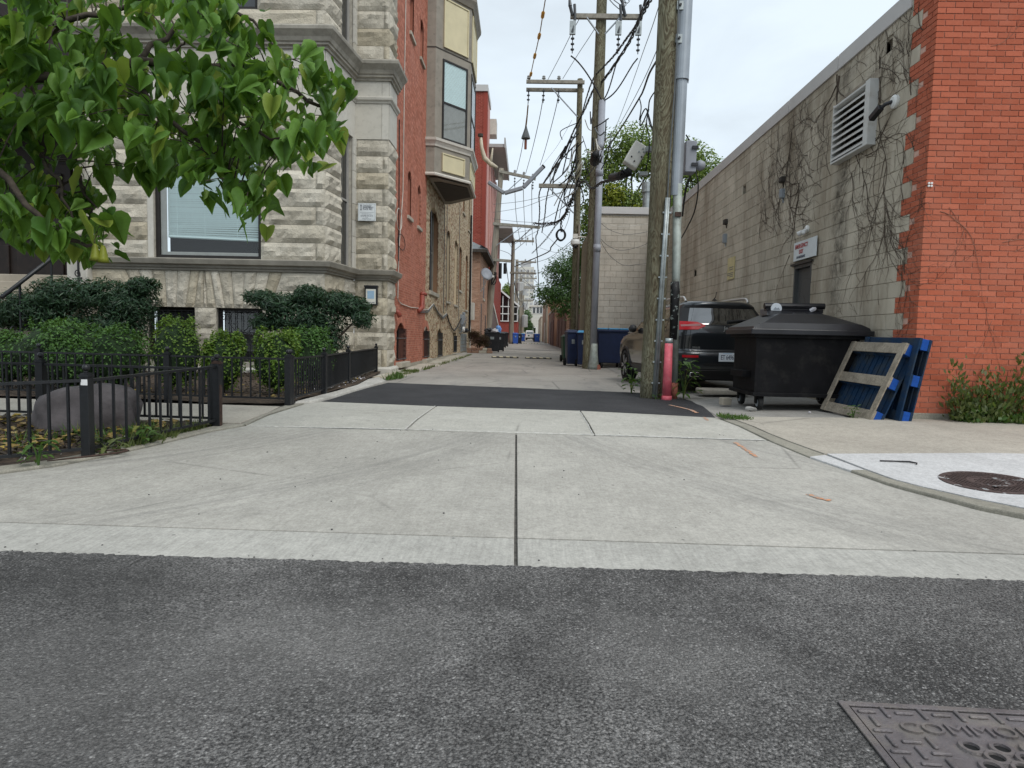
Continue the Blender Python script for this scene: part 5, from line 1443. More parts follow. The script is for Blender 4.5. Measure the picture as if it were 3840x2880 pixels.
# ---------------------------------------------------------------- utility poles and wires
WIRES = [
    ('guarded', 'g', 0.03, [[-0.18, 28.8, 12.09], [-0.04, 26.5, 11.88], [0.16, 24.0, 11.82], [0.3, 21.6, 11.81]]),
    ('cond', 'g', 0.018, [[0.59, 28.8, 12.1], [1.0, 25.5, 11.78], [1.23, 23.0, 11.42], [1.36, 21.2, 11.04]]),
    ('cond', 'g', 0.018, [[1.23, 28.8, 12.16], [1.61, 25.5, 11.75], [1.97, 22.5, 11.36], [1.94, 21.0, 10.95]]),
    ('cond', 'g', 0.03, [[-0.2, 28.8, 11.71], [-0.31, 33.0, 11.98], [-0.64, 40.0, 12.26], [-1.1, 48.0, 12.94]]),
    ('cond', 'g', 0.03, [[0.45, 28.8, 11.67], [0.32, 33.0, 11.88], [-0.01, 40.0, 12.27], [-0.43, 48.0, 12.87]]),
    ('cond', 'g', 0.03, [[1.09, 28.8, 11.63], [1.08, 33.0, 12.22], [0.81, 40.0, 12.49], [0.59, 48.0, 13.46]]),
    ('cond', 'g', 0.04, [[-1.21, 48.0, 12.22], [-1.3, 60.0, 12.0], [-1.02, 73.0, 11.23]]),
    ('cond', 'g', 0.04, [[-0.6, 48.0, 12.23], [-0.58, 60.0, 12.02], [-0.4, 73.0, 11.24]]),
    ('cond', 'g', 0.04, [[0.02, 48.0, 12.12], [0.11, 60.0, 12.03], [0.29, 73.0, 11.26]]),
    ('bundle', 'b', 0.05, [[1.86, 10.6, 6.58], [2.01, 12.0, 7.07], [2.12, 14.0, 7.63], [2.24, 16.5, 8.22], [2.1, 20.3, 8.88], [2.01, 22.5, 9.42], [2.04, 27.0, 10.22], [1.81, 28.8, 10.1], [1.59, 33.0, 10.34], [1.14, 38.0, 10.64], [0.6, 43.0, 10.78]]),
    ('bundle', 'b', 0.035, [[1.82, 11.0, 6.72], [2.1, 14.0, 7.61], [2.1, 15.5, 7.97], [2.06, 17.5, 8.42], [1.97, 19.5, 8.9], [1.89, 21.5, 9.37], [1.96, 25.0, 10.0], [2.09, 28.8, 10.68]]),
    ('bundle', 'b', 0.06, [[1.77, 34.0, 10.86], [1.46, 40.0, 11.07], [1.23, 44.0, 11.22], [1.08, 47.0, 10.8], [1.06, 50.0, 10.22], [0.95, 54.0, 9.66]]),
    ('bundle', 'b', 0.06, [[1.69, 34.0, 10.82], [1.26, 40.0, 11.11], [0.78, 44.0, 11.22], [0.55, 46.0, 10.96], [0.64, 48.0, 10.14], [0.57, 52.0, 9.34], [0.47, 54.0, 9.26], [0.62, 56.0, 8.23]]),
    ('drop', 'b', 0.07, [[0.65, 58.0, 8.48], [0.89, 64.0, 6.91], [1.14, 70.0, 5.02]]),
    ('strand', 'b', 0.03, [[1.97, 10.9, 5.59], [2.04, 12.0, 5.81], [2.19, 13.5, 6.08], [2.26, 14.5, 6.26], [2.34, 18.0, 6.71], [2.24, 20.3, 6.84], [2.25, 24.0, 7.35], [2.11, 28.8, 8.3]]),
    ('strand', 'b', 0.05, [[1.57, 11.5, 3.98], [1.59, 13.0, 4.24], [1.72, 14.0, 4.44], [1.68, 16.0, 4.84], [1.75, 19.5, 5.49], [1.89, 24.0, 6.76], [1.91, 28.0, 7.46]]),
    ('tangle', 'b', 0.09, [[2.04, 28.0, 7.76], [1.95, 29.5, 7.56], [1.9, 32.0, 7.53], [1.84, 35.0, 7.59], [1.69, 38.0, 7.82], [1.31, 42.0, 8.32], [0.77, 46.0, 8.97], [0.23, 50.0, 9.7]]),
    ('tangle', 'b', 0.05, [[1.69, 38.0, 7.82], [1.27, 44.0, 8.56], [0.66, 50.0, 9.41], [0.13, 56.0, 10.3], [-0.99, 64.0, 10.6], [-1.83, 73.0, 11.48]]),
    ('tangle', 'b', 0.05, [[1.84, 31.0, 7.52], [1.81, 36.0, 7.69], [1.72, 42.0, 8.38], [1.2, 54.0, 9.02], [0.22, 66.0, 9.49]]),
    ('tangle', 'b', 0.07, [[1.94, 28.5, 7.58], [1.92, 30.0, 7.45], [1.86, 34.0, 7.61], [1.78, 38.0, 7.87], [1.81, 38.3, 7.24]]),
    ('coilline', 'b', 0.07, [[1.64, 38.5, 6.9], [1.41, 44.0, 7.14], [1.2, 50.0, 7.48], [-1.42, 66.0, 8.2]]),
    ('thin', 'g', 0.012, [[1.99, 10.9, 6.51], [2.15, 12.5, 6.85], [2.4, 15.0, 7.46], [2.54, 17.0, 7.74], [2.78, 20.5, 8.25], [2.95, 24.0, 8.66], [3.21, 28.8, 9.68]]),
    ('thin', 'g', 0.012, [[2.01, 11.0, 5.87], [2.22, 13.5, 6.35], [2.38, 16.5, 6.83], [2.46, 20.5, 7.28]]),
    ('thin', 'g', 0.012, [[1.8, 31.0, 11.16], [1.6, 35.0, 11.64], [1.39, 38.0, 11.95], [1.07, 41.0, 12.23], [0.74, 44.0, 12.54]]),
    ('thin', 'g', 0.02, [[-2.49, 44.0, 9.86], [-0.82, 40.0, 9.23], [0.39, 36.0, 8.65], [1.48, 30.0, 7.69]]),
    ('thin', 'g', 0.02, [[-2.48, 44.0, 9.33], [-0.56, 40.0, 8.9], [0.78, 36.0, 8.61], [1.48, 30.0, 7.69]]),
    ('thin', 'g', 0.02, [[-2.47, 44.0, 8.91], [-1.08, 42.0, 8.43], [0.13, 40.0, 8.03]]),
    ('thin', 'g', 0.025, [[0.52, 44.0, 8.81], [1.14, 40.0, 8.45], [1.79, 36.0, 8.2], [1.81, 30.0, 7.38]]),
    ('thin', 'g', 0.02, [[-2.4, 60.0, 10.48], [-0.38, 52.0, 9.44], [1.2, 42.0, 8.52]]),
    ('thin', 'g', 0.02, [[0.95, 52.0, 9.35], [1.84, 44.0, 7.25], [1.92, 30.0, 4.95]]),
    ('thin', 'g', 0.02, [[0.85, 56.0, 8.7], [1.94, 46.0, 7.04], [1.99, 30.0, 5.52]]),
    ('thin', 'g', 0.02, [[1.89, 38.0, 7.15], [1.92, 34.0, 7.12], [1.85, 31.0, 7.15]]),
    ('far', 'g', 0.035, [[-1.62, 73.0, 8.95], [1.56, 62.0, 8.47], [3.26, 52.0, 8.75]]),
    ('far', 'g', 0.035, [[-1.81, 73.0, 8.18], [0.72, 62.0, 7.16], [3.42, 52.0, 7.32]]),
    ('far', 'g', 0.035, [[-1.7, 73.0, 7.68], [0.32, 62.0, 5.86], [1.4, 52.0, 3.66]]),
    ('far', 'g', 0.035, [[-1.83, 73.0, 9.2], [-0.57, 62.0, 6.7], [1.02, 52.0, 4.38]]),
    ('far', 'g', 0.035, [[-1.64, 73.0, 9.71], [0.3, 62.0, 6.72], [1.75, 52.0, 4.39]]),
    ('far', 'g', 0.035, [[-3.08, 73.0, 12.2], [-1.72, 62.0, 9.48], [-1.71, 66.0, 8.88]]),
    ('far', 'g', 0.035, [[-3.3, 73.0, 10.68], [-1.92, 62.0, 8.91], [-1.76, 66.0, 8.88]]),
    ('far', 'g', 0.035, [[-4.36, 73.0, 12.43], [-1.95, 62.0, 9.9], [-1.74, 66.0, 10.25]]),
    ('far', 'g', 0.035, [[-1.93, 73.0, 11.22], [-0.23, 62.0, 10.58], [0.9, 66.0, 11.8]]),
    ('far', 'b', 0.07, [[-1.83, 73.0, 8.94], [-1.63, 73.0, 7.17], [-1.24, 73.0, 5.65], [-1.02, 73.0, 5.14]]),
    ('far', 'b', 0.06, [[-2.36, 66.0, 8.63], [-2.33, 72.0, 7.57], [-2.01, 73.0, 5.63]]),
    ('far', 'g', 0.05, [[-0.11, 86.0, 5.88], [-0.45, 86.0, 4.79], [-0.78, 80.0, 5.26]]),
    ('walldrop', 'g', 0.012, [[2.27, 21.4, 5.13], [2.61, 21.9, 5.19], [3.08, 22.2, 5.22], [3.63, 22.4, 5.28], [4.01, 22.6, 5.34]]),
    ('walldrop', 'w', 0.012, [[2.23, 21.4, 4.9], [2.55, 21.9, 4.88], [2.99, 22.2, 4.86], [3.6, 22.4, 4.95], [4.02, 22.6, 5.05]]),
    ('walldrop', 'g', 0.012, [[2.28, 21.4, 4.81], [2.64, 21.9, 4.69], [3.14, 22.2, 4.61], [3.64, 22.4, 4.68], [3.98, 22.6, 4.78]]),
    ('walldrop', 'g', 0.012, [[2.25, 21.4, 4.35], [2.57, 21.9, 4.19], [3.02, 22.2, 4.08], [3.6, 22.4, 4.21], [4.0, 22.6, 4.39]]),
    ('walldrop', 'g', 0.012, [[2.25, 21.4, 4.3], [2.62, 21.9, 3.89], [3.13, 22.2, 3.6], [3.66, 22.4, 3.65], [4.02, 22.6, 3.71]]),
    ('side', 'b', 0.02, [[2.53, 11.1, 4.49], [2.62, 11.2, 4.41], [2.68, 11.25, 4.3], [2.69, 11.3, 3.95], [2.6, 11.3, 3.66], [2.59, 11.4, 3.25]]),
    ('side', 'b', 0.02, [[2.82, 11.6, 4.07], [2.88, 11.6, 3.84], [2.93, 11.8, 3.64], [3.05, 12.5, 3.49], [3.1, 13.2, 3.34], [3.18, 14.0, 3.26]]),
    ('side', 'b', 0.025, [[2.68, 11.3, 3.89], [2.63, 11.35, 3.71], [2.61, 11.4, 3.49], [2.6, 11.45, 3.23]]),
    ('coil', 'b', 0.018, [[1.98, 10.9, 5.14], [1.93, 11.2, 5.08], [1.92, 11.3, 4.93], [1.83, 11.4, 4.72], [1.82, 11.4, 4.85], [1.88, 11.3, 4.97], [1.93, 11.25, 4.84], [1.99, 11.0, 4.42]]),
    ('coil', 'b', 0.016, [[1.92, 11.2, 4.93], [1.89, 11.2, 4.71], [1.96, 11.3, 4.48], [1.96, 11.3, 4.23], [1.94, 11.4, 3.97]]),
    ('coil', 'b', 0.014, [[1.91, 11.2, 4.82], [1.93, 11.1, 4.64], [2.0, 11.0, 4.46]]),
    ('coil', 'b', 0.012, [[1.89, 11.2, 4.71], [1.87, 11.4, 4.6], [1.86, 11.5, 4.48]]),
    ('coil', 'b', 0.02, [[2.26, 14.4, 6.24], [2.24, 14.0, 5.92], [2.21, 14.0, 5.66]]),
]
def pole_body(t_, x, y, z0, z1, r0, r1, mat, x1=None, y1=None, n=16):
    m = MB(); q = random.Random(int(x*100+y)); k = 14; x1 = x if x1 is None else x1; y1 = y if y1 is None else y1
    m.tube([(x+(x1-x)*i/k, y+(y1-y)*i/k, z0+(z1-z0)*i/k) for i in range(k+1)], [(r0+(r1-r0)*i/k)*(1+q.uniform(-.02,.02)) for i in range(k+1)], n)
    return m.build('pole', mat, t_, smooth=True)
def insulator(t_, x, y, z, up=1, mat='porcelain', k=1.0, name='insulator'):
    m = MB(); pr = [(0.0,0.0),(0.03,0.0),(0.03,0.05),(0.085,0.06),(0.085,0.085),(0.04,0.095),(0.04,0.12),(0.07,0.13),(0.07,0.16),(0.03,0.19),(0.0,0.19)]
    m.lathe([(r_*k, h*k*up) for r_, h in pr], (x, y, z), 10)
    return m.build(name, mat, t_)
def string_ins(t_, x, y, z, n=3, k=1.0, mat='insulator_dark'):
    m = MB()
    m.tube([(x, y, z), (x, y, z-0.22*n*k)], 0.02*k, 6)
    for i in range(n): m.lathe([(0.02*k,0),(0.07*k,-0.02*k),(0.07*k,-0.06*k),(0.02*k,-0.09*k)], (x, y, z-0.08*k-0.2*k*i), 10)
    return m.build('hanging_insulator', mat, t_)
def crossarm(t_, a, b, s=0.11, mat='arm_wood'):
    m = MB(); m.bar(a, b, s, s*1.15); return m.build('crossarm', mat, t_, bevel=0.006)
def strut(t_, a, b, s=0.06, mat='grey_metal'):
    m = MB(); m.bar(a, b, s, s*0.5); return m.build('brace', mat, t_)
# pole 1: the near one with the conduits
g1 = ground_z(10.8)
P1 = thing('utility_pole', 'thick weathered wooden utility pole nearest the camera, beside the pink bollard', 'utility pole', (2.05, 10.8, g1))
pole_body(P1, 2.05, 10.8, g1-0.3, 9.2, 0.178, 0.165, 'pole_wood', x1=2.14, n=24)
m = MB(); m.tube([(2.065, 10.61, g1+0.03), (2.13, 10.60, 2.5), (2.155, 10.60, 3.36)], 0.028, 8); m.build('conduit', 'galvanised', P1, smooth=True)
m = MB(); m.tube([(2.105, 10.60, g1+0.03), (2.165, 10.595, 2.5), (2.185, 10.595, 3.36)], 0.018, 8); m.build('conduit', 'galvanised', P1, smooth=True)
m = MB(); m.tube([(2.165, 10.62, 3.3), (2.175, 10.61, 4.0), (2.21, 10.61, 5.0), (2.25, 10.62, 9.0)], 0.012, 6); m.build('ground_wire', 'cable_grey', P1)
for k in range(9):
    z = 0.4+0.34*k; x = 2.065+0.09*(z-0.18)/3.2
    m = MB(); m.box(x-0.05, x+0.085, 10.60, 10.64, z, z+0.025); m.build('clip', 'galvanised', P1)
# sheet-metal riser guard and steel pipe
def uguard(t_, x, y, z0, z1, w, d, dx=0.0, mat='grey_metal', name='riser_guard'):
    n = 10; m = MB(); vs_ = []
    prof = [(-w*0.62, d*0.55), (-w*0.5, d*0.5)] + [(-w*0.5*math.cos(PI*i/n), -d*0.5*math.sin(PI*i/n)) for i in range(n+1)] + [(w*0.5, d*0.5), (w*0.62, d*0.55)]
    k = len(prof)
    for (z, ox) in ((z0, 0.0), (z1, dx)):
        for (u, v) in prof: vs_.append((x+ox+u, y+v, z))
    m.add(vs_, [(i, i+1, k+i+1, k+i) for i in range(k-1)])
    return m.build(name, mat, t_, smooth=False, solid=0.006)
uguard(P1, 2.32, 10.74, 3.42, 5.25, 0.19, 0.18, 0.015)
uguard(P1, 2.335, 10.73, 5.22, 9.0, 0.23, 0.21, 0.03)
m = MB(); m.tube([(2.41, 10.70, 0.42), (2.34, 10.72, 3.6)], [0.055, 0.073], 14); m.build('riser_pipe', 'weathered_pipe', P1, smooth=True)
m = MB(); m.tube([(2.366, 10.695, 1.12), (2.362, 10.695, 1.9), (2.355, 10.70, 2.05)], [0.066,0.075,0.071], 14); pp = m.build('tar_wrap', 'tar_paint', P1, smooth=True)
m = MB(); m.tube([(2.415, 10.70, g1-0.02), (2.41, 10.70, 0.42)], [0.05, 0.06], 12); m.build('pipe_foot', 'rust_red', P1, smooth=True)
m = MB(); m.box(2.30, 2.40, 10.63, 10.66, 3.08, 3.15); m.build('clamp', 'rusty_iron', P1)
for (z) in (5.75, 6.25):
    m = MB(); m.box(2.20, 2.30, 10.62, 10.635, z, z+0.13); pl = m.build('washer_plate', 'galvanised', P1)
    m = MB(); m.lathe([(0,0),(0.02,0),(0.02,-0.03),(0,-0.03)], (2.25, 10.62, z+0.065), 8, 'y'); m.build('bolt', 'black_iron', pl)
m = MB(); m.box(2.50, 2.68, 10.95, 11.2, 3.86, 4.36); bx = m.build('equipment_box', 'pvc_grey', P1, bevel=0.012)
for z in (3.95, 4.22):
    m = MB(); m.box(2.60, 2.70, 10.92, 10.95, z, z+0.05); m.build('latch', 'black_plastic', bx)
m = MB(); m.lathe([(0,0),(0.07,0),(0.09,0.06),(0.06,0.13),(0,0.15)], (2.72, 11.1, 4.0), 12, 'x'); m.build('meter_dome', 'pvc_grey', bx, smooth=True)
# amplifier hung on the strand
AM = thing('cable_amplifier', 'white cable amplifier box hanging from the wires left of the nearest pole', 'box', (1.77, 11.5, 4.2))
ax = Vector((0.42, 0.15, 0.75)).normalized(); mm = Matrix((Vector((0.87,0.05,-0.49)).normalized(), Vector((0,1,0)), Vector((0.49,-0.02,0.87)).normalized())).transposed()
m = MB(); m.obox((1.77, 11.5, 4.25), 0.13, 0.11, 0.20, mm); am = m.build('case', 'white_plastic', AM, bevel=0.02)
for k in range(6):
    p = Vector((1.77, 11.5, 4.25)) + mm @ Vector((-0.13, 0, -0.1+0.045*k)); m = MB(); m.obox(p, 0.006, 0.09, 0.012, mm); m.build('fin', 'white_plastic', am)
for (u, v) in ((0.05,0.13),(0.09,0.09),(0.02,0.05),(0.1,0.0),(-0.05,-0.08),(0.03,-0.12)):
    p = Vector((1.77, 11.5, 4.25)) + mm @ Vector((u, -0.112, v)); m = MB(); m.lathe([(0,0),(0.014,0),(0.014,-0.02),(0,-0.02)], p, 8, 'y'); m.build('port', 'galvanised' if v > 0 else 'black_plastic', am)
m = MB(); m.tube([(1.69, 11.7, 4.02), (1.58, 12.1, 4.05), (1.5, 12.5, 4.12)], 0.075, 12); tag(m.build('cable_splice', 'cable_black', smooth=True), 'fat black cable splice sleeve below the white amplifier box', 'splice')
m = MB(); m.box(1.86, 2.0, 11.5, 11.6, 3.93, 3.99); m.build('tap', 'galvanised', AM)
m = MB(); m.box(1.92, 2.06, 11.3, 11.4, 4.28, 4.36); m.build('bracket', 'galvanised', AM)
# pink bollard
PK = thing('pink_bollard', 'scuffed pink painted steel bollard leaning at the foot of the nearest pole', 'bollard', (2.25, 10.5, g1))
m = MB(); m.tube([(2.25, 10.5, g1-0.02), (2.252, 10.5, 1.08)], [0.077, 0.061], 16); m.build('post', 'pink_paint', PK, smooth=True)
m = MB(); m.tube([(2.25, 10.5, g1-0.02), (2.25, 10.5, g1+0.07)], [0.086, 0.082], 16); m.build('collar', 'pink_paint', PK, smooth=True)
m = MB(); m.tube([(2.252, 10.5, 1.06), (2.253, 10.5, 1.14)], [0.062, 0.06], 16); m.build('bare_top', 'galvanised', PK, smooth=True)
# pole 2 with fused cut-outs on its crossarm
g2 = ground_z(20.8)
P2 = thing('utility_pole', 'wooden utility pole with a grey plastic riser beside the navy dumpster', 'utility pole', (1.97, 20.8, g2))
pole_body(P2, 1.97, 20.8, g2-0.3, 12.6, 0.22, 0.15, 'pole_wood', x1=2.02)
ca = crossarm(P2, (1.06, 20.6, 10.85), (3.24, 20.6, 10.85), 0.12)
strut(P2, (1.55, 20.55, 10.8), (1.93, 20.62, 10.35)); strut(P2, (2.55, 20.55, 10.8), (2.12, 20.62, 10.35))
for x in (1.12, 2.5, 3.1):
    m = MB(); m.tube([(x+0.05, 20.5, 11.15), (x+0.08, 20.48, 10.75), (x, 20.45, 10.3)], [0.045,0.04,0.05], 8); c_ = m.build('fuse_cutout', 'insulator_dark', P2)
    m = MB(); m.box(x-0.08, x+0.1, 20.42, 20.5, 10.25, 10.65); m.build('fuse_tube', 'galvanised', c_, bevel=0.01)
    string_ins(P2, x+0.02, 20.5, 10.25, 3, 0.8)
for x in (1.06, 2.65): 
    m = MB(); m.tube([(x+0.06, 20.55, 10.85), (x-0.02, 20.5, 11.1)], 0.05, 8); m.tube([(x-0.02, 20.5, 11.1), (x-0.05, 20.5, 11.35)], [0.06, 0.03], 8); m.build('arrester', 'insulator_dark', P2)
m = MB()
for (xa, za, xb, zb, r_) in ((1.1, 9.65, 2.08, 8.35, 0.05), (2.55, 9.65, 2.12, 8.35, 0.05), (3.12, 9.6, 2.16, 8.35, 0.05)):
    pts = []
    for i in range(13):
        t = i/12; pts.append((xa+(xb-xa)*(t**0.8), 20.5, za+(zb-za)*t - 0.25*math.sin(PI*t)*(1 if xa > 2 else -0.2)))
    m.tube(pts, 0.022, 6); m.build('jumper_wire', 'cable_black', P2); m = MB()
for k in range(4):
    m.tube([(2.15+0.75*math.sin(t*PI/8)*(1-0.12*k), 20.5, 11.9-0.1*k-0.6*math.sin(t*PI/8+0.4)) for t in range(9)], 0.013, 5); m.build('jumper_wire', 'cable_black', P2); m = MB()
    m.tube([(2.9+0.5*t/8, 20.5, 11.7+0.3*(t/8-0.5)**2*6-0.08*k) for t in range(9)], 0.013, 5); m.build('jumper_wire', 'cable_black', P2); m = MB()
m = MB(); m.tube([(2.06, 20.57, 0.9), (2.10, 20.58, 8.37)], 0.105, 14); m.build('riser_duct', 'pvc_grey', P2, smooth=True)
for z in (3.8, 6.1, 6.9):
    m = MB(); m.tube([(2.08, 20.57, z), (2.08, 20.57, z+0.22)], 0.118, 14); m.build('duct_coupling', 'pvc_grey', P2, smooth=True)
m = MB(); m.lathe([(0.0,0),(0.19,0.0),(0.17,0.1),(0.12,0.5),(0.105,0.8),(0,0.8)], (2.08, 20.55, g2), 14); m.build('duct_boot', 'weathered_pipe', P2, smooth=True)
m = MB(); m.tube([(2.2, 20.5, g2), (2.22, 20.48, g2+0.14)], [0.12, 0.06], 10); m.build('foot_cap', 'rust_red', P2)
m = MB(); m.tube([(2.10, 20.7, 8.37), (2.12, 20.7, 9.5)], 0.02, 6); m.build('cable', 'cable_black', P2)
# pole 3
g3 = ground_z(28.8)
P3 = thing('utility_pole', 'wooden utility pole with a long crossarm to its left and a dome camera', 'utility pole', (2.03, 28.8, g3))
pole_body(P3, 2.04, 28.8, g3-0.3, 12.15, 0.18, 0.115, 'pole_wood', x1=1.97)
crossarm(P3, (-0.32, 28.62, 11.95), (2.15, 28.62, 11.95), 0.12); crossarm(P3, (-0.32, 28.98, 11.75), (2.15, 28.98, 11.75), 0.12)
strut(P3, (0.75, 28.6, 11.7), (1.9, 28.7, 10.55), 0.07)
for x in (-0.22, 0.42, 1.06): insulator(P3, x, 28.62, 12.02, 1, 'porcelain', 1.0); string_ins(P3, x, 28.7, 11.7, 3, 0.9)
crossarm(P3, (0.32, 28.62, 7.62), (1.95, 28.62, 7.61), 0.14); strut(P3, (0.8, 28.6, 7.5), (1.85, 28.7, 6.5), 0.08)
m = MB(); m.tube([(2.13, 28.6, 1.5), (2.10, 28.62, 6.0)], 0.05, 10); m.build('riser_duct', 'pole_grey', P3)
DC = thing('dome_camera', 'white dome camera bracketed to the pole with the long crossarm', 'camera', (1.97, 28.4, 5.2))
m = MB(); m.tube([(1.9, 28.55, 5.45), (1.9, 28.35, 5.45), (2.4, 28.3, 5.42)], 0.03, 6); m.box(1.83, 2.03, 28.3, 28.5, 5.38, 5.56); m.build('bracket', 'pale_trim', DC)
m = MB(); m.lathe([(0.0,0.1),(0.17,0.1),(0.2,0.0),(0.2,-0.1),(0.16,-0.14),(0.0,-0.14)], (1.93, 28.3, 5.22), 14); m.build('housing', 'lamp_white', DC, smooth=False)
m = MB(); m.lathe([(0.14,0.0),(0.12,-0.08),(0.07,-0.13),(0.0,-0.15)], (1.93, 28.3, 5.08), 14); m.build('dome', 'dark_glass', DC, smooth=True)
# pole 4, leaning, left side
P4 = thing('utility_pole', 'pale leaning wooden utility pole in front of the tall red building', 'utility pole', (-3.05, 48.0, ground_z(48)))
pole_body(P4, -3.05, 48.0, ground_z(48)-0.3, 13.2, 0.30, 0.17, 'pole_grey', x1=-2.18)
crossarm(P4, (-2.35, 47.7, 12.93), (0.3, 47.7, 12.43), 0.17); strut(P4, (-0.7, 47.65, 12.45), (-2.0, 47.7, 11.3), 0.09)
crossarm(P4, (-2.7, 47.7, 9.22), (0.7, 47.7, 9.02), 0.17); strut(P4, (-0.7, 47.65, 8.95), (-2.4, 47.7, 7.7), 0.09)
crossarm(P4, (-2.8, 47.7, 6.66), (-1.35, 47.7, 6.58), 0.17)
for x, z in ((-1.2, 12.8), (-0.55, 12.68), (0.1, 12.55)): insulator(P4, x, 47.7, z, 1, 'porcelain', 1.3); string_ins(P4, x, 47.7, z-0.25, 3, 1.0)
for x, h in ((-2.1, 1.1), (-1.75, 0.75)):
    m = MB(); m.tube([(x, 47.5, 6.4), (x, 47.5, 6.4-h)], 0.12, 8); m.build('line_fuse', 'cable_black', P4)
m = MB()
for k in range(3): m.tube([(-2.55+0.18*math.sin(t*PI/6+k), 47.5, 5.3+0.45*math.cos(t*PI/6)) for t in range(12)], 0.035, 5)
m.build('cable_loops', 'cable_black', P4)
# poles further down the left side
def far_pole(label, x, y, zt, r_, arms, box=None):
    t_ = thing('utility_pole', label, 'utility pole', (x, y, ground_z(y)))
    pole_body(t_, x, y, ground_z(y)-0.3, zt, r_, r_*0.65, 'pole_grey', n=10)
    for (z, a, b) in arms:
        crossarm(t_, (x+a, y-0.2, z), (x+b, y-0.2, z-0.03), 0.19); strut(t_, (x+(a+b)*0.6, y-0.3, z-0.1), (x, y-0.2, z-1.2), 0.1)
        for k in range(3): insulator(t_, x+a+(b-a)*(0.45+0.25*k), y-0.2, z+0.1, 1, 'porcelain', 1.5)
    if box:
        for (dx, z, w, h) in box:
            m = MB(); m.lathe([(0,0),(w,0),(w,h),(w*.6,h+.1),(0,h+.1)], (x+dx, y-0.4, z), 10); m.build('transformer', 'eave_grey', t_)
    return t_
far_pole('tall grey utility pole halfway down the alley, hung with cable loops', -1.85, 73.0, 11.95, 0.30, [(11.7, -0.1, 2.3), (8.2, -0.3, 2.6)], [(0.75, 6.2, 0.28, 0.9)])
far_pole('grey utility pole behind the cable-hung pole on the alley left', -1.75, 92.0, 11.9, 0.32, [(11.6, -0.1, 2.7), (8.0, -0.2, 2.6)], [(0.7, 7.6, 0.33, 1.1)])
far_pole('distant utility pole carrying a pale transformer box', -1.35, 108.0, 11.2, 0.32, [(10.8, -0.2, 2.6), (7.2, -0.2, 2.2)], [(0.8, 2.8, 0.5, 1.9), (0.7, 8.0, 0.35, 1.2)])
far_pole('most distant utility pole at the far left of the alley', -1.1, 128.0, 11.6, 0.32, [(11.0, -0.2, 2.6), (8.2, -1.4, 1.6)], [(0.6, 6.5, 0.4, 1.3)])
far_pole('thin distant utility pole on the right-hand side of the alley', 2.35, 84.0, 5.4, 0.2, [])
# the wires
wn_ = {'guarded': ('line_guard_cable', 'brown guarded power line with yellow markers above the alley', 'cable'),
       'cond': ('power_line', 'thin bare power line strung between the crossarms over the alley', 'cable'),
       'bundle': ('cable_bundle', 'thick black twisted cable sweeping down from upper right', 'cable'),
       'drop': ('hanging_cable', 'black cable hanging straight down over the alley', 'cable'),
       'strand': ('support_strand', 'black strand carrying the white amplifier towards the next pole', 'cable'),
       'tangle': ('cable_tangle', 'black tangled cables drooping left from the long-armed pole', 'cable'),
       'coilline': ('coil_cable', 'black cable descending left from the round cable coil', 'cable'),
       'thin': ('service_wire', 'thin service wire crossing the sky over the alley', 'cable'),
       'far': ('distant_wire', 'distant wire around the cable-hung pole', 'cable'),
       'walldrop': ('slack_wire', 'slack thin wire looped across the pale back wall', 'cable'),
       'side': ('riser_cable', 'black cable dropping beside the equipment box right of the nearest pole', 'cable'),
       'coil': ('looped_cable', 'black looped cable between the amplifier and the nearest pole', 'cable')}
GRP = {'cond': 'power lines', 'bundle': 'twisted cables', 'tangle': 'tangled cables', 'thin': 'service wires', 'far': 'distant wires', 'walldrop': 'slack wall wires', 'side': 'riser cables', 'coil': 'looped cables', 'strand': 'strands'}
seen = {}
SPECIFIC = {'bundle': ('thick black twisted cable sweeping from the top right past the riser pole', 'second black twisted cable running beside the thick one past the riser pole', 'right-hand twisted cable dropping from the long-armed pole into the alley', 'left-hand twisted cable dropping from the long-armed pole into the alley'),
    'strand': ('upper black strand from the nearest pole down to the long-armed pole', 'thicker black strand from the white amplifier through the splice case'),
    'tangle': ('thickest black cable tangle curving left from the long-armed pole', 'black cable continuing left from the tangle to the cable-hung pole', 'black cable running steeply down left below the tangle', 'black cable hanging from the tangle to the round coil'),
    'cond': ('left bare line between the long crossarm and the fused crossarm', 'right bare line between the long crossarm and the fused crossarm', 'leftmost bare line from the long crossarm to the leaning pole', 'middle bare line from the long crossarm to the leaning pole', 'rightmost bare line from the long crossarm to the leaning pole', 'left bare line leaving the leaning pole down the alley', 'middle bare line leaving the leaning pole down the alley', 'right bare line leaving the leaning pole down the alley'),
    'walldrop': ('topmost slack wire along the coping of the pale back wall', 'white slack wire looped across the pale back wall', 'dark slack wire just under the white one on the back wall', 'deep slack wire loop halfway down the pale back wall', 'lowest slack wire loop on the pale back wall'),
    'side': ('black cable dropping straight past the equipment box', 'black cable bowing out right towards the block wall', 'short thick black cable beneath the equipment box')}
def smooth_path3(P, n=5):
    P = [Vector(p) for p in P]; out = []
    for i in range(len(P)-1):
        p0, p1, p2, p3 = P[max(i-1,0)], P[i], P[i+1], P[min(i+2, len(P)-1)]
        for k in range(n):
            t = k/n
            out.append(0.5*((2*p1) + (p2-p0)*t + (2*p0-5*p1+4*p2-p3)*t*t + (3*p1-p0-3*p2+p3)*t*t*t))
    out.append(P[-1]); return out
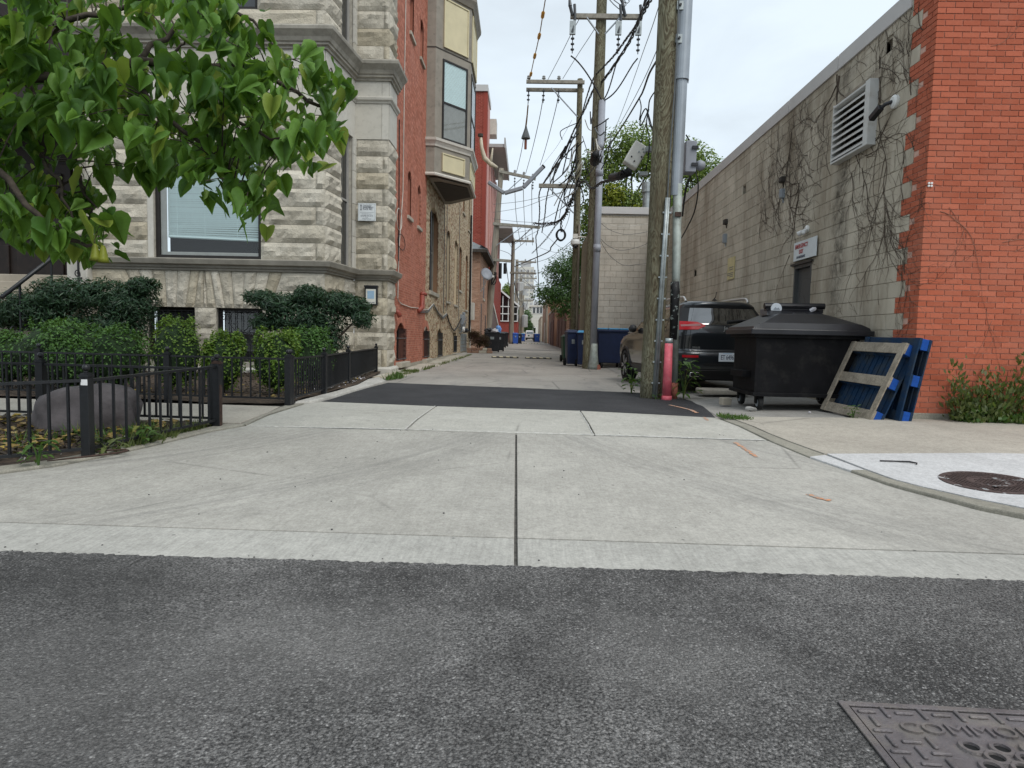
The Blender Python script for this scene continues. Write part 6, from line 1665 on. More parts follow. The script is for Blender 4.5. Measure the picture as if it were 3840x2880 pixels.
for (nm, mt, r_, P) in WIRES:
    P = list(P)
    if nm in ('guarded', 'cond') and P[0][1] < 29.5 and P[-1][1] < 22 and nm == 'guarded':     # carry on over the camera
        d = Vector(P[-1]) - Vector(P[-2]); P.append(tuple(Vector(P[-1]) + d*4))
    pts = smooth_path3(P, 6)
    b = MB()
    mat = {'b': 'cable_black', 'g': 'cable_grey', 'w': 'cable_white'}[mt]
    rr = r_*0.62
    if nm in ('bundle', 'tangle', 'strand') and r_ >= 0.035:
        q = random.Random(int(r_*1000)+len(pts))
        for s in range(3):
            ph = s*2*PI/3; tw = []
            for i, p in enumerate(pts):
                a = ph + i*1.3
                tw.append(p + Vector((math.cos(a), 0, math.sin(a)))*rr*(0.9 if nm != 'tangle' else q.uniform(.8, 2.2)))
            b.tube(tw, rr*0.55, 5)
    else: b.tube(pts, rr, 5)
    n_, lab, cat = wn_[nm]
    seen[nm] = seen.get(nm, -1) + 1
    if nm in SPECIFIC and seen[nm] < len(SPECIFIC[nm]): lab = SPECIFIC[nm][seen[nm]]
    tag(b.build(n_, 'line_guard' if nm == 'guarded' else mat, smooth=True), lab, cat, GRP.get(nm))
# yellow markers on the guarded line
gd = bpy.data.objects['line_guard_cable']
gp = [w_ for w_ in WIRES if w_[0] == 'guarded'][0][3]
for (i, t) in ((0, 0.35), (1, 0.25), (1, 0.95), (2, 0.6)):
    a, b_ = Vector(gp[i]), Vector(gp[i+1]); p = a + (b_-a)*t; d = (b_-a).normalized()
    m = MB(); m.tube([p - d*0.22, p - d*0.15, p + d*0.15, p + d*0.22], [0.03, 0.06, 0.06, 0.03], 8); m.build('yellow_marker', 'guard_yellow', gd)
# weighted bag hung under the long crossarm
HB = thing('cable_bag', 'dark cone-shaped bag hanging on the line under the crossarm', 'bag', (-0.3, 29.5, 10.6))
m = MB(); m.tube([(-0.23, 29.3, 11.2), (-0.28, 30.2, 10.85), (-0.31, 30.6, 10.7)], 0.03, 6); m.build('strap', 'line_guard', HB)
m = MB(); m.lathe([(0.03,0.0),(0.07,-0.15),(0.19,-0.50),(0.21,-0.58),(0.05,-0.52),(0.0,-0.52)], (-0.31, 30.6, 10.75), 10); m.build('cone', 'cable_grey', HB)
m = MB(); m.tube([(-0.31, 30.6, 10.1), (-0.31, 30.6, 9.7)], 0.06, 8); m.build('tail', 'rust_red', HB)
# round coil of spare cable hung under the tangle
m = MB()
for k in range(5): m.tube([(1.77+(0.22+0.03*(k % 3))*math.cos(t*PI/8), 38.2+0.05*k, 7.05+(0.30+0.03*(k % 2))*math.sin(t*PI/8)) for t in range(17)], 0.04, 5)
tag(m.build('cable_coil', 'cable_black'), 'round coil of black spare cable hanging under the tangled cables', 'coil')
# extra messy strands about pole 3
for k in range(26):
    q = random.Random(200+k)
    a = Vector((1.95+q.uniform(-.3,.3), 28.2+q.uniform(-.6,.6), 9.5+q.uniform(-1.6,0.6))); b_ = a + Vector((q.uniform(-1.0,.2), q.uniform(0,2.0), q.uniform(-2.2,-.4)))
    mid = (a+b_)/2 + Vector((q.uniform(-.4,.4), 0, q.uniform(-.5,.2)))
    m = MB(); m.tube(smooth_path3([a, mid, b_], 6), q.uniform(.012,.03), 5); tag(m.build('loose_cable', q.choice(('cable_black','cable_black','cable_grey','cable_white'))), 'loose cable end in the snarl on the long-armed pole', 'cable', 'loose cables on the pole')
for k in range(16):
    q = random.Random(300+k)
    a = Vector((1.9+q.uniform(-.35,.35), 20.0+q.uniform(-2.5,.4), 6.9+q.uniform(-.5,.5))); b_ = a + Vector((q.uniform(-.5,.4), q.uniform(-1.0,1.2), q.uniform(-.6,.3)))
    mid = (a+b_)/2 + Vector((0, 0, q.uniform(-.4,.1)))
    m = MB(); m.tube(smooth_path3([a, mid, b_], 6), q.uniform(.010,.022), 5); tag(m.build('loose_cable', q.choice(('cable_black','cable_grey','cable_white'))), 'loose cable end bunched at the riser pole', 'cable', 'loose cables on the riser pole')
m = MB(); m.tube([(1.7, 18.0, 6.05), (1.8, 19.2, 6.2), (2.0, 20.3, 6.55)], [0.10, 0.16, 0.08], 8); tag(m.build('splice_case', 'cable_black', smooth=True), 'black splice case slung across the riser pole', 'splice')
# grey segmented cable guard dangling in mid-air
CG = thing('cable_guard', 'long grey bent cable guard hanging in the air over the alley', 'cable guard', (-1.46, 36.0, 8.9))
pts = [(-2.35, 36, 9.45), (-1.46, 36, 8.87), (-0.45, 36, 9.17), (0.61, 36, 10.30)]
for a, b_ in zip(pts[:-1], pts[1:]):
    a, b_ = Vector(a), Vector(b_); d = (b_-a).normalized(); m = MB(); m.bar(a + d*0.02, b_ - d*0.02, 0.26, 0.20); m.build('segment', 'pvc_grey', CG, bevel=0.04)
m = MB(); m.bar((0.585, 36, 10.27), (0.66, 36, 10.35), 0.22, 0.2); m.build('open_end', 'cable_black', CG)
CW = thing('wrapped_bracket', 'cable bracket wrapped in cream cloth beside the oriel', 'bracket', (-2.3, 33, 9.8))
m = MB(); m.tube([(-2.55, 33, 10.9), (-2.5, 33, 10.4), (-2.35, 33, 9.9), (-2.0, 33, 9.6), (-1.7, 33, 9.45)], [0.07,0.09,0.12,0.12,0.07], 9); m.build('wrapping', 'ivory_cloth', CW, smooth=True)
m = MB(); m.tube([(-2.05, 33, 9.6), (-1.95, 33, 10.4)], [0.09, 0.03], 8); m.build('wrapping', 'ivory_cloth', CW, smooth=True)
m = MB(); m.lathe([(0,0),(0.13,0),(0.13,0.12),(0,0.16)], (-2.57, 33, 10.95), 10); m.build('cap', 'eave_wood', CW)
# ---------------------------------------------------------------- parked car
def lerp_tab(tab, z):
    if z <= tab[0][0]: return tab[0][1]
    for (a, va), (b, vb) in zip(tab[:-1], tab[1:]):
        if z <= b:
            t = (z-a)/(b-a); t = t*t*(3-2*t) if False else t
            return va + (vb-va)*t
    return tab[-1][1]
CAR_RY = [(0.28, 0.10), (0.42, 0.03), (0.52, 0.0), (0.70, 0.0), (0.745, 0.03), (0.765, 0.10), (0.90, 0.085), (1.06, 0.06), (1.14, 0.075), (1.24, 0.12), (1.40, 0.26), (1.53, 0.36), (1.555, 0.355), (1.60, 0.345), (1.635, 0.37), (1.665, 0.50), (1.685, 0.95), (1.69, 1.3)]
CAR_FY = [(0.28, 4.35), (0.42, 4.50), (0.6, 4.60), (0.85, 4.55), (0.98, 4.35), (1.04, 3.95), (1.10, 3.45), (1.30, 3.02), (1.55, 2.45), (1.635, 2.15), (1.665, 1.95), (1.685, 1.6), (1.69, 1.5)]
CAR_W = [(0.28, 0.84), (0.36, 0.89), (0.5, 0.915), (0.75, 0.925), (1.0, 0.92), (1.10, 0.905), (1.18, 0.885), (1.30, 0.83), (1.50, 0.735), (1.58, 0.69), (1.635, 0.63), (1.665, 0.56), (1.685, 0.42), (1.69, 0.30)]
def car_rear(x, z, r_=0.30):
    w = lerp_tab(CAR_W, z); ax = min(abs(x), w*0.9999); y = lerp_tab(CAR_RY, z) + 0.05*(ax/w)**2
    r_ = min(r_, w*0.8)
    if ax > w - r_: y += r_*0.85*(1 - math.sqrt(max(0, 1 - ((ax-(w-r_))/r_)**2)))
    return y
def car_front(x, z, r_=0.4):
    w = lerp_tab(CAR_W, z); ax = min(abs(x), w*0.9999); y = lerp_tab(CAR_FY, z) - 0.10*(ax/w)**2
    r_ = min(r_, w*0.8)
    if ax > w - r_: y -= r_*0.8*(1 - math.sqrt(max(0, 1 - ((ax-(w-r_))/r_)**2)))
    return y
def car_ring(z, off=0.0):
    w = lerp_tab(CAR_W, z) + off; pts = []
    xs = [math.sin(-PI/2 + PI*i/22)*(w-off) for i in range(23)]
    pts += [(x*(1+off/w), car_rear(x, z)-off, z) for x in xs]
    ya, yb = car_rear(w-off, z), car_front(w-off, z)
    pts += [(w, ya+(yb-ya)*k/12, z) for k in range(1, 12)]
    pts += [(x*(1+off/w), car_front(x, z)+off, z) for x in xs[::-1]]
    pts += [(-w, yb+(ya-yb)*k/12, z) for k in range(1, 12)]
    return pts
CARM = Matrix.Translation((3.52, 11.55, 0.175)) @ Matrix.Rotation(R(5.5), 4, 'Z')
def CP(x, y, z): return tuple(CARM @ Vector((x, y, z)))
CAR = thing('parked_suv', 'dark grey sport utility car parked behind the pink bollard, rear towards the street', 'car', (3.52, 11.55, 0.175))
def car_shell(zs, name, mat, off=0.0, cap=True):
    m = MB(); rings = [car_ring(z, off) for z in zs]; n = len(rings[0])
    for r_ in rings: m.v.extend([CP(*p) for p in r_])
    for j in range(len(rings)-1):
        for i in range(n): m.f.append((j*n+i, j*n+(i+1) % n, (j+1)*n+(i+1) % n, (j+1)*n+i))
    if cap: m.f.append(tuple((len(rings)-1)*n+i for i in range(n))); m.f.append(tuple(range(n))[::-1])
    return m.build(name, mat, CAR, smooth=True)
zs = [0.40, 0.46, 0.52, 0.58, 0.64, 0.70, 0.725, 0.745, 0.755, 0.765, 0.80, 0.86, 0.92, 1.0, 1.06, 1.10, 1.14, 1.18, 1.24, 1.30, 1.36, 1.42, 1.48, 1.53, 1.54, 1.555, 1.58, 1.60, 1.62, 1.635, 1.65, 1.665, 1.675, 1.685, 1.69]
body = car_shell(zs, 'body', 'car_paint')
car_shell([0.24, 0.28, 0.33, 0.38, 0.41, 0.425], 'lower_cladding', 'car_trim', 0.012)
def rear_patch(name, mat, fn, nu=18, nv=8, off=0.006, parent=None):
    """fn(u, v) -> (x, z) on the tailgate"""
    m = MB()
    def g(u, v):
        x, z = fn(u, v); return CP(x, car_rear(x, z)-off, z)
    m.grid(g, nu, nv); return m.build(name, mat, parent or CAR, smooth=True)
rg = rear_patch('rear_window', 'car_glass', lambda u, v: ((-1+2*u)*(lerp_tab(CAR_W, 1.225+0.30*v)*0.80), 1.225+0.30*v), 26, 8)
for s in (-1, 1): rear_patch('rear_pillar', 'car_trim', lambda u, v: (s*lerp_tab(CAR_W, 1.23+0.30*v)*(0.805+0.17*u), 1.23+0.30*v), 6, 8, 0.005)
def lamp(s):
    def fn(u, v):
        x = 0.915 - 0.50*u; zt = 1.285 - 0.02*u - 0.05*max(0, u-0.72)/0.28; zb = 1.125 + 0.015*u + 0.055*max(0, u-0.72)/0.28
        return (s*x*lerp_tab(CAR_W, 1.2)/0.90*0.98, zb + (zt-zb)*v)
    l = rear_patch('tail_lamp', 'lens_red', fn, 20, 6, 0.014)
    def f2(u, v): return (s*(0.80-0.32*u), 1.185 + 0.015*u + 0.035*v)
    rear_patch('clear_lens', 'lens_clear', f2, 12, 3, 0.018, l)
lamp(-1); lamp(1)
for s in (-1, 1):
    def fb(u, v): return (s*(0.86-0.36*u), 0.615 + 0.10*v - 0.02*u*(1-v))
    bz = rear_patch('reflector_bezel', 'car_trim', fb, 10, 4, 0.006)
    rear_patch('reflector', 'lens_red', lambda u, v: (s*(0.80-0.27*u), 0.642 + 0.042*v), 8, 2, 0.012, bz)
rear_patch('plate_recess', 'car_trim', lambda u, v: (-0.42+0.84*u, 0.50+0.05*v), 12, 3, 0.005)
rear_patch('tailgate_gap', 'dark_void', lambda u, v: (-0.80+1.6*u, 0.752+0.008*v), 20, 1, 0.004)
rear_patch('tailgate_crease', 'car_trim', lambda u, v: (-0.62+1.24*u, 0.752+0.001*v), 20, 1, 0.004)
for s in (-1, 1): rear_patch('tailgate_gap', 'dark_void', lambda u, v: (s*(0.655+0.006*u+0.02*(1-v)), 0.765+0.36*v), 1, 10, 0.003)
rear_patch('window_gap', 'dark_void', lambda u, v: (-0.72+1.44*u, 1.205+0.008*v), 20, 1, 0.003)
# number plate
m = MB(); y = car_rear(-0.02, 0.66) - 0.012
m.add([CP(x, yy, z) for yy in (y-0.008, y) for (x, z) in ((-0.175,0.58),(0.130,0.58),(0.130,0.735),(-0.175,0.735))], [(0,1,2,3),(4,5,6,7),(0,1,5,4),(1,2,6,5),(2,3,7,6),(3,0,4,7)])
pl = m.build('number_plate', 'plate_white', CAR, bevel=0.004)
rv, uv = CARM.to_3x3() @ Vector((1,0,0)), Vector((0,0,1))
text_part('plate_number', 'ET 6496', 0.115, 'sign_ink', CP(-0.022, y-0.0095, 0.652), rv, uv, pl, 0.001, bold=0.0015, sx=0.60)
m = MB(); m.add([CP(x, y-0.0105, z) for (x, z) in ((-0.10,0.718),(0.06,0.718),(0.06,0.727),(-0.10,0.727))], [(0,1,2,3)]); m.build('plate_strip', 'paper_blue', pl)
text_part('tailgate_badge', 'Jeep', 0.105, 'badge', CP(0.02, car_rear(0, 1.155)-0.012, 1.160), rv, uv, CAR, 0.004, bold=0.002)
text_part('dealer_badge', 'ZEIGLER', 0.052, 'badge', CP(-0.545, car_rear(-0.545, 0.815)-0.008, 0.812), rv, uv, CAR, 0.002, bold=0.001, sx=0.75)
text_part('drive_badge', '4x4', 0.045, 'car_trim', CP(-0.55, car_rear(-0.55, 0.86)-0.008, 0.862), rv, uv, CAR, 0.002, bold=0.001, sx=1.4)
# wiper, painted shade band under the spoiler, fin, rails, exhausts
m = MB(); m.tube([CP(0.02, car_rear(0.02, 1.29)-0.03, 1.275), CP(0.25, car_rear(0.25, 1.31)-0.035, 1.305), CP(0.5, car_rear(0.5, 1.31)-0.03, 1.315)], [0.03, 0.02, 0.012], 8); m.build('wiper', 'car_trim', CAR)
rear_patch('spoiler_shade_band', 'car_trim', lambda u, v: ((-1+2*u)*lerp_tab(CAR_W, 1.53+0.045*v)*0.93, 1.53+0.045*v), 20, 2, 0.012)  # dark upper glass and shade under the spoiler, put in as colour
m = MB(); m.add([CP(*p) for p in ((-0.012,0.62,1.68),(0.012,0.62,1.68),(0.0,0.72,1.72),(0.0,0.70,1.755),(-0.02,0.85,1.685),(0.02,0.85,1.685))], [(0,1,2),(0,2,4),(1,5,2),(2,3,4),(2,5,3),(4,3,5)]); m.tube([CP(0,0.70,1.74), CP(0,0.66,1.84)], 0.006, 5); m.build('antenna', 'car_trim', CAR)
for s in (-1, 1):
    pts = [(s*0.585, 0.62, 1.655), (s*0.59, 0.70, 1.715), (s*0.59, 0.85, 1.735), (s*0.60, 1.6, 1.74), (s*0.59, 2.05, 1.72), (s*0.575, 2.15, 1.66)]
    m = MB(); m.tube(smooth_path3([CP(*p) for p in pts], 4), 0.024, 8); m.build('roof_rail', 'chrome_soft', CAR, smooth=True)
    m = MB(); m.box(-0.09, 0.09, -0.02, 0.12, -0.042, 0.042); m.v = [CP(s*0.58+v[0], 0.03+v[1], 0.345+v[2]) for v in m.v]; e = m.build('exhaust', 'chrome', CAR, bevel=0.02)
    m = MB(); m.box(-0.078, 0.078, -0.024, -0.018, -0.030, 0.030); m.v = [CP(s*0.58+v[0], 0.03+v[1], 0.345+v[2]) for v in m.v]; m.build('pipe_mouth', 'dark_void', e)
# side glass, mirrors, wheels
for s in (-1, 1):
    for (ya, yb) in ((0.72, 1.25), (1.32, 2.15), (2.22, 2.95)):
        m = MB()
        def sg(u, v, s=s, ya=ya, yb=yb):
            z = 1.13 + 0.40*v; yy = ya + (yb-ya)*u
            if yb > 2.9: yy = min(yy, 2.95 - 0.62*v*u)
            if ya < 0.8: yy = max(yy, 0.72 + 0.25*v*(1-u))
            return CP(s*(lerp_tab(CAR_W, z)+0.004), yy, z)
        m.grid(sg, 6, 5); m.build('side_window', 'car_glass', CAR, smooth=True)
    m = MB(); m.lathe([(0.0,0.0),(0.08,0.01),(0.10,0.06),(0.085,0.13),(0.0,0.17)], (0,0,0), 12, 'x'); m.v = [CP(s*(0.92+abs(v[0])), 2.78+v[1]*0.9, 1.17+v[2]*0.85) for v in m.v]; m.build('door_mirror', 'car_trim', CAR, smooth=True)
    for yy in (0.95, 3.66):
        m = MB(); c = (0, 0, 0)
        m.lathe([(0.20,-0.11),(0.33,-0.115),(0.355,-0.08),(0.355,0.08),(0.33,0.115),(0.20,0.11)], c, 28, 'x'); m.v = [CP(s*0.815+v[0], yy+v[1], 0.352+v[2]) for v in m.v]
        wh = m.build('wheel', 'rubber', CAR, smooth=True)
        m = MB(); m.lathe([(0.0,0.02),(0.06,0.03),(0.06,0.0),(0.20,0.0),(0.235,0.03),(0.235,-0.05),(0.0,-0.05)], c, 24, 'x'); m.v = [CP(s*(0.90+v[0]), yy+v[1], 0.352+v[2]) for v in m.v]; m.build('rim_dish', 'car_trim', wh)
        for k in range(5):
            a = 2*PI*k/5; m = MB()
            for da in (-0.12, 0.12): m.bar((0.03, 0.05*math.cos(a), 0.05*math.sin(a)), (0.025, 0.235*math.cos(a+da), 0.235*math.sin(a+da)), 0.035, 0.03, (1,0,0))
            m.v = [CP(s*(0.90+v[0]), yy+v[1], 0.352+v[2]) for v in m.v]; m.build('spoke', 'rim_alloy', wh)
        m = MB(); vs_ = []
        for i in range(15):
            a = PI*i/14
            for (r_, xo) in ((0.375, 0.0), (0.375, 0.03), (0.43, 0.03), (0.44, 0.0)): vs_.append(CP(s*(0.905+xo), yy+r_*math.cos(a), 0.36+r_*math.sin(a)))
        m.add(vs_, [(i*4+j, i*4+(j+1) % 4, (i+1)*4+(j+1) % 4, (i+1)*4+j) for i in range(14) for j in range(4)]); m.build('wheel_arch', 'car_trim', CAR, smooth=False)
        m = MB(); m.lathe([(0.0,0.0),(0.375,0.0)], c, 24, 'x'); m.v = [CP(s*0.928+v[0], yy+v[1], 0.36+v[2]) for v in m.v]; m.build('wheel_well', 'dark_void', CAR)
    m = MB(); m.add([CP(s*0.932, yy, z) for (yy, z) in ((2.0,0.93),(2.18,0.95),(2.18,0.975),(2.0,0.96))], [(0,1,2,3)]); m.build('door_handle', 'car_trim', CAR)
    m = MB(); m.add([CP(s*lerp_tab(CAR_W, z)+s*0.003, y0, z) for y0, z in ((2.2,0.45),(2.21,0.45),(2.21,1.12),(2.2,1.12))], [(0,1,2,3)]); m.add([CP(s*lerp_tab(CAR_W, z)+s*0.003, y0, z) for y0, z in ((3.1,0.45),(3.11,0.45),(3.11,1.05),(3.1,1.05))], [(0,1,2,3)]); m.build('door_gaps', 'dark_void', CAR)
# ---------------------------------------------------------------- black dumpster
DP = thing('black_dumpster', 'black steel dumpster with domed plastic lid standing on casters before the block wall', 'dumpster', (3.8, 9.4, 0.2))
zb0, zt0 = 0.40, 1.215
m = MB(); m.box(3.11, 4.47, 8.95, 9.92, zb0, zt0); m.build('bin', 'dumpster_steel', DP, bevel=0.012)
m = MB(); m.box(3.07, 4.52, 8.90, 9.97, 0.375, 0.425); m.build('base_frame', 'dumpster_steel', DP, bevel=0.006)
m = MB(); m.box(3.06, 4.54, 8.90, 9.97, 1.17, 1.225); m.build('rim', 'dumpster_steel', DP, bevel=0.006)
for x in (3.109, 4.455):
    m = MB(); m.box(x-0.012, x+0.022, 8.935, 8.965, 0.42, 1.18); m.build('corner_rib', 'dumpster_steel', DP)
for x in (3.0, 4.47):
    m = MB(); m.box(x, x+0.11, 9.15, 9.7, 0.62, 0.71); m.build('fork_pocket', 'dumpster_steel', DP, bevel=0.006)
m = MB()
def lidz(u, v):
    """domed lid: u across, v front to back"""
    x = 3.01 + 1.60*u; y = 8.86 + 1.14*v
    hx = min(u, 1-u)*1.60; hy = v*1.14
    h = 0.07 + min(0.20, hx*0.42, 0.05+hy*0.42)
    e = min(u, 1-u, v)
    if e < 0.012: h = 0.0
    return (x, y, 1.235 + h)
m.grid(lidz, 50, 34); m.build('lid', 'black_plastic', DP, smooth=False, solid=0.012)
m = MB(); m.box(2.995, 4.625, 8.845, 8.875, 1.215, 1.29); m.build('lid_lip', 'black_plastic', DP, bevel=0.01)
m = MB(); m.box(2.995, 3.02, 8.875, 10.0, 1.22, 1.285); m.box(4.60, 4.625, 8.875, 10.0, 1.22, 1.285); m.build('lid_side_lip', 'black_plastic', DP, bevel=0.008)
m = MB(); m.prism([(3.40, 9.42, 1.49), (4.24, 9.42, 1.49), (4.19, 9.62, 1.60), (3.46, 9.62, 1.60)], (0, 0.3, 0)); m.build('lid_step', 'black_plastic', DP, bevel=0.01)
m = MB(); m.tube([(3.42, 9.62, 1.635), (4.28, 9.62, 1.645)], 0.045, 10); m.box(3.44, 4.26, 9.60, 9.68, 1.55, 1.64); m.build('hinge_bar', 'black_plastic', DP, smooth=False)
m = MB(); m.prism([(3.70, 9.0, 1.315), (3.73, 9.0, 1.34), (3.95, 9.0, 1.34), (3.98, 9.0, 1.315)], (0.0, 0.01, 0)); 
vs_ = []
for (y, z) in ((8.93, 1.325), (9.05, 1.375), (9.2, 1.44), (9.34, 1.49), (9.42, 1.51)):
    for (x, dz) in ((3.72+0.02*(y-8.9), 0.0), (3.75+0.02*(y-8.9), 0.03), (3.93-0.02*(y-8.9), 0.03), (3.96-0.02*(y-8.9), 0.0)): vs_.append((x, y, z+dz))
m = MB(); m.add(vs_, [(i*4+j, i*4+j+1, (i+1)*4+j+1, (i+1)*4+j) for i in range(4) for j in range(3)]); m.build('lid_rib', 'black_plastic', DP, smooth=False)
m = MB(); m.lathe([(0,0),(0.078,0),(0.078,-0.02),(0,-0.02)], (3.575, 9.585, 1.60), 20, 'y'); rd = m.build('round_badge', 'plate_white', DP)
m = MB(); m.prism([(3.53, 9.562, 1.585), (3.56, 9.562, 1.62), (3.58, 9.562, 1.60), (3.60, 9.562, 1.615), (3.625, 9.562, 1.585)], (0, -0.003, 0)); m.build('badge_emblem', 'grey_metal', rd)
m = MB(); m.tube([(4.06, 9.57, 1.575), (4.10, 9.55, 1.60), (4.13, 9.56, 1.61)], [0.03, 0.035, 0.02], 7); m.build('torn_sticker', 'bag_white', DP)
for (x, y) in ((3.20, 9.05), (4.38, 9.05), (3.20, 9.80), (4.38, 9.80)):
    m = MB(); m.lathe([(0,-0.03),(0.085,-0.03),(0.092,-0.02),(0.092,0.02),(0.085,0.03),(0,0.03)], (x, y-0.03, walk_z(x, 9.0)+0.095), 18, 'x', None); w = m.build('caster', 'rubber', DP, smooth=False)
    m = MB(); m.lathe([(0,-0.035),(0.05,-0.035),(0.05,0.035),(0,0.035)], (x, y-0.03, walk_z(x, 9.0)+0.095), 12, 'x'); m.build('hub', 'grey_metal', w)
    m = MB(); m.box(x-0.05, x-0.04, y-0.06, y+0.03, 0.27, 0.385); m.box(x+0.04, x+0.05, y-0.06, y+0.03, 0.27, 0.385); m.build('fork', 'dumpster_steel', w)
# stones chocking the casters and litter
def rocklet(label, x, y, z, s, mat, seed, name='stone_chock', cat='stone'):
    b = bmesh.new(); bmesh.ops.create_icosphere(b, subdivisions=2, radius=1)
    for v in b.verts:
        k = 1 + 0.3*mnoise.noise(v.co*1.7 + Vector((seed, 0, 0))); v.co = Vector((v.co.x*s[0]*k, v.co.y*s[1]*k, v.co.z*s[2]*k))
    me = bpy.data.meshes.new(name); b.to_mesh(me); b.free(); me.materials.append(MAT[mat])
    o = bpy.data.objects.new(name, me); C.objects.link(o); o.location = (x, y, z); o.rotation_euler = (0, 0, seed)
    return tag(o, label, cat)
rocklet('pale stone wedged at the front dumpster caster', 3.05, 8.90, 0.205, (0.085, 0.035, 0.030), 'pebble', 2.6)
m = MB(); m.obox((2.90, 9.55, 0.24), 0.075, 0.05, 0.055, Matrix.Rotation(0.3, 3, 'Z')); tag(m.build('brick_chock', 'sill_stone', bevel=0.012), 'worn pale brick lying beside the rear dumpster caster', 'brick')
rocklet('small white pebble on the pavement before the dumpster', 3.72, 8.62, 0.205, (0.022, 0.018, 0.014), 'bag_white', 2.0, 'pebble', 'pebble')
m = MB(); m.box(2.95, 3.75, 11.0, 11.45, 0.215, 0.30); tag(m.build('kerb_block', 'old_walk', bevel=0.02), 'low concrete parking block beneath the rear of the car', 'parking block')
# ---------------------------------------------------------------- pallets
def pallet(label, near_b, far_b, near_t, far_t, wood, blue, bright):
    """leaning pallet; base frame faces the alley. corners: bottom/top near the street and far from it"""
    nb, fb, nt, ft = map(Vector, (near_b, far_b, near_t, far_t))
    PT = thing('wooden_pallet', label, 'pallet', tuple((nb+fb)/2))
    O = fb; U = (nb-fb); V = (ft-fb); L, H = U.length, V.length
    u, v = U.normalized(), V.normalized(); v = (v - u*v.dot(u)).normalized(); n = v.cross(u).normalized()
    if n.x < 0: n = -n                              # n points to the wall behind
    Mx = Matrix((u, v, n)).transposed()
    def bd(name, u0, u1, v0, v1, n0, n1, mat):
        m = MB(); m.obox(O + u*((u0+u1)/2) + v*((v0+v1)/2) + n*((n0+n1)/2), (u1-u0)/2, (v1-v0)/2, (n1-n0)/2, Mx)
        m.build(name, mat, PT, bevel=0.004)
    T = 0.018
    for v0 in (0.0, H/2-0.06, H-0.13): bd('base_board', 0.0, L, v0, v0+0.13, T, 2*T, wood)
    for u0 in (0.0, L-0.10): bd('base_board', u0, u0+0.10, 0.0, H, 0.0, T, wood)
    for u0 in (0.0, L/2-0.07, L-0.14):
        for v0 in (0.0, H/2-0.07, H-0.14): bd('block', u0+.005, u0+0.135, v0+.005, v0+0.135, 2*T, 2*T+0.085, bright if u0 > L*0.7 else blue)
    for v0 in (0.0, H/2-0.07, H-0.14): bd('stringer_board', 0, L, v0, v0+0.14, 2*T+0.085, 3*T+0.085, blue)
    k = 11
    for i in range(k):
        u0 = (L-0.092)*i/(k-1); bd('deck_board', u0, u0+0.086, 0.0, H, 3*T+0.085, 4*T+0.085, blue)
    return PT
pallet('blue pallet with bare grey base boards leaning nearest the dumpster', (4.07, 7.78, 0.212), (3.99, 8.93, 0.225), (4.46, 7.68, 1.13), (4.38, 8.83, 1.145), 'pallet_grey', 'pallet_blue', 'pallet_bright')
pallet('blue painted pallet leaning between the grey-fronted pallet and the brick corner', (4.36, 7.70, 0.212), (4.30, 8.82, 0.225), (4.555, 7.62, 1.20), (4.49, 8.74, 1.21), 'pallet_blue', 'pallet_blue', 'pallet_bright')
# ---------------------------------------------------------------- bins down the alley
def cart(label, x, y, w, d, h, mat, rot=0.0, lid=None, wheels=True, group='wheeled bins', open_=False):
    g = ground_z(y); T_ = thing('wheeled_bin', label, 'bin', (x, y, g), group)
    Mr = Matrix.Translation((x, y, g)) @ Matrix.Rotation(rot, 4, 'Z')
    def tr(m): m.v = [tuple(Mr @ Vector(v)) for v in m.v]; return m
    k = 0.84
    m = MB(); z0 = 0.06
    lo = [(-w/2*k, -d/2*k), (w/2*k, -d/2*k), (w/2*k, d/2*k*0.9), (-w/2*k, d/2*k*0.9)]; hi = [(-w/2, -d/2), (w/2, -d/2), (w/2, d/2), (-w/2, d/2)]
    m.add([(a, b, z0) for a, b in lo] + [(a, b, h-0.08) for a, b in hi], [(0,3,2,1),(4,5,6,7),(0,1,5,4),(1,2,6,5),(2,3,7,6),(3,0,4,7)]); tr(m).build('tub', mat, T_, bevel=0.03)
    m = MB(); m.box(-w/2-.02, w/2+.02, -d/2-.03, d/2+.02, h-0.10, h-0.06); tr(m).build('rim', mat, T_, bevel=0.01)
    m = MB(); m.add([(-w/2-.01, -d/2-.03, h-.06), (w/2+.01, -d/2-.03, h-.06), (w/2+.01, d/2+.02, h-.06), (-w/2-.01, d/2+.02, h-.06), (-w/2*.7, -d/2*.7, h), (w/2*.7, -d/2*.7, h), (w/2*.7, d/2*.7, h+.02), (-w/2*.7, d/2*.7, h+.02)], [(0,3,2,1),(4,5,6,7),(0,1,5,4),(1,2,6,5),(2,3,7,6),(3,0,4,7)]); tr(m).build('lid', lid or mat, T_, bevel=0.015)
    m = MB(); m.tube([(-w/2*.8, d/2+.06, h-.09), (w/2*.8, d/2+.06, h-.09)], 0.02, 6); tr(m).build('handle', mat, T_)
    if wheels:
        for s in (-1, 1):
            m = MB(); m.lathe([(0,-0.04),(0.13,-0.04),(0.13,0.04),(0,0.04)], (s*(w/2*k+.02), d/2*k*0.8, 0.13), 14, 'x'); tr(m).build('wheel', 'rubber', T_)
    m = MB(); m.box(-w*.12, w*.12, -d/2*.97-.012, -d/2*.93-.004, h*.62, h*.74); tr(m).build('label_plate', 'galvanised', T_)
    return T_
cart('dark green wheeled bin standing left of the navy bins', 1.62, 25.9, 0.55, 0.65, 1.05, 'green_plastic', 0.1)
cart('navy wheeled bin in front of the green bin, beside the pole', 1.52, 22.6, 0.42, 0.62, 1.22, 'navy_plastic', 0.1)
cart('navy wheeled bin with a light blue lid half hidden by the pole', 1.86, 22.2, 0.40, 0.62, 1.20, 'navy_plastic', 0.0, 'sky_plastic')
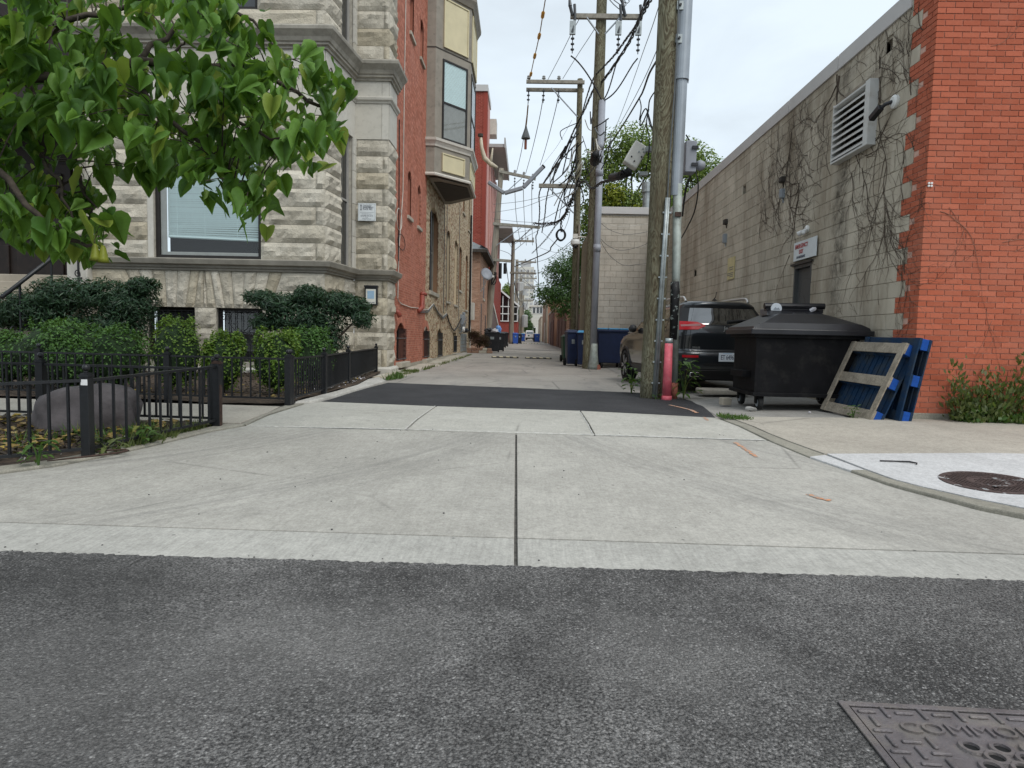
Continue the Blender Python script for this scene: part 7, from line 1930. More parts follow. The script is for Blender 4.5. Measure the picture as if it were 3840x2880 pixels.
ND = thing('navy_dumpster', 'navy blue plastic dumpster with light blue lid strips beside the riser pole', 'dumpster', (2.75, 21.9, ground_z(22)))
g = ground_z(22)
m = MB(); m.add([(2.34,21.45,g+.16),(3.18,21.45,g+.16),(3.18,22.3,g+.16),(2.34,22.3,g+.16),(2.28,21.38,g+1.2),(3.26,21.38,g+1.2),(3.26,22.4,g+1.2),(2.28,22.4,g+1.2)], [(0,3,2,1),(4,5,6,7),(0,1,5,4),(1,2,6,5),(2,3,7,6),(3,0,4,7)]); m.build('tub', 'navy_plastic', ND, bevel=0.03)
m = MB(); m.box(2.25, 3.29, 21.34, 22.44, g+1.18, g+1.25); m.build('rim', 'navy_plastic', ND, bevel=0.015)
for (a, b) in ((2.28, 2.60), (2.62, 2.95), (2.97, 3.27)):
    m = MB(); m.box(a, b, 21.36, 22.4, g+1.25, g+1.30); m.build('lid', 'sky_plastic', ND, bevel=0.02)
m = MB(); m.box(3.12, 3.18, 21.355, 21.37, g+0.98, g+1.04); m.build('sticker', 'plate_white', ND)
for (x, y) in ((2.45, 21.5), (3.05, 21.5), (2.45, 22.25), (3.05, 22.25)):
    m = MB(); m.lathe([(0,-0.03),(0.09,-0.03),(0.09,0.03),(0,0.03)], (x, y, g+0.09), 14, 'x'); m.build('caster', 'rubber', ND)
cart('navy wheeled bin against the back wall right of the dumpster', 3.55, 22.3, 0.5, 0.6, 1.15, 'black_plastic', 0.0)
# left side
c1 = cart('large black wheeled bin overflowing with bags by the red shrub', -2.02, 37.0, 0.86, 0.85, 1.18, 'black_plastic', 0.08)
cart('black wheeled bin just behind the overflowing one', -1.72, 39.5, 0.62, 0.7, 1.15, 'black_plastic', 0.15)
cart('black wheeled bin further back past the leaning pole', -2.05, 50.0, 0.8, 0.8, 1.2, 'black_plastic', 0.05)
cart('black wheeled bin just past the leaning pole, set deeper back', -2.0, 54.5, 0.8, 0.8, 1.2, 'black_plastic', 0.05)
cart('bright blue wheeled bin at the foot of the cable-hung pole', -1.35, 71.0, 0.62, 0.7, 1.2, 'blue_plastic', 0.1)
cart('black wheeled bin right of the bright blue bin by the pole', -0.95, 73.0, 0.55, 0.7, 1.15, 'black_plastic', 0.1)
cart('light blue wheeled bin left of the white van', -0.75, 98.0, 0.7, 0.7, 1.2, 'blue_plastic', 0.0, 'sky_plastic')
cart('blue wheeled bin on the right side near the white van', 1.35, 94.0, 0.75, 0.75, 1.2, 'blue_plastic', 0.0)
cart('dark wheeled bin behind the right-hand blue bin', 1.15, 98.0, 0.6, 0.7, 1.2, 'navy_plastic', 0.0)
def bag(label, x, y, z, s, mat, seed):
    b = bmesh.new(); bmesh.ops.create_icosphere(b, subdivisions=3, radius=1)
    for v in b.verts:
        k = 1 + 0.35*mnoise.noise(v.co*2.2 + Vector((seed, 0, 0))) + 0.15*mnoise.noise(v.co*5 + Vector((0, seed, 0))); v.co = Vector((v.co.x*s[0]*k, v.co.y*s[1]*k, v.co.z*s[2]*k))
    me = bpy.data.meshes.new('rubbish_bag'); b.to_mesh(me); b.free(); me.materials.append(MAT[mat])
    o = bpy.data.objects.new('rubbish_bag', me); C.objects.link(o); o.location = (x, y, z)
    return tag(o, label, 'bag', 'rubbish bags on the bin')
zc = ground_z(37)+1.22
bag('black rubbish bag slumped on top of the overflowing bin', -2.15, 36.9, zc, (0.30, 0.3, 0.14), 'black_plastic', 1)
bag('white rubbish bag on the overflowing bin', -1.88, 36.75, zc-0.02, (0.22, 0.22, 0.12), 'bag_white', 2)
bag('blue rubbish bag on the right of the overflowing bin', -1.68, 37.1, zc+0.06, (0.16, 0.2, 0.24), 'bag_blue', 3)
# planter wall
PW = thing('planter_wall', 'low rough stone planter edge under the dark red shrub', 'planter', (-2.7, 35, 0.25))
q = random.Random(8)
for j in range(2):
    x = -3.2
    while x < -2.0:
        L = q.uniform(.22,.42); m = MB(); m.box(x, x+L-.015, 34.6+q.uniform(-.03,.03), 35.0, ground_z(35)+0.14*j, ground_z(35)+0.14*j+0.13); m.build('stone', 'garage_brick' if q.random() < .6 else 'sill_stone', PW, bevel=0.015); x += L
# rubber speed humps
def hump(label, x0, x1, y):
    g = ground_z(y); HP = thing('speed_hump', label, 'speed hump', ((x0+x1)/2, y, g), 'speed humps')
    n = 4; w = (x1-x0)/n
    for i in range(n):
        m = MB(); a = x0+i*w+.004; b = x0+(i+1)*w-.004
        pf_ = [(y-0.17, g+0.002), (y-0.12, g+0.035), (y-0.04, g+0.055), (y+0.04, g+0.055), (y+0.12, g+0.035), (y+0.17, g+0.002)]
        m.prism([(a, yy, z) for yy, z in pf_], (b-a, 0, 0)); s = m.build('segment', 'rubber', HP)
        m = MB(); m.prism([(a+w*.2, y-0.135, g+0.030), (a+w*.75, y-0.135, g+0.030), (a+w*.6, y-0.05, g+0.060), (a+w*.1, y-0.05, g+0.060)], (0, 0, 0.003)); m.build('marking', 'cream_paint', s)
hump('black rubber speed hump with cream marks on the left of the near pair', -1.56, -0.38, 28.6)
hump('black rubber speed hump with cream marks on the right of the near pair', -0.10, 1.06, 28.4)
hump('distant rubber speed hump on the left of the far pair', -1.3, -0.1, 76.0)
hump('distant rubber speed hump on the right of the far pair', 0.15, 1.5, 75.5)
# white van at the far end
g = ground_z(128); VY = 128.0
VN = thing('white_van', 'small white van seen from behind at the far end of the alley', 'van', (0.36, VY, g))
VR = [(0.25, .05), (0.5, 0.0), (0.9, 0.0), (1.1, .03), (1.7, .12), (1.86, .22), (1.9, .5)]
VW = [(0.25, .82), (0.5, .86), (1.0, .86), (1.7, .78), (1.86, .70), (1.9, .5)]
m = MB(); n = 0; rings = []
for z in (0.25, 0.4, 0.5, 0.8, 1.0, 1.1, 1.4, 1.7, 1.8, 1.86, 1.9):
    w = lerp_tab(VW, z); yr = lerp_tab(VR, z); yf = 4.3 if z < 0.9 else 4.3 - (z-0.9)*1.9
    rings.append([(-w, yr+.15, z), (-w*.9, yr+.02, z), (0, yr, z), (w*.9, yr+.02, z), (w, yr+.15, z), (w, yf-.2, z), (w*.8, yf, z), (-w*.8, yf, z), (-w, yf-.2, z)])
for r_ in rings: m.v.extend([(0.36+x, VY+y, g+z) for x, y, z in r_])
k = 9
for j in range(len(rings)-1):
    for i in range(k): m.f.append((j*k+i, j*k+(i+1) % k, (j+1)*k+(i+1) % k, (j+1)*k+i))
m.f.append(tuple((len(rings)-1)*k+i for i in range(k))); m.f.append(tuple(range(k))[::-1])
m.build('body', 'van_paint', VN)
m = MB(); m.quad((-0.28, VY+.0, g+1.2), (1.0, VY+.0, g+1.2), (0.95, VY+.09, g+1.68), (-0.23, VY+.09, g+1.68)); m.build('rear_window', 'car_glass', VN)
m = MB(); m.box(-0.45, 1.17, VY-.06, VY+.1, g+.25, g+.5); m.build('bumper', 'car_trim', VN)
for x in (-0.46, 1.10):
    m = MB(); m.box(x, x+.08, VY-.01, VY+.12, g+.75, g+1.15); m.build('tail_lamp', 'lens_red', VN)
m = MB(); m.box(0.62, 0.95, VY-.02, VY, g+.60, g+.72); m.build('number_plate', 'plate_white', VN)
m = MB(); m.box(0.0, 0.35, VY-.012, VY+.0, g+.75, g+1.0); m.build('logo', 'green_plastic', VN)
for x in (-0.42, 0.95):
    for y in (VY+.8, VY+3.4):
        m = MB(); m.lathe([(0,-.1),(.31,-.1),(.31,.1),(0,.1)], (x+.1, y, g+.31), 14, 'x'); m.build('wheel', 'rubber', VN)
for x in (-0.62, 1.24):
    m = MB(); m.box(x, x+.12, VY+2.7, VY+2.9, g+1.0, g+1.25); m.build('door_mirror', 'car_trim', VN)
BR = thing('orange_barrier', 'faded orange mesh barrier right of the white van', 'barrier', (1.9, 131, ground_z(131)))
for i in range(3):
    m = MB(); m.box(1.45+.5*i, 1.5+.5*i, 131, 131.05, ground_z(131), ground_z(131)+1.3); m.build('stake', 'orange_mesh', BR)
for j in range(4):
    m = MB(); m.box(1.5, 2.5, 131.0, 131.02, ground_z(131)+.2+.28*j, ground_z(131)+.38+.28*j); m.build('mesh_band', 'orange_mesh', BR)
# ---------------------------------------------------------------- buildings further down the alley
def boxpart(name, mat, parent, x0, x1, y0, y1, z0, z1, bevel=0):
    m = MB(); m.box(x0, x1, y0, y1, z0, z1); return m.build(name, mat, parent, bevel=bevel)
# small brick house with slate roof
PH = thing('pink_brick_house', 'small pinkish brick house with slate hipped roof after the yellow flank', 'house', (-3.06, 40.5, 0.25))
HX, HY0, HY1, HZ = -3.02, 40.3, 48.6, 6.35
boxpart('wall_core', 'mortar_pale', PH, -9, HX, HY0, HY1, 0.1, HZ)
w_ = [(41.6, 42.3, 1.2, 3.2, 0), (43.2, 44.4, 3.6, 5.6, 0), (45.6, 46.6, 0.4, 2.6, 0)]
Ph = lambda u, z, d: (HX - d, u, z)
brick_face(Ph, (0,1,0), XP, HY0, HY1, 0.28, HZ-0.1, w_, PH, 'pink_brick', singles=0, proud=0.012)
Phf = lambda u, z, d: (u, HY0 + d, z)
brick_face(Phf, XP, YN, HX-0.9, HX, 0.28, HZ-0.1, [], PH, 'pink_brick', singles=80, proud=0.012, near=lambda u, z: -u)
for (a, b, c, d, _) in w_:
    boxpart('window', 'brown_frame', PH, HX-0.05, HX+0.014, a, b, c, d)
    boxpart('window_sill', 'sill_stone', PH, HX, HX+0.08, a-.1, b+.1, c-.14, c)
m = MB(); o_ = 0.45
m.add([(-9, HY0-o_, HZ), (HX+o_, HY0-o_, HZ), (HX+o_, HY1+o_, HZ), (-9, HY1+o_, HZ), (-9, 43.0, HZ+1.6), (-5.2, 43.4, HZ+1.6), (-5.2, 45.8, HZ+1.6), (-9, 45.8, HZ+1.6)], [(0,1,5,4), (1,2,6,5), (2,3,7,6), (4,5,6,7)]); rf = m.build('roof', 'slate', PH, solid=0.05)
boxpart('fascia', 'eave_wood', rf, HX+o_-0.03, HX+o_+0.02, HY0-o_, HY1+o_, HZ-0.16, HZ+0.02); boxpart('fascia', 'eave_wood', rf, -9, HX+o_-.04, HY0-o_-0.02, HY0-o_+0.03, HZ-0.16, HZ+0.02)
boxpart('soffit', 'eave_wood', rf, -9, HX+o_-.05, HY0-o_+.04, HY1+o_, HZ-0.08, HZ-0.04)
for j in range(6):
    for i in range(10):
        y = HY0-o_+0.9*i+(0.45 if j % 2 else 0); k = j/6; x1 = HX+o_-(HX+o_+5.2)*k; x0 = HX+o_-(HX+o_+5.2)*(j+1)/6; z1 = HZ+1.6*k; z0 = HZ+1.6*(j+1)/6
        if y > 47.6 - 2*k or y < HY0-o_+3.4*k: continue
        m = MB(); m.quad((x1+.03, y, z1+.045), (x1+.03, y+.86, z1+.045), (x0, y+.86, z0+.035), (x0, y, z0+.035)); m.build('slate', 'slate', rf)
DS = thing('satellite_dish', 'grey satellite dish on a bracket on the pink brick house', 'satellite dish', (-2.75, 40.9, 4.6))
mm = Vector((0.55,-0.75,0.35)).normalized().to_track_quat('Z','Y').to_matrix()
m = MB(); m.lathe([(0.0,-0.08),(0.2,-0.06),(0.40,0.0),(0.41,0.01),(0.2,-0.04),(0.0,-0.06)], (-2.62, 40.6, 4.95), 18, 'z', mm); m.build('dish', 'pvc_grey', DS, smooth=True)
m = MB(); m.tube([(-3.0, 41.0, 3.9), (-2.7, 40.8, 4.4), (-2.65, 40.7, 4.8)], 0.03, 6); m.tube([(-2.65, 40.7, 4.55), (-2.2, 40.2, 4.75)], 0.02, 6); m.build('bracket', 'lamp_white', DS)
boxpart('receiver', 'lamp_white', DS, -2.25, -2.15, 40.15, 40.25, 4.72, 4.84)
# dark red shrub
# tall red building
TR = thing('tall_red_building', 'tall red brick apartment building with grey eaves on the left of the alley', 'building', (-3.5, 49, 0.3))
RX = -3.45
boxpart('tower_core', 'red_mortar', TR, -12, RX, 49.2, 53.0, 0.1, 19.2)
Pt = lambda u, z, d: (u, 49.2 + d, z)
brick_face(Pt, XP, YN, -5.0, RX, 0.3, 19.0, [], TR, 'far_red_brick', singles=0, proud=0.012, course=0.0677*1.5, length=0.30)
Pt2 = lambda u, z, d: (RX - d, u, z)
boxpart('pink_panel', 'pink_cladding', TR, RX-0.1, RX+0.05, 50.2, 53.0, 3.0, 18.9)
boxpart('corner_pier', 'far_red_brick', TR, RX-0.2, RX+0.08, 49.15, 50.15, 0.2, 19.0)
boxpart('parapet', 'coping_metal', TR, -12, RX+0.12, 49.05, 53.1, 19.0, 19.45)
boxpart('wing', 'far_red_brick', TR, -12, -3.55, 53.0, 74.0, 0.1, 16.5)
for i in range(9):
    y = 53.3 + 2.3*i
    boxpart('pilaster', 'pink_cladding', TR, -3.6, -3.28, y, y+0.8, 6.0, 15.6)
    for z in (7.2, 10.4, 13.4):
        b = boxpart('window', 'brown_frame', TR, -3.58, -3.50, y+0.95, y+2.1, z, z+2.1); boxpart('pane', 'dark_glass', b, -3.49, -3.485, y+1.0, y+2.05, z+.05, z+2.05)
    for k in range(3): boxpart('batten', 'red_cladding', TR, -3.35, -3.12, y+0.75*k, y+0.75*k+0.28, 0.6, 7.0)
boxpart('cladding', 'red_cladding', TR, -3.6, -3.3, 53.05, 74.0, 0.3, 7.0)
boxpart('eave', 'eave_grey', TR, -12, -2.15, 52.2, 63.0, 15.9, 16.15); boxpart('eave_fascia', 'eave_grey', TR, -2.2, -2.1, 52.1, 63.0, 15.85, 16.6)
boxpart('eave', 'eave_grey', TR, -12, -1.75, 64.0, 74.0, 11.6, 11.9)
boxpart('balcony_slab', 'pale_trim', TR, -3.6, -2.9, 53.3, 54.6, 17.2, 18.4)
for i in range(13):
    y = 49.3 + 1.0*i; h = 3.9 - 0.16*i
    boxpart('fence_board', 'brown_cladding', TR, -3.0, -2.82, y, y+0.9, 0.25, h)
m = MB(); m.prism([(-3.05, 49.2, 3.95), (-2.75, 49.2, 3.95), (-2.75, 49.2, 4.2), (-3.05, 49.2, 4.2)], (0, 13.2, -2.1)); m.build('fence_cap', 'pale_trim', TR)
# glass-gabled house
GG = thing('glass_gable_house', 'house with a glazed gable over a red base beyond the tall red building', 'house', (-2.6, 82, 0.4))
boxpart('base', 'red_cladding', GG, -9, -1.3, 82, 92, 0.2, 3.1)
m = MB(); m.prism([(-9, 82, 3.1), (-1.3, 82, 3.1), (-1.3, 82, 5.0), (-5.2, 82, 8.2), (-9, 82, 5.0)], (0, 10, 0)); m.build('gable', 'dark_glass', GG)
for x in (-4.0, -3.2, -2.5, -1.9, -1.35): boxpart('mullion', 'lamp_white', GG, x-.05, x+.05, 81.9, 82.0, 3.1, 5.2 + (-1.35-x)*0.55)
for z in (3.1, 4.0, 4.9): boxpart('transom', 'lamp_white', GG, -4.2, -1.3, 81.86, 81.95, z-.06, z+.06)
m = MB(); m.bar((-1.1, 81.8, 4.95), (-5.3, 81.8, 8.35), 0.25, 0.2); m.build('verge', 'lamp_white', GG)
boxpart('notice', 'sign_white', GG, -2.2, -1.75, 81.93, 81.98, 1.3, 1.9); boxpart('door', 'brown_cladding', GG, -2.9, -1.5, 81.95, 82.0, 0.3, 1.0)
# row of low buildings on the left, far
for k, (y0, y1, h, mt, lab) in enumerate(((96, 112, 5.0, 'brown_cladding', 'low brown garage far down the left of the alley'), (114, 135, 6.5, 'pink_brick', 'low pink brick garage far down the left side'), (138, 170, 7.5, 'garage_brick', 'last dark brick building on the far left of the alley'))):
    t_ = thing('garage', lab, 'garage', (-2.6, y0, ground_z(y0))); boxpart('wall', mt, t_, -8, -2.5, y0, y1, 0.1, h); boxpart('roof_edge', 'eave_grey', t_, -8.1, -2.4, y0-.1, y1, h, h+.25); boxpart('door', 'pale_trim', t_, -2.5, -2.45, y0+2, y0+5, ground_z(y0), 3.0)
# white sided house at the far end
WH = thing('white_sided_house', 'white clapboard house closing the far end of the alley on the right', 'house', (1.8, 160, 0.8))
boxpart('wall', 'siding_white', WH, 0.55, 9, 160, 170, 0.2, 8.6)
for j in range(22): boxpart('clapboard', 'siding_white', WH, 0.53, 9, 159.95, 160.0, 0.7+0.36*j, 0.7+0.36*j+0.33)
for (x, z) in ((1.6, 2.2), (1.4, 7.1), (2.3, 7.1), (3.1, 7.1)):
    b = boxpart('window', 'lamp_white', WH, x-.42, x+.42, 159.86, 159.94, z-.1, z+1.5); boxpart('pane', 'dark_glass', b, x-.28, x+.28, 159.82, 159.85, z, z+1.35)
m = MB(); m.prism([(0.2, 159.6, 8.6), (9, 159.6, 8.6), (9, 159.6, 9.0), (0.2, 159.6, 9.0)], (0, 11, 0)); m.build('roof', 'pale_trim', WH)
# distant towers
def tower(label, x0, x1, y, h, mat, wmat, nx, nz, crown=None):
    t_ = thing('distant_tower', label, 'tower', ((x0+x1)/2, y, 0)); boxpart('shaft', mat, t_, x0, x1, y, y+12, 0, h)
    for i in range(nx):
        for j in range(nz):
            wx = (x1-x0)/nx; wz = (h-4)/nz; boxpart('window', wmat, t_, x0+wx*(i+.2), x0+wx*(i+.8), y-.15, y-.02, 3+wz*(j+.25), 3+wz*(j+.78))
    if crown: boxpart('crown', crown, t_, x0+(x1-x0)*.2, x0+(x1-x0)*.8, y+1, y+11, h, h+4)
tower('pale high-rise tower in the haze beyond the wires', -7.5, 3.0, 420, 46, 'tower_light', 'haze_tower', 4, 14, 'haze_tower')
tower('grey mid-rise block far away beyond the white house', 3.0, 22.0, 380, 22, 'haze_tower', 'door_grey', 9, 7)
tower('low pale block in the far distance behind the garages', -30.0, -9.0, 400, 18, 'tower_light', 'haze_tower', 8, 5)
# garages along the right-hand side
def rgarage(label, x, y0, y1, h, mat, doors, dm):
    t_ = thing('garage', label, 'garage', (x, y0, ground_z(y0))); boxpart('wall', mat, t_, x, x+7, y0, y1, 0.1, h); boxpart('parapet', 'sill_stone', t_, x-.05, x+7, y0-.05, y1, h, h+.18)
    for (a, b, hh) in doors: d = boxpart('garage_door', dm, t_, x-.06, x, a, b, ground_z(a), hh); [boxpart('door_panel', dm, d, x-.075, x-.06, a+.1, b-.1, ground_z(a)+.1+(hh-.6)/4*k, ground_z(a)+.02+(hh-.6)/4*(k+1)) for k in range(4)]
    return t_
t_ = rgarage('low dark brick garage under the dark green tree', 2.75, 47.0, 62.0, 3.4, 'garage_brick', ((48, 51.5, 2.7), (53, 56.5, 2.7), (58, 61, 2.7)), 'brown_cladding')
Pg = lambda u, z, d: (u, 47.0 + d, z)
brick_face(Pg, XP, YN, 2.75, 4.2, 0.3, 3.4, [], t_, 'garage_brick', singles=0, proud=0.012)
t_ = rgarage('second brick garage with brown doors on the right of the alley', 2.55, 63.5, 82.0, 3.9, 'garage_brick', ((65, 69, 2.9), (72, 76, 2.9)), 'brown_cladding')
t_ = rgarage('taller tan brick building on the right, past the garages', 2.35, 86.0, 108.0, 6.1, 'pink_brick', ((90, 93, 3.2),), 'pale_trim')
t_ = rgarage('far grey rendered garage on the right before the white house', 2.2, 112.0, 140.0, 4.6, 'sill_stone', ((116, 120, 3.2),), 'pale_trim')
for k in range(7):
    y = 34.5 + 1.7*k; t_ = thing('yard_post', 'dark timber gate post by the yard under the tree', 'post', (2.9, y, ground_z(y)), 'yard posts'); boxpart('post', 'brown_cladding', t_, 2.82, 3.0, y, y+.18, 0.2, 2.4); boxpart('cap', 'brown_cladding', t_, 2.79, 3.03, y-.03, y+.21, 2.4, 2.47)
t_ = thing('yard_wall', 'low brick yard wall just beyond the green bin', 'wall', (2.6, 44, 0.3)); boxpart('wall_core', 'mortar_pale', t_, 2.62, 2.95, 33.0, 46.6, 0.1, 1.05)
Py = lambda u, z, d: (2.62 + d, u, z)
brick_face(Py, (0,1,0), (-1,0,0), 33.0, 46.6, 0.28, 1.05, [], t_, 'pink_brick', singles=0, proud=0.012); boxpart('cap', 'sill_stone', t_, 2.57, 3.0, 32.95, 46.65, 1.05, 1.13)
# roof vent behind the block wing
t_ = thing('roof_vent', 'round metal roof vent behind the pale block wall', 'vent', (4.2, 24.5, 5.5))
m = MB(); m.lathe([(0.16,0.0),(0.16,1.0),(0.21,1.0),(0.21,1.35),(0.0,1.4)], (4.25, 24.5, 5.5), 14); m.build('stack', 'galvanised', t_)
# ---------------------------------------------------------------- plants
CANOPY = [[-5.74,6.6,3.27],[-4.37,5.34,2.85],[-2.72,4.92,2.52],[-4.92,6.55,3.77],[-2.47,4.9,3.42],[-1.81,6.12,2.97],[-4.71,6.14,1.89],[-3.64,5.2,3.04],[-4.31,5.44,3.79],[-3.13,6.12,4.3],[-4.31,6.37,3.62],[-3.39,5.77,3.37],[-3.0,6.66,4.44],[-2.38,5.94,3.33],[-4.58,5.23,3.72],[-1.7,5.54,3.24],[-5.22,6.34,2.43],[-4.44,6.55,2.87],[-4.01,5.88,1.91],[-3.99,5.17,3.63],[-3.78,5.97,3.64],[-2.14,5.66,3.02],[-4.34,5.43,2.02],[-3.77,6.21,3.1],[-3.54,5.58,3.68],[-2.75,5.51,2.86],[-5.23,6.31,3.68],[-2.22,6.32,3.49],[-2.66,5.55,2.27],[-2.61,5.77,3.47],[-4.31,6.07,1.88],[-3.01,6.37,3.23],[-4.36,6.47,2.21],[-3.57,6.41,4.02],[-1.9,6.14,3.14],[-2.31,5.21,2.27],[-2.48,6.1,2.85],[-3.95,6.29,2.77],[-2.45,4.95,2.22],[-4.78,6.07,3.16],[-4.55,6.04,2.53],[-3.81,5.14,3.67],[-3.61,5.25,3.45],[-3.89,5.96,2.71],[-3.65,4.9,1.81],[-3.58,5.64,3.41],[-4.58,5.57,2.07],[-4.4,5.07,2.45],[-3.26,5.95,3.39],[-2.52,5.16,3.02],[-3.44,6.62,3.04],[-5.22,5.92,3.92],[-3.47,5.31,2.93],[-4.3,6.54,1.9],[-4.19,6.67,3.72],[-3.55,6.02,3.95],[-3.85,6.31,3.64],[-3.79,5.18,3.24],[-3.05,6.24,2.82],[-3.86,5.5,2.76],[-3.74,6.24,3.44],[-4.78,6.55,3.29],[-1.68,4.93,2.59],[-2.41,5.94,3.18],[-2.6,5.77,2.63],[-1.82,5.6,3.17],[-3.55,5.02,1.99],[-4.71,5.89,3.01],[-4.74,6.32,2.24],[-2.95,6.2,4.28],[-2.42,5.43,3.65],[-2.64,5.19,2.94],[-2.55,5.1,3.68],[-3.24,5.0,3.57],[-3.4,6.59,3.23],[-2.18,5.14,2.71],[-4.61,6.23,3.4],[-4.74,6.08,2.47],[-4.24,5.06,2.33],[-4.33,5.33,2.57],[-1.9,5.48,2.91],[-2.38,5.11,3.32],[-2.84,5.59,3.24],[-3.37,5.93,2.76],[-2.18,5.08,2.94],[-4.29,4.97,3.28],[-4.39,5.57,3.64],[-3.37,5.17,1.91],[-4.18,5.32,3.25],[-3.84,6.56,4.45],[-2.66,5.75,2.52],[-3.87,4.94,3.27],[-4.78,6.11,3.68],[-5.75,6.68,3.06],[-5.37,6.52,4.3],[-4.25,4.99,3.2],[-3.97,5.45,3.03],[-5.65,6.65,4.46],[-4.37,5.62,2.85],[-3.04,5.46,3.77],[-5.39,6.56,3.05],[-4.4,5.87,4.12],[-3.27,5.58,2.71],[-1.85,5.71,3.39],[-4.12,5.06,3.09],[-2.25,5.46,2.12],[-4.14,5.67,3.86],[-4.26,4.99,2.24],[-4.05,5.59,2.13],[-5.04,5.9,2.3],[-5.19,6.45,3.51],[-4.13,5.55,3.02],[-4.03,5.95,4.18],[-3.42,5.7,3.07],[-1.92,4.99,2.87],[-4.23,5.54,2.7],[-2.34,5.53,3.46],[-4.21,5.48,2.14],[-3.78,5.82,4.12],[-2.93,5.6,3.61],[-2.53,5.41,2.78],[-2.28,5.45,2.36],[-2.8,6.62,2.75],[-2.7,4.9,2.88],[-1.83,5.6,2.64],[-4.85,5.9,2.49],[-2.89,6.5,3.52],[-3.68,5.85,3.14],[-5.11,5.91,3.9],[-2.38,6.57,2.81],[-4.26,5.18,3.39],[-4.96,6.01,3.86],[-2.57,6.56,2.62],[-4.34,5.73,3.21],[-4.91,5.88,3.19],[-3.89,5.98,3.94],[-3.81,5.79,2.49],[-4.39,6.55,2.52],[-3.67,6.32,2.59],[-2.55,5.39,3.76],[-5.27,6.36,3.48],[-3.25,5.0,2.65],[-3.2,5.61,3.91],[-4.62,5.72,3.69],[-4.04,5.57,2.27],[-4.58,5.58,2.52],[-3.92,5.95,3.04],[-2.83,6.29,4.38],[-3.77,6.0,2.99],[-3.2,4.94,2.98],[-4.27,6.08,3.15],[-3.69,6.59,2.61],[-3.8,5.01,2.78],[-2.17,5.37,2.28],[-2.26,6.52,3.36],[-2.67,4.98,3.69],[-3.23,6.2,4.05],[-2.7,5.3,2.54],[-4.37,6.26,4.37],[-2.63,5.22,2.44],[-3.02,6.31,3.33],[-1.89,5.09,3.17],[-1.83,4.99,2.53],[-1.75,6.04,3.34],[-3.61,5.83,3.65],[-4.03,5.85,2.19],[-5.0,6.02,3.13],[-2.48,5.96,3.41],[-2.92,6.22,3.5],[-5.26,5.95,2.57],[-2.29,5.84,3.03],[-2.65,6.4,2.82],[-4.29,5.08,3.04],[-2.34,5.24,2.9],[-4.18,6.13,3.67],[-2.41,5.86,3.72],[-4.61,5.55,2.6],[-4.98,5.67,3.7],[-4.8,5.89,4.15],[-3.7,6.11,4.12],[-4.12,6.13,3.78],[-3.34,5.81,3.32],[-4.83,6.15,3.47],[-1.98,6.44,3.47],[-4.64,5.39,2.8],[-3.91,5.39,3.54],[-5.22,6.2,3.88],[-2.35,5.48,2.64],[-2.06,5.17,3.19],[-4.7,5.31,2.58],[-4.68,5.31,3.2],[-2.85,6.56,3.99],[-3.04,5.07,2.62],[-2.6,5.4,3.24],[-2.78,5.7,3.78],[-4.09,5.7,1.95],[-3.61,6.2,3.01],[-2.73,6.59,3.3],[-3.06,6.32,3.02],[-3.62,6.16,2.76],[-4.0,5.86,2.29],[-3.07,6.46,2.79],[-3.43,4.98,2.68],[-4.54,6.36,3.64],[-4.08,5.09,2.09],[-3.33,5.37,3.9],[-2.13,4.91,2.03],[-3.08,5.46,2.94],[-5.49,6.7,3.93],[-3.99,4.92,2.84],[-4.29,5.79,3.38],[-4.4,5.77,2.06],[-5.48,6.41,3.31],[-4.17,5.57,2.82],[-3.9,5.1,3.3],[-5.17,6.57,2.1],[-4.17,5.55,2.53],[-4.18,6.08,1.8],[-4.97,5.95,3.93],[-2.38,5.6,2.28],[-2.8,5.32,3.23],[-3.49,6.03,2.64],[-2.31,4.97,2.92],[-4.27,6.25,3.47],[-2.56,6.58,3.12],[-3.46,5.12,2.96],[-4.75,5.36,3.06],[-2.97,5.47,2.44],[-3.34,6.32,3.04],[-3.14,5.92,2.64]]
LIMBS = [[[-5.72,5.6,3.36],[-4.44,5.8,3.27],[-3.86,5.8,3.35],[-3.49,5.8,3.41],[-3.16,5.8,3.46],[-2.99,5.8,3.38],[-2.57,5.9,3.42],[-2.18,5.9,3.25],[-1.88,6.0,3.13]],[[-4.44,5.8,3.27],[-4.26,5.7,2.87],[-4.17,5.6,2.55],[-3.98,5.5,2.34],[-3.81,5.4,2.01]],[[-3.86,5.8,3.35],[-4.08,5.9,2.83],[-4.07,5.9,2.46],[-3.88,5.8,2.16]],[[-3.49,5.8,3.41],[-3.27,5.7,3.01],[-2.91,5.7,2.74],[-2.63,5.6,2.49],[-2.39,5.6,2.26]],[[-2.99,5.8,3.38],[-2.85,6.0,3.12],[-2.47,6.0,2.88],[-2.13,6.0,2.8]],[[-3.49,5.8,3.41],[-3.22,6.0,3.8],[-2.8,6.0,3.97],[-2.51,6.1,3.86],[-2.3,6.1,3.61]],[[-4.44,5.8,3.27],[-4.03,5.6,3.61],[-3.54,5.7,3.81],[-3.06,5.7,4.01]],[[-2.57,5.9,3.42],[-2.18,5.9,3.41],[-1.77,5.9,3.36]],[[-3.16,5.8,3.46],[-3.04,5.8,3.6],[-2.93,5.8,3.68]],[[-5.72,5.6,3.36],[-4.44,5.2,2.57],[-4.0,5.1,2.13],[-3.72,5.1,1.85],[-3.42,5.1,1.74]]]
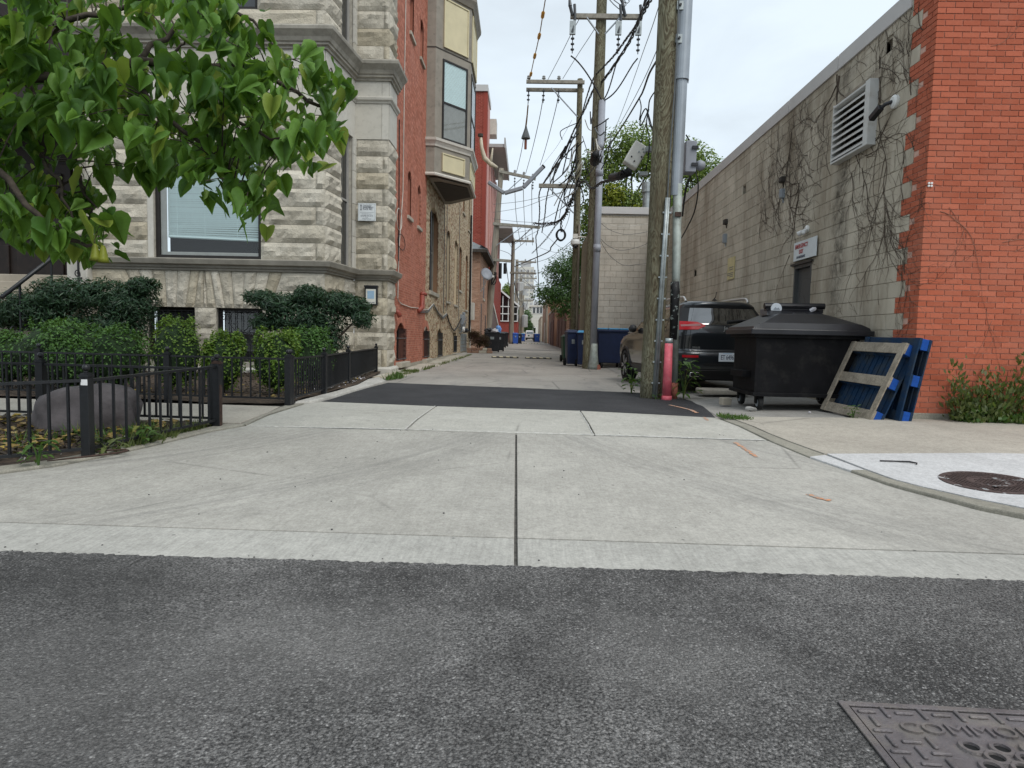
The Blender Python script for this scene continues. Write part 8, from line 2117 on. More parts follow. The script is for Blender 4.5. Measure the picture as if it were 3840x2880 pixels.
def foliage(name, mat, parent, blobs, n, size, asp=0.55, seed=1, shell=0.55, gap=0.0, gfreq=1.5, zmin=-9, up=0.4, droop=0.0, fold=False):
    """leaf-sized faces spread through the blobs' volume: (centre, radii, weight)"""
    q = random.Random(seed); vs_ = []; fs = []
    tot = sum(b[2] for b in blobs); made = 0; tries = 0
    while made < n and tries < n*6:
        tries += 1
        r_ = q.uniform(0, tot)
        for b in blobs:
            r_ -= b[2]
            if r_ <= 0: break
        d = Vector((q.gauss(0,1), q.gauss(0,1), q.gauss(0,1))).normalized()
        k = (shell + (1-shell)*q.random()) if q.random() < 0.8 else q.random()
        k *= 1 + 0.20*mnoise.noise(d*2.5 + Vector((seed, 0, 0))) + 0.08*mnoise.noise(d*7 + Vector((0, seed, 0)))
        p = Vector(b[0]) + Vector((d.x*b[1][0], d.y*b[1][1], d.z*b[1][2]))*k
        if p.z < zmin: continue
        if gap and mnoise.noise(p*gfreq + Vector((seed*3.1, 0, 0))) < gap - 0.5 + 0.0: continue
        nn = (d*0.8 + Vector((q.uniform(-1,1), q.uniform(-1,1), q.uniform(-1,1)))*0.8 + Vector((0,0,up))).normalized()
        t = nn.cross(Vector((q.uniform(-1,1), q.uniform(-1,1), q.uniform(-1,1)-droop)))
        if t.length < 1e-3: continue
        t.normalize(); s = nn.cross(t); L = size*q.uniform(.65, 1.3); W = L*asp
        i = len(vs_)
        vs_ += [tuple(p - t*L*.5), tuple(p + s*W*.5 + nn*L*.06), tuple(p + t*L*.5), tuple(p - s*W*.5 + nn*L*.06)]
        fs.append((i, i+1, i+2, i+3)); made += 1
    m = MB(); m.v = vs_; m.f = fs
    return m.build(name, mat, parent, raw=True)
def twigs(parent, base, tips, r_, mat='bark', name='stem'):
    for k, t_ in enumerate(tips):
        a, b = Vector(base), Vector(t_); q = random.Random(k); mid = (a+b)/2 + Vector((q.uniform(-.15,.15), q.uniform(-.15,.15), 0.05))*(b-a).length*0.5
        m = MB(); m.tube(smooth_path3([a, mid, b], 4), [r_*(1-0.8*i/8) for i in range(9)], 6); m.build(name, mat, parent, smooth=True)
# boxwood shrubs behind the garden fence
def px(x, y): return (x, y)
def boxwood(label, x, y, rx, h, mat, n, seed, ry=None, lift=0.0):
    g = ground_z(y)+0.04; T_ = thing('boxwood_shrub', label, 'shrub', (x, y, g), 'clipped boxwoods')
    ry = ry or rx
    bl = [((x, y, g+h*0.52+lift), (rx, ry, h*0.52), 3)]
    q = random.Random(seed)
    for k in range(7): bl.append(((x+q.uniform(-.6,.6)*rx, y+q.uniform(-.6,.6)*ry, g+h*q.uniform(.5,.85)), (rx*.42, ry*.42, h*.26), 0.8))
    core = bmesh.new(); bmesh.ops.create_icosphere(core, subdivisions=3, radius=1)
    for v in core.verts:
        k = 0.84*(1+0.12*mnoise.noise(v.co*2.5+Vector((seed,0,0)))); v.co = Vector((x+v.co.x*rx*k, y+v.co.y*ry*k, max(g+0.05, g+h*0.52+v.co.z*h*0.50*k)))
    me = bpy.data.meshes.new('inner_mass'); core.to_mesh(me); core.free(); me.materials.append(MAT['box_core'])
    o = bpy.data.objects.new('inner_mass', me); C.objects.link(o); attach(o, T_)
    foliage('foliage', mat, T_, bl, int(n*1.5), 0.045, 0.6, seed, 0.75, 0.0, 5.0, g+0.04, 0.6)
    twigs(T_, (x, y, g-0.02), [(x+q.uniform(-.4,.4)*rx, y+q.uniform(-.3,.3)*ry, g+h*0.6) for _ in range(5)], 0.015)
    foliage('new_shoots', mat, T_, [((x+q.uniform(-.75,.75)*rx, y+q.uniform(-.5,.3)*ry, g+h*q.uniform(.88,1.02)), (0.035, 0.035, 0.09), 1) for _ in range(16)], 420, 0.035, 0.55, seed+70, 0.1)
    return T_
boxwood('wide clipped dark green boxwood nearest the stone steps', -6.9, 9.55, 0.68, 0.98, 'box_dark', 5200, 1)
boxwood('small clipped boxwood right of the wide dark one', -6.08, 9.5, 0.40, 0.92, 'box_dark', 3200, 2)
boxwood('tall yellow-green boxwood below the left basement window', -5.12, 9.45, 0.36, 1.06, 'box_leaf', 3600, 3)
boxwood('rounded yellow-green boxwood between the basement windows', -4.42, 9.4, 0.31, 0.88, 'box_leaf', 3000, 4)
boxwood('full yellow-green boxwood beside the corner fence post', -3.62, 9.35, 0.34, 0.90, 'box_leaf', 3600, 5)
boxwood('boxwood behind the corner one along the alley fence', -3.5, 10.5, 0.40, 0.98, 'box_dark', 3200, 6)
boxwood('clipped boxwood at the left picture edge', -7.75, 9.6, 0.36, 0.80, 'box_dark', 2200, 7)
boxwood('low boxwood spilling between the two left ones', -6.5, 9.2, 0.40, 0.72, 'box_dark', 2200, 8)
# yews against the house
YW = thing('yew_bush', 'large dark green yew bush in front of the steps', 'bush', (-9.0, 13.0, 0.2))
foliage('foliage', 'yew_leaf', YW, [((-9.9,12.8,1.45),(0.75,0.6,0.40),1.2), ((-9.35,13.0,1.75),(0.7,0.6,0.38),1.2), ((-8.5,13.0,1.75),(0.55,0.6,0.36),1), ((-7.95,13.0,1.6),(0.5,0.55,0.42),1), ((-8.2,13.0,1.15),(0.6,0.6,0.45),1.1), ((-9.1,13.0,1.1),(0.9,0.6,0.45),1.2), ((-7.7,13.0,1.95),(0.3,0.4,0.2),.5), ((-10.3,12.8,1.3),(0.45,0.5,0.3),.6)], 26000, 0.11, 0.24, 21, 0.35, 0.10, 3.0, 0.5, 0.5)
twigs(YW, (-9.0, 13.1, 0.2), [(-10.0,12.9,1.5), (-9.3,13,1.8), (-8.4,13,1.8), (-7.9,13,1.5), (-8.8,12.8,1.2)], 0.05)
YR = thing('yew_bush', 'dark spreading yew bush before the right basement window', 'bush', (-4.45, 13.0, 0.2))
foliage('foliage', 'yew_leaf', YR, [((-4.4,13.0,1.35),(0.85,0.6,0.42),1.6), ((-4.2,13.0,0.95),(0.6,0.55,0.42),1.2), ((-4.9,13.0,1.65),(0.5,0.5,0.24),.8), ((-5.35,13.0,1.78),(0.35,0.4,0.18),.4), ((-4.35,13.0,1.83),(0.35,0.4,0.25),.7), ((-3.8,13.0,1.70),(0.38,0.4,0.26),.7), ((-3.45,13.0,1.62),(0.32,0.35,0.24),.5), ((-3.25,12.9,1.40),(0.25,0.35,0.2),.3), ((-5.2,13,1.3),(0.4,0.4,0.2),.4)], 21000, 0.11, 0.24, 22, 0.3, 0.12, 3.2, 0.5, 0.5)
twigs(YR, (-4.3, 13.1, 0.2), [(-5.4,13,1.75), (-4.9,13,1.6), (-4.3,13,1.8), (-3.7,13,1.6), (-3.3,13,1.5)], 0.045)
# catalpa overhanging from the left
TC = thing('catalpa_tree', 'large-leaved tree overhanging from the left in front of the stone house', 'tree', (-6.6, 5.4, 0.1))
m = MB(); m.tube([(-6.7, 5.4, 0.0), (-6.65, 5.4, 0.8), (-6.6, 5.4, 1.8), (-6.45, 5.45, 3.0), (-6.3, 5.5, 4.5), (-6.0, 5.6, 6.0)], [0.22, 0.18, 0.16, 0.14, 0.10, 0.05], 12); m.build('trunk', 'bark', TC, smooth=True)
for bi, L in enumerate(LIMBS):
    P = [Vector(p) for p in L]
    if bi in (0, 9): P = [Vector((-6.5, 5.42, 2.6 if bi == 9 else 3.2))] + P
    pts = smooth_path3(P, 4); r0 = (0.055, 0.03, 0.028, 0.028, 0.026, 0.026, 0.035, 0.02, 0.014, 0.045)[bi]
    q = random.Random(bi); pts = [p + Vector((q.uniform(-.02,.02), q.uniform(-.03,.03), q.uniform(-.02,.02))) for p in pts]
    m = MB(); m.tube(pts, [r0*(1-0.75*i/len(pts)) for i in range(len(pts))], 7); m.build('branch', 'bark', TC, smooth=True)
def heart(L, W, bend, fold, seed):
    """heart-shaped leaf hanging from its stalk at the origin, tip along -y, face +z"""
    q = random.Random(seed)
    out = [(0.0, 0.0), (0.16, 0.13), (0.36, 0.14), (0.50, -0.02), (0.52, -0.22), (0.43, -0.46), (0.27, -0.70), (0.10, -0.90), (0.0, -1.02)]
    mid = [(0.0, y) for y in (0.0, -0.15, -0.40, -0.68, -1.02)]
    m = MB(); vs_ = []
    def P(u, v):
        z = fold*abs(u)*W - bend*(v*v)*L + 0.03*math.sin(9*v+seed)*L*abs(u)*2
        return (u*W, v*L, z)
    jit = [(1+q.uniform(-.17,.12)) for _ in out]
    for s in (1, -1): vs_.append([P(s*u*j, v) for (u, v), j in zip(out, jit)])
    M_ = [P(u, v) for u, v in mid]
    V = M_[:4] + [vs_[0][8]] + vs_[0][1:8] + vs_[1][1:8]
    # index: 0..3 mid, 4 tip, 5..11 right rim, 12..18 left rim
    F_ = []
    for o in (5, 12):
        F_ += [(0, o, o+1), (0, o+1, 1), (1, o+1, o+2), (1, o+2, o+3), (1, o+3, 2), (2, o+3, o+4), (2, o+4, 3), (3, o+4, o+5), (3, o+5, o+6), (3, o+6, 4)]
    m.add(V, F_); return m
protos = [heart(0.215, 0.19, 0.18, 0.22, 1), heart(0.19, 0.165, 0.30, 0.35, 2), heart(0.235, 0.20, 0.10, 0.15, 3), heart(0.16, 0.14, 0.25, 0.4, 4), heart(0.20, 0.15, 0.35, 0.6, 5), heart(0.22, 0.185, 0.05, 0.5, 6), heart(0.185, 0.17, 0.4, 0.1, 7), heart(0.20, 0.18, -0.15, 0.3, 8), heart(0.17, 0.13, 0.2, 0.75, 9)]
pm = []
for k, h in enumerate(protos):
    me = h.rawmesh('leaf', True); me.materials.append(MAT['catalpa_leaf']); pm.append(me)
leaves = []; q = random.Random(12)
limbpts = [p for L in LIMBS for p in smooth_path3(L, 5)]
tw = MB()
for ci, c in enumerate(CANOPY):
    c = Vector(c)
    nb = min(limbpts, key=lambda p: (p-c).length)
    mid = (nb+c)/2 + Vector((0, 0, 0.06)); tw.tube(smooth_path3([nb, mid, c], 3), [0.008, 0.007, 0.006, 0.005, 0.004, 0.004, 0.003], 4)
    for k in range(q.choice((6, 7, 8, 9))):
        p = c + Vector((q.gauss(0, .07), q.gauss(0, .12), q.gauss(0, .06)))
        az = q.uniform(0, 2*PI) if q.random() < 0.45 else q.gauss(-PI/2, 0.9)     # most blades turn their faces to the open street
        dirv = Vector((math.cos(az), math.sin(az), 0))
        tilt = q.uniform(0.35, 1.25)                     # how steeply it hangs
        ey = -(dirv*math.cos(tilt) + Vector((0,0,-1))*math.sin(tilt))     # local +y is from tip to stalk
        ez = (Vector((0,0,1)) - ey*ey.z); 
        if ez.length < 1e-3: ez = dirv.copy()
        ez.normalize(); ez = (ez + dirv*0.25).normalized(); ez = (ez - ey*ez.dot(ey)).normalized()
        ex = ey.cross(ez); roll = q.gauss(0, .45); Rr = Matrix.Rotation(roll, 3, ey)
        Mt = Rr @ Matrix((ex, ey, ez)).transposed()
        leaves.append((p, Mt, q.randrange(9), q.uniform(.45, 1.12)))
leaves.sort(key=lambda l: l[0].y)
stuff(tw.build('twigs', 'bark', TC))
rest = MB()
for i, (p, Mt, k, s) in enumerate(leaves):
    if i % 4 == 0 and i//4 < 300:
        piece('leaf', pm[k], p, TC, Mt @ Matrix.Diagonal((s, s, s)))
    else:
        b = len(rest.v); rest.v.extend([tuple(p + Mt @ (Vector(v)*s)) for v in protos[k].v]); rest.f.extend([tuple(j+b for j in f_) for f_ in protos[k].f])
stuff(rest.build('leaves', 'catalpa_leaf', TC, smooth=True, raw=True))
fc = min((Vector(c) for c in CANOPY), key=lambda c: (c - Vector((-3.3, 5.1, 2.0))).length)
for (x, y, z) in ((fc.x, fc.y-0.12, fc.z-0.16), (fc.x+0.05, fc.y-0.10, fc.z-0.17)):
    m = MB(); m.tube([fc, (x, y, z+0.06), (x, y, z-0.02)], 0.004, 5); m.build('flower_stalk', 'weed_leaf', TC)
    m = MB(); m.lathe([(0.012,0.0),(0.02,-0.02),(0.035,-0.10),(0.045,-0.13),(0.03,-0.12),(0.0,-0.10)], (x, y, z), 10); m.build('flower', 'tree_yellow', TC, smooth=True)
# trees
def tree(name, label, base, trunk_top, r_, blobs, n, size, mat, seed, gap=0.1, limbs=7, leaf2=None):
    T_ = thing(name, label, 'tree', base)
    b, t = Vector(base), Vector(trunk_top)
    m = MB(); m.tube(smooth_path3([b, (b+t)/2 + Vector((.1,0,0)), t], 4), [r_*(1-0.5*i/8) for i in range(9)], 10); m.build('trunk', 'bark', T_, smooth=True)
    q = random.Random(seed)
    for k in range(limbs):
        c = Vector(blobs[k % len(blobs)][0]); st = b + (t-b)*q.uniform(.55, 1.0)
        m = MB(); m.tube(smooth_path3([st, (st+c)/2 + Vector((q.uniform(-.4,.4), 0, q.uniform(-.1,.4))), c], 4), [r_*0.45*(1-0.8*i/8) for i in range(9)], 6); m.build('limb', 'bark', T_, smooth=True)
    foliage('crown', mat, T_, blobs, n, size, 0.5, seed, 0.35, gap, 1.1, -9, 0.3)
    if leaf2: foliage('pale_foliage', leaf2[0], T_, leaf2[1], leaf2[2], size, 0.5, seed+1, 0.3, gap, 1.3)
    return T_
tree('alley_tree', 'dense dark green tree leaning over the alley behind the bins on the right', (3.9, 43.0, 0.3), (3.6, 43.0, 3.6), 0.16, [((2.1,42.5,5.4),(1.4,1.5,1.0),1.2), ((3.2,43,6.0),(1.6,1.6,1.3),1.2), ((1.6,42.5,3.9),(1.5,1.4,0.9),1.2), ((2.8,43,4.4),(1.7,1.6,1.3),1.4), ((4.4,43,5.2),(1.6,1.6,1.6),1), ((2.6,42.5,3.1),(1.3,1.3,0.8),.8)], 15000, 0.15, 'tree_dark', 41, 0.18)
tree('yard_tree', 'tall light green tree rising behind the pale block wing', (4.6, 31.0, 0.3), (4.5, 31.0, 6.2), 0.2, [((3.1,31,8.8),(1.4,1.3,1.1),1.2), ((4.5,31,9.8),(1.7,1.5,1.3),1.5), ((5.8,31,9.4),(1.5,1.4,1.2),1.2), ((3.2,31,7.2),(1.0,1.2,0.9),.7), ((4.4,31,7.6),(1.5,1.3,0.8),.7), ((5.9,31,7.6),(1.3,1.2,0.9),.7), ((2.75,31,6.0),(0.7,0.9,1.1),.5)], 16000, 0.16, 'tree_leaf', 42, 0.22, 9, ('tree_yellow', [((3.7,30.2,7.6),(0.7,0.6,0.6),1), ((4.9,30.2,6.6),(0.9,0.6,0.7),1)], 1500))
tree('yard_tree', 'round green tree showing over the flat roof right of the nearest pole', (8.6, 36.0, 0.3), (8.5, 36.0, 7.0), 0.2, [((8.5,36,10.5),(1.5,1.3,1.4),1.2), ((10.0,36,9.6),(1.7,1.4,1.3),1.2), ((7.8,36,8.6),(1.1,1.2,1.2),1), ((10.3,36,8.6),(0.8,1.0,0.8),.6), ((8.8,36,7.8),(1.6,1.2,0.9),.7)], 14000, 0.17, 'tree_leaf', 43, 0.16, 7, ('tree_yellow', [((8.6,35.2,8.0),(1.6,0.5,0.9),1)], 2600))
tree('yard_tree', 'slim dark tree beside the pole behind the navy bins', (3.3, 33.5, 0.3), (3.2, 33.5, 4.0), 0.1, [((2.7,33.5,5.2),(0.6,0.7,1.1),1), ((3.2,33.5,3.9),(0.8,0.8,1.0),1), ((2.9,33.5,6.6),(0.5,0.6,0.9),.7)], 3600, 0.13, 'tree_dark', 44, 0.2, 4)
tree('far_tree', 'small dark tree in the distance before the white house', (-0.2, 140.0, 0.5), (-0.2, 140, 4), 0.15, [((-0.3,140,5.0),(1.3,1.3,2.6),1), ((0.2,140,3.0),(1.2,1.2,1.6),1)], 2500, 0.4, 'tree_dark', 45, 0.1, 4)
tree('far_tree', 'bit of bright green tree above the glazed gable', (-3.5, 100.0, 0.5), (-3.5, 100, 6), 0.15, [((-3.2,100,8.0),(1.0,1.0,1.3),1)], 900, 0.4, 'tree_leaf', 46, 0.1, 3)
SM = thing('red_maple_shrub', 'dark red feathery shrub in the low stone planter', 'shrub', (-2.75, 36.0, 0.3))
foliage('foliage', 'maple_leaf', SM, [((-2.8,36,0.95),(0.55,0.5,0.5),1.5), ((-2.4,36,0.85),(0.4,0.4,0.4),1), ((-3.0,36,1.2),(0.35,0.35,0.3),.7)], 2600, 0.16, 0.14, 51, 0.3, 0.1, 3.0, 0.4, 0.2)
twigs(SM, (-2.7, 36, 0.3), [(-3.0,36,1.2), (-2.4,36,1.0), (-2.7,36,1.3)], 0.03)
# weeds
def weed(label, x, y, z, h, n, leaf, mat, seed, spread=0.12, asp=0.4, cat='weed', name='weed'):
    T_ = thing(name, label, cat, (x, y, z)); q = random.Random(seed)
    for k in range(max(2, n//8)):
        tip = Vector((x+q.uniform(-1,1)*spread, y+q.uniform(-1,1)*spread*.6, z+h*q.uniform(.6,1)))
        m = MB(); m.tube(smooth_path3([(x, y, z-.02), (x+(tip.x-x)*.3, y+(tip.y-y)*.3, z+(tip.z-z)*.6), tip], 4), [0.006]*5+[0.003]*4, 5); m.build('stem', mat, T_)
    vs_ = MB()
    for k in range(n):
        a = q.uniform(0, 2*PI); r_ = q.uniform(.1,1)*spread; zz = z + h*q.uniform(.1,1); p = Vector((x+r_*math.cos(a), y+r_*math.sin(a)*.7, zz))
        d = Vector((math.cos(a), math.sin(a), q.uniform(-.5,.5))).normalized(); s = d.cross(Vector((0,0,1))).normalized(); L = leaf*q.uniform(.7,1.3); W = L*asp
        i = len(vs_.v); up = Vector((0,0,1))*L*.12
        vs_.v += [tuple(p), tuple(p+d*L*.35+s*W*.5+up), tuple(p+d*L*.7+s*W*.35+up*.6), tuple(p+d*L-up), tuple(p+d*L*.7-s*W*.35+up*.6), tuple(p+d*L*.35-s*W*.5+up)]
        vs_.f.append((i,i+1,i+2,i+3,i+4,i+5))
    vs_.build('leaves', mat, T_, raw=True)
    return T_
weed('leafy green weed growing behind the pink bollard and pipe', 2.58, 10.75, 0.17, 0.62, 70, 0.15, 'weed_leaf', 1, 0.18)
weed('green weed poking out at the left foot of the nearest pole', 1.86, 11.6, 0.15, 0.50, 40, 0.14, 'weed_leaf', 2, 0.16)
weed('tiny weed at the foot of the conduit on the nearest pole', 2.08, 10.52, 0.16, 0.08, 16, 0.05, 'weed_leaf', 3, 0.07)
weed('small weed in front of the grey pallet', 3.97, 7.98, 0.20, 0.17, 30, 0.06, 'weed_leaf', 4, 0.07)
weed('green weed at the front fence foot near the picture edge', -3.57, 4.66, 0.1, 0.17, 26, 0.09, 'weed_leaf', 5, 0.08)
weed('green weed under the middle of the front fence', -3.28, 5.48, 0.11, 0.17, 28, 0.09, 'weed_leaf', 6, 0.09)
weed('yellowing weed beside the front fence post', -3.36, 5.12, 0.1, 0.12, 30, 0.10, 'weed_olive', 7, 0.12)
def scrub(label, x0, x1, y, z, h, n, mat, seed, size=0.08, asp=0.18, name='weed_clump', cat='weeds'):
    """ragged clump of grassy weeds along a wall or kerb"""
    q = random.Random(seed); m = MB()
    for k in range(n):
        t = q.random(); x = x0+(x1-x0)*t; yy = y+q.gauss(0, .07); hh = h*(0.25+0.75*abs(mnoise.noise(Vector((x*2.3, seed, 0)))*1.6))*q.uniform(.4,1.1)
        a = q.uniform(0, 2*PI); lean = Vector((math.cos(a)*.35, math.sin(a)*.35 - .1, 1)).normalized(); zz = z + hh*q.uniform(0,.85); p = Vector((x, yy, zz)) + Vector((lean.x, lean.y, 0))*zz*.15
        d = (lean + Vector((q.uniform(-.8,.8), q.uniform(-.8,.8), q.uniform(-.6,.6)))).normalized(); s = d.cross(Vector((q.uniform(-1,1), q.uniform(-1,1), .3))).normalized(); L = size*q.uniform(.6,1.5); W = L*asp
        i = len(m.v); m.v += [tuple(p), tuple(p+d*L*.5+s*W), tuple(p+d*L), tuple(p+d*L*.5-s*W)]; m.f.append((i,i+1,i+2,i+3))
    return stuff(tag(m.build(name, mat, raw=True), label, cat))
scrub('dense green weeds along the foot of the red brick front', 5.15, 7.2, 7.86, 0.20, 0.38, 2600, 'weed_leaf', 61, 0.07, 0.28)
scrub('straggly olive weed stems rising against the red brick front', 5.02, 6.1, 7.82, 0.22, 1.9, 1700, 'weed_olive', 62, 0.07, 0.2)
scrub('thin strip of grass where the new asphalt meets the kerb', 2.36, 2.72, 7.98, 0.165, 0.05, 500, 'weed_leaf', 63, 0.04, 0.12)
scrub('grassy weeds in the joints along the brick flank', -3.15, -2.75, 16.5, 0.16, 0.06, 300, 'weed_olive', 64, 0.06, 0.12)
def strip(label, pts, h, n, mat, seed, size=.06):
    q = random.Random(seed); m = MB()
    for k in range(n):
        i = q.randrange(len(pts)-1); t = q.random(); x = pts[i][0]+(pts[i+1][0]-pts[i][0])*t + q.gauss(0,.05); y = pts[i][1]+(pts[i+1][1]-pts[i][1])*t + q.gauss(0,.05)
        if mnoise.noise(Vector((x*1.5, y*1.5, seed))) < -0.05: continue
        p = Vector((x, y, ground_z(y)+0.01)); d = Vector((q.uniform(-.6,.6), q.uniform(-.6,.6), 1)).normalized(); s = d.cross(Vector((q.uniform(-1,1), q.uniform(-1,1), 0))).normalized(); L = h*q.uniform(.4,1.3); W = .006+.006*q.random()
        j = len(m.v); m.v += [tuple(p-s*W), tuple(p+s*W), tuple(p+d*L)]; m.f.append((j,j+1,j+2))
    return stuff(tag(m.build('grass_strip', mat, raw=True), label, 'grass'))
strip('tufts of grass along the broken flags by the brick flank', [(-2.95,14.6), (-2.8,18), (-2.75,22), (-2.7,27), (-2.7,31)], .10, 900, 'weed_olive', 3)
strip('tuft of grass at the end of the pale kerb', [(-2.9,13.4), (-2.75,14.0), (-2.9,14.6)], .16, 260, 'weed_leaf', 5)
strip('dry grass tufts along the front fence line', [(-3.45,5.2), (-3.3,5.7), (-3.15,6.35)], .12, 700, 'weed_olive', 6)
strip('grass growing inside the front planting bed', [(-3.7,5.3), (-3.5,6.0), (-3.6,6.4), (-4.2,5.3), (-5,5)], .14, 900, 'weed_leaf', 7)
# fallen leaves and pebbles
def litter(label, poly, n, mat, seed, size, zoff=.012, name='leaf_litter', cat='leaf litter'):
    q = random.Random(seed); m = MB(); xs = [p[0] for p in poly]; ys_ = [p[1] for p in poly]
    def ins(x, y):
        c = False
        for (x1, y1), (x2, y2) in zip(poly, poly[1:]+poly[:1]):
            if (y1 > y) != (y2 > y) and x < (x2-x1)*(y-y1)/(y2-y1)+x1: c = not c
        return c
    k = 0
    while k < n:
        x, y = q.uniform(min(xs), max(xs)), q.uniform(min(ys_), max(ys_))
        if not ins(x, y): continue
        k += 1; a = q.uniform(0, 2*PI); L = size*q.uniform(.5,1.4); z = ground_z(y)+zoff+.03; u = Vector((math.cos(a), math.sin(a), q.uniform(-.3,.3))); v = Vector((-math.sin(a), math.cos(a), q.uniform(-.3,.3))); p = Vector((x, y, z+q.uniform(0,.03)))
        i = len(m.v); m.v += [tuple(p-u*L*.5), tuple(p+v*L*.3+Vector((0,0,.01))), tuple(p+u*L*.5+Vector((0,0,.015*q.uniform(-1,1)))), tuple(p-v*L*.3+Vector((0,0,.012)))]; m.f.append((i,i+1,i+2,i+3))
    return stuff(tag(m.build(name, mat, raw=True), label, cat))
litter('yellow and brown fallen leaves over the front bed', [(-7,4.2), (-4.5,4.4), (-3.9,4.75), (-3.5,5.2), (-3.2,6.4), (-7,6.6)], 900, 'dead_leaf', 1, .09, .03)
litter('dark mulch scraps over the front bed', [(-7,4.2), (-4.5,4.4), (-3.9,4.75), (-3.5,5.2), (-3.2,6.4), (-7,6.6)], 2200, 'bark', 2, .06, .02, 'mulch', 'mulch')
litter('mulch scraps in the garden bed behind the alley fence', [(-3.1,8.4), (-3.1,11.5), (-3.5,15), (-8,14), (-8,8.5)], 2200, 'bark', 3, .06, .03, 'mulch', 'mulch')
litter('few fallen leaves in the garden bed along the fence', [(-3.1,8.4), (-3.1,11.5), (-3.3,13), (-6,9.2), (-6,8.5)], 120, 'dead_leaf', 4, .07, .04)
litter('white pebbles and scraps along the garden kerb', [(-3.05,8.5), (-3.05,11.5), (-3.2,13), (-3.35,12.8), (-3.2,8.5)], 60, 'bag_white', 5, .04, .04, 'scattered_pebbles', 'pebbles')
litter('small pebbles along the front fence kerb', [(-3.9,4.6), (-3.5,4.9), (-3.3,5.6), (-3.2,6.3), (-3.3,6.3), (-3.6,5.2), (-4.0,4.75)], 50, 'pebble', 6, .035, .01, 'scattered_pebbles', 'pebbles')
# ---------------------------------------------------------------- covers, paint marks, signs
# cast-iron cover in the street
VC = thing('vault_cover', 'square cast iron vault cover with raised lettering set in the street', 'cover', (1.5, 1.5, 0.0))
ang = R(-2.0); cx, cy = 0.967, 1.935
Mv = Matrix.Translation((cx, cy, 0.0135)) @ Matrix.Rotation(ang, 4, 'Z')
def VB(name, mat, parts, bevel=0.0, parent=VC):
    m = MB()
    for (x0, x1, y0, y1, z0, z1) in parts: m.box(x0, x1, y0, y1, z0, z1)
    m.v = [tuple(Mv @ Vector(v)) for v in m.v]; return m.build(name, mat, parent, bevel=bevel)
S = 1.15
VB('recess', 'dark_void', [(0, S, -S, 0, 0.001, 0.0025)])
for fr_ in ((0, S, -0.022, 0), (0, 0.022, -S, -0.0225), (0.0225, S, -S, -S+.022), (S-.022, S, -S+.0225, -0.0225)): VB('frame', 'cover_iron', [fr_ + (0.002, 0.009)], 0.002)
VB('plate', 'cover_iron', [(0.028, S-.028, -S+.028, -0.028, 0.002, 0.005)])
def riv(x, y, horiz, L=0.052, w=0.013): return (x-(L/2 if horiz else w/2), x+(L/2 if horiz else w/2), y-(w/2 if horiz else L/2), y+(w/2 if horiz else L/2), 0.004, 0.0125)
for j in range(11):
    for i in range(17):
        x = 0.062 + 0.053*i; y = -0.052 - 0.047*j
        if x > 0.86 or y < -0.56: continue
        if -0.165 < y < -0.085 and x > 0.085: continue
        if 0.215 < x < 0.70 and -0.40 < y < -0.165: continue
        VB('tread_bar', 'cover_iron', [riv(x, y, (i+j) % 2 == 0)], 0.004)
text_part('lettering', 'COMMONWEALTH', 0.074, 'cover_iron', Mv @ Vector((0.118, -0.128, 0.006)), Mv.to_3x3() @ Vector((1,0,0)), Mv.to_3x3() @ Vector((0,1,0)), VC, 0.0055, 'LEFT', sx=1.12)
for j in range(5):
    for i in range(6):
        x = 0.265+0.08*i+(0.04 if j % 2 else 0); y = -0.205-0.042*j
        m = MB(); m.lathe([(0.019,0.004),(0.020,0.013),(0.030,0.013),(0.033,0.004)], (0,0,0), 18); m.v = [tuple(Mv @ (Vector(v) + Vector((x, y, 0)))) for v in m.v]; m.f = m.f[:-2]; m.build('vent_ring', 'cover_iron', VC, smooth=False)
        m = MB(); m.lathe([(0.0,0.0052),(0.0200,0.0055)], (0,0,0), 16); m.v = [tuple(Mv @ (Vector(v) + Vector((x, y, 0)))) for v in m.v]; m.build('vent_hole', 'dark_void', VC)
# round manhole in the pavement
MH = thing('manhole_cover', 'round brown iron manhole cover in the white pavement slab', 'manhole cover', (3.42, 4.81, 0.12))
def wz(x, y): return walk_z(x, y) + 0.016
ccx, ccy = 3.42, 4.81
def ring(name, r0, r1, h0, h1, mat, n=48):
    m = MB()
    for i in range(n):
        a = 2*PI*i/n; c_, s_ = math.cos(a), math.sin(a)
        for (r_, h) in ((r0, h0), (r0, h1), (r1, h1), (r1, h0)): m.v.append((ccx+r_*c_, ccy+r_*s_, wz(ccx+r_*c_, ccy+r_*s_)+h))
    for i in range(n):
        j = (i+1) % n
        for k in range(4): m.f.append((i*4+k, i*4+(k+1) % 4, j*4+(k+1) % 4, j*4+k))
    return m.build(name, mat, MH)
ring('frame', 0.290, 0.325, 0.0, 0.006, 'manhole_iron')
ring('plate', 0.001, 0.285, 0.0, 0.004, 'manhole_iron')
ring('inner_ring', 0.135, 0.150, 0.003, 0.009, 'manhole_iron', 32)
m = MB()
for i in range(-8, 9):
    for j in range(-8, 9):
        x, y = i*0.032, j*0.032; r_ = math.hypot(x, y)
        if 0.155 < r_ < 0.275 or r_ < 0.10:
            z = wz(ccx+x, ccy+y); m.box(ccx+x-.010, ccx+x+.010, ccy+y-.010, ccy+y+.010, z+.003, z+.009)
stuff(m.build('tread_studs', 'manhole_iron', MH))
m = MB(); m.lathe([(0,0.0),(0.022,0.0)], (ccx-0.08, ccy-0.16, wz(ccx-.08, ccy-.16)+.0095), 14); m.build('pick_hole', 'dark_void', MH)
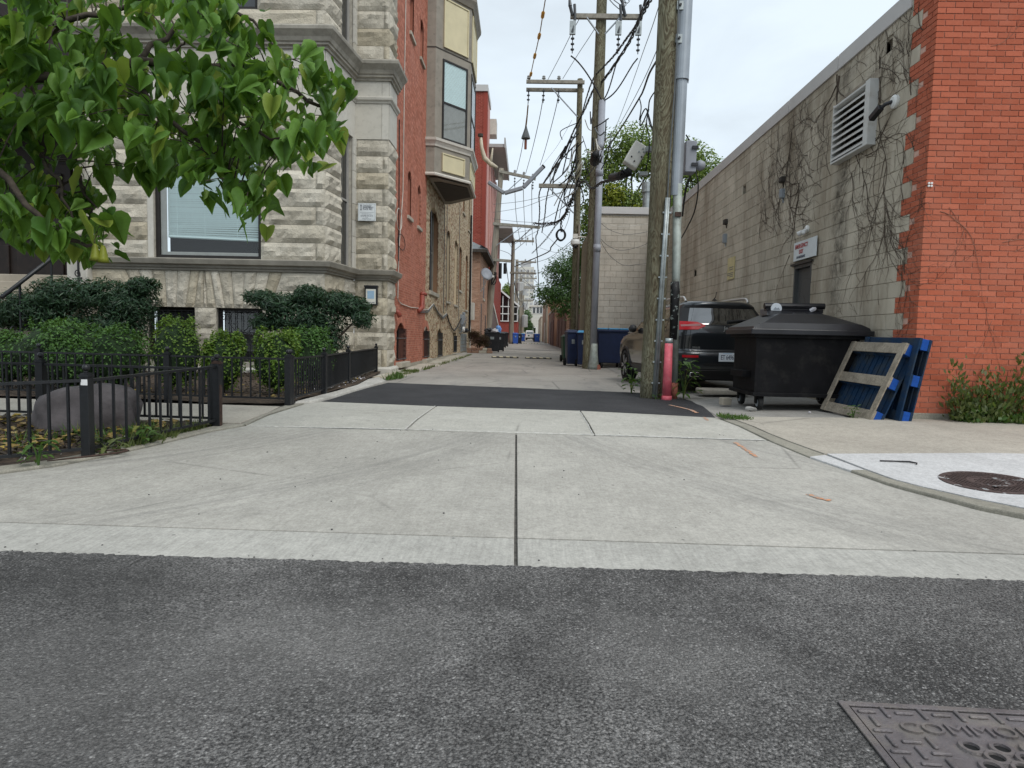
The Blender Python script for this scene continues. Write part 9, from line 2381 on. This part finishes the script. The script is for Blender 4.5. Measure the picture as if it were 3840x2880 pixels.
# survey paint on the concrete
def paint(label, pts, w, zfn, seed):
    q = random.Random(seed); m = MB()
    for (a, b) in zip(pts[:-1], pts[1:]):
        A, B = Vector((*a, 0)), Vector((*b, 0)); d = (B-A).normalized(); s = Vector((-d.y, d.x, 0)); n = 14; L = (B-A).length
        for k in range(n):
            t0, t1 = k/n, (k+1)/n; w0 = w*q.uniform(.6, 1.2)
            P = [A+d*L*t0-s*w0/2, A+d*L*t1-s*w0/2, A+d*L*t1+s*w0/2, A+d*L*t0+s*w0/2]
            m.add([(p.x, p.y, zfn(p.x, p.y)) for p in P], [(0,1,2,3)])
    return tag(m.build('paint_mark', 'orange_paint'), label, 'paint mark', 'survey paint marks')
az = lambda x, y: ground_z(y) + 0.0125
paint('orange paint stripe on the right apron slab near the kerb', [(2.04, 6.36), (2.035, 6.0), (2.02, 5.69)], 0.045, az, 1)
paint('faint orange arrow tail on the apron', [(1.97, 4.50), (1.99, 4.42), (2.05, 4.35)], 0.05, az, 2)
paint('orange paint line across the edge of the dark asphalt', [(2.10, 9.6), (2.20, 9.25), (2.26, 8.95), (2.25, 8.6)], 0.05, az, 3)
paint('orange dash on the threshold slab by the asphalt patch', [(2.22, 8.15), (2.17, 7.8)], 0.045, az, 4)
# twig and pebbles on the new pavement
m = MB(); m.tube([(2.98, 5.50, wz(2.98, 5.5)+.008), (3.10, 5.47, wz(3.1, 5.47)+.010), (3.19, 5.44, wz(3.2, 5.44)+.012), (3.23, 5.40, wz(3.2, 5.4)+.010), (3.20, 5.36, wz(3.2, 5.36)+.008)], [0.006,0.006,0.008,0.006,0.004], 6)
tag(m.build('fallen_twig', 'cable_black'), 'dark crooked twig on the white pavement slab', 'twig')
q = random.Random(44); m = MB()
for k in range(90):
    x, y = q.uniform(-3.2, 3.4), q.uniform(3.1, 8.4)
    if abs(x) > 2.3 and y > 4.2: continue
    z = ground_z(y)+0.010; s = q.uniform(.003, .007)
    m.lathe([(0,0),(s,0.0),(s*.7,s*.6),(0,s*.7)], (x, y, z), 6)
stuff(tag(m.build('scattered_grit', 'fresh_asphalt'), 'dark grit scattered over the pale concrete apron', 'grit'))
m = MB(); q = random.Random(45)
for k in range(28):
    x, y = q.uniform(-3, 3), 3.03 + abs(q.gauss(0, .05))
    s = q.uniform(.002, .006); z = ground_z(y)+ (0.009 if y > 3.03 else 0.001)
    m.lathe([(0,0),(s,0.0),(s*.7,s*.6),(0,s*.7)], (x, y, z), 6)
stuff(tag(m.build('gutter_grit', 'asphalt'), 'loose asphalt crumbs along the gutter edge', 'grit'))
# ---- sign and flyer box on the stone house
SN = thing('apartment_sign', 'white apartment company sign fixed to the rock-faced stone', 'sign', (-3.93, 15.9, 4.0))
x0, x1, z0, z1, yy = -4.155, -3.725, 3.815, 4.235, LY-0.125
boxpart('board', 'sign_white', SN, x0, x1, yy, yy+0.02, z0, z1, 0.004)
for (a, b, c, d) in ((x0+.02, x1-.02, z0+.018, z0+.022), (x0+.02, x1-.02, z1-.022, z1-.018), (x0+.018, x0+.022, z0+.02, z1-.02), (x1-.022, x1-.018, z0+.02, z1-.02)): boxpart('border_line', 'grey_metal', SN, a, b, yy-.002, yy, c, d)
UPV = (0,0,1)
for k, tx in enumerate(('CHICAGO', 'APARTMENT', 'PLACE, INC.')): text_part('lettering', tx, 0.050, 'sign_ink', (x0+.115, yy-.002, z1-.065-.040*k), XP, UPV, SN, .001, 'LEFT', .0008, sx=.92)
text_part('small_print', 'For Rental Information', 0.026, 'sign_ink', ((x0+x1)/2, yy-.002, z0+.165), XP, UPV, SN, .001)
text_part('phone_number', 'call (773) 472-3713', 0.038, 'sign_ink', ((x0+x1)/2, yy-.002, z0+.118), XP, UPV, SN, .001, bold=.0006)
text_part('small_print', 'or visit', 0.022, 'sign_ink', ((x0+x1)/2, yy-.002, z0+.082), XP, UPV, SN, .001)
text_part('web_line', 'chiapartment.com', 0.030, 'sign_ink', ((x0+x1)/2, yy-.002, z0+.050), XP, UPV, SN, .001)
boxpart('rule_line', 'sign_ink', SN, x0+.05, x1-.05, yy-.002, yy, z0+.2, z0+.204)
boxpart('key_emblem', 'sign_ink', SN, x0+.058, x0+.092, yy-.002, yy, z1-.17, z1-.04)
boxpart('key_slot', 'sign_white', SN, x0+.068, x0+.080, yy-.003, yy-.0021, z1-.15, z1-.07)
FB = thing('flyer_box', 'black flyer box with a clear front marked take one, hung on the stone corner', 'box', (-3.81, 15.85, 2.0))
x0, x1, z0, z1, yy = -3.975, -3.665, 1.80, 2.245, LY-0.16
boxpart('case', 'black_plastic', FB, x0, x1, yy, yy+0.10, z0, z1, 0.012)
boxpart('lid', 'black_plastic', FB, x0-.012, x1+.012, yy-.02, yy+.11, z1-.01, z1+.03, 0.008)
boxpart('leaflet', 'paper_white', FB, x0+.035, x1-.035, yy-.006, yy-.001, z0+.03, z1-.06)
boxpart('leaflet_panel', 'paper_blue', FB, x0+.072, x1-.072, yy-.009, yy-.0062, z0+.155, z1-.10)
text_part('lettering', 'TAKE ONE', 0.046, 'sign_ink', ((x0+x1)/2, yy-.008, z0+.060), XP, UPV, FB, .001, bold=.001, sx=.86)
boxpart('latch', 'black_plastic', FB, -3.85, -3.79, yy+.01, yy+.07, z0-.05, z0)
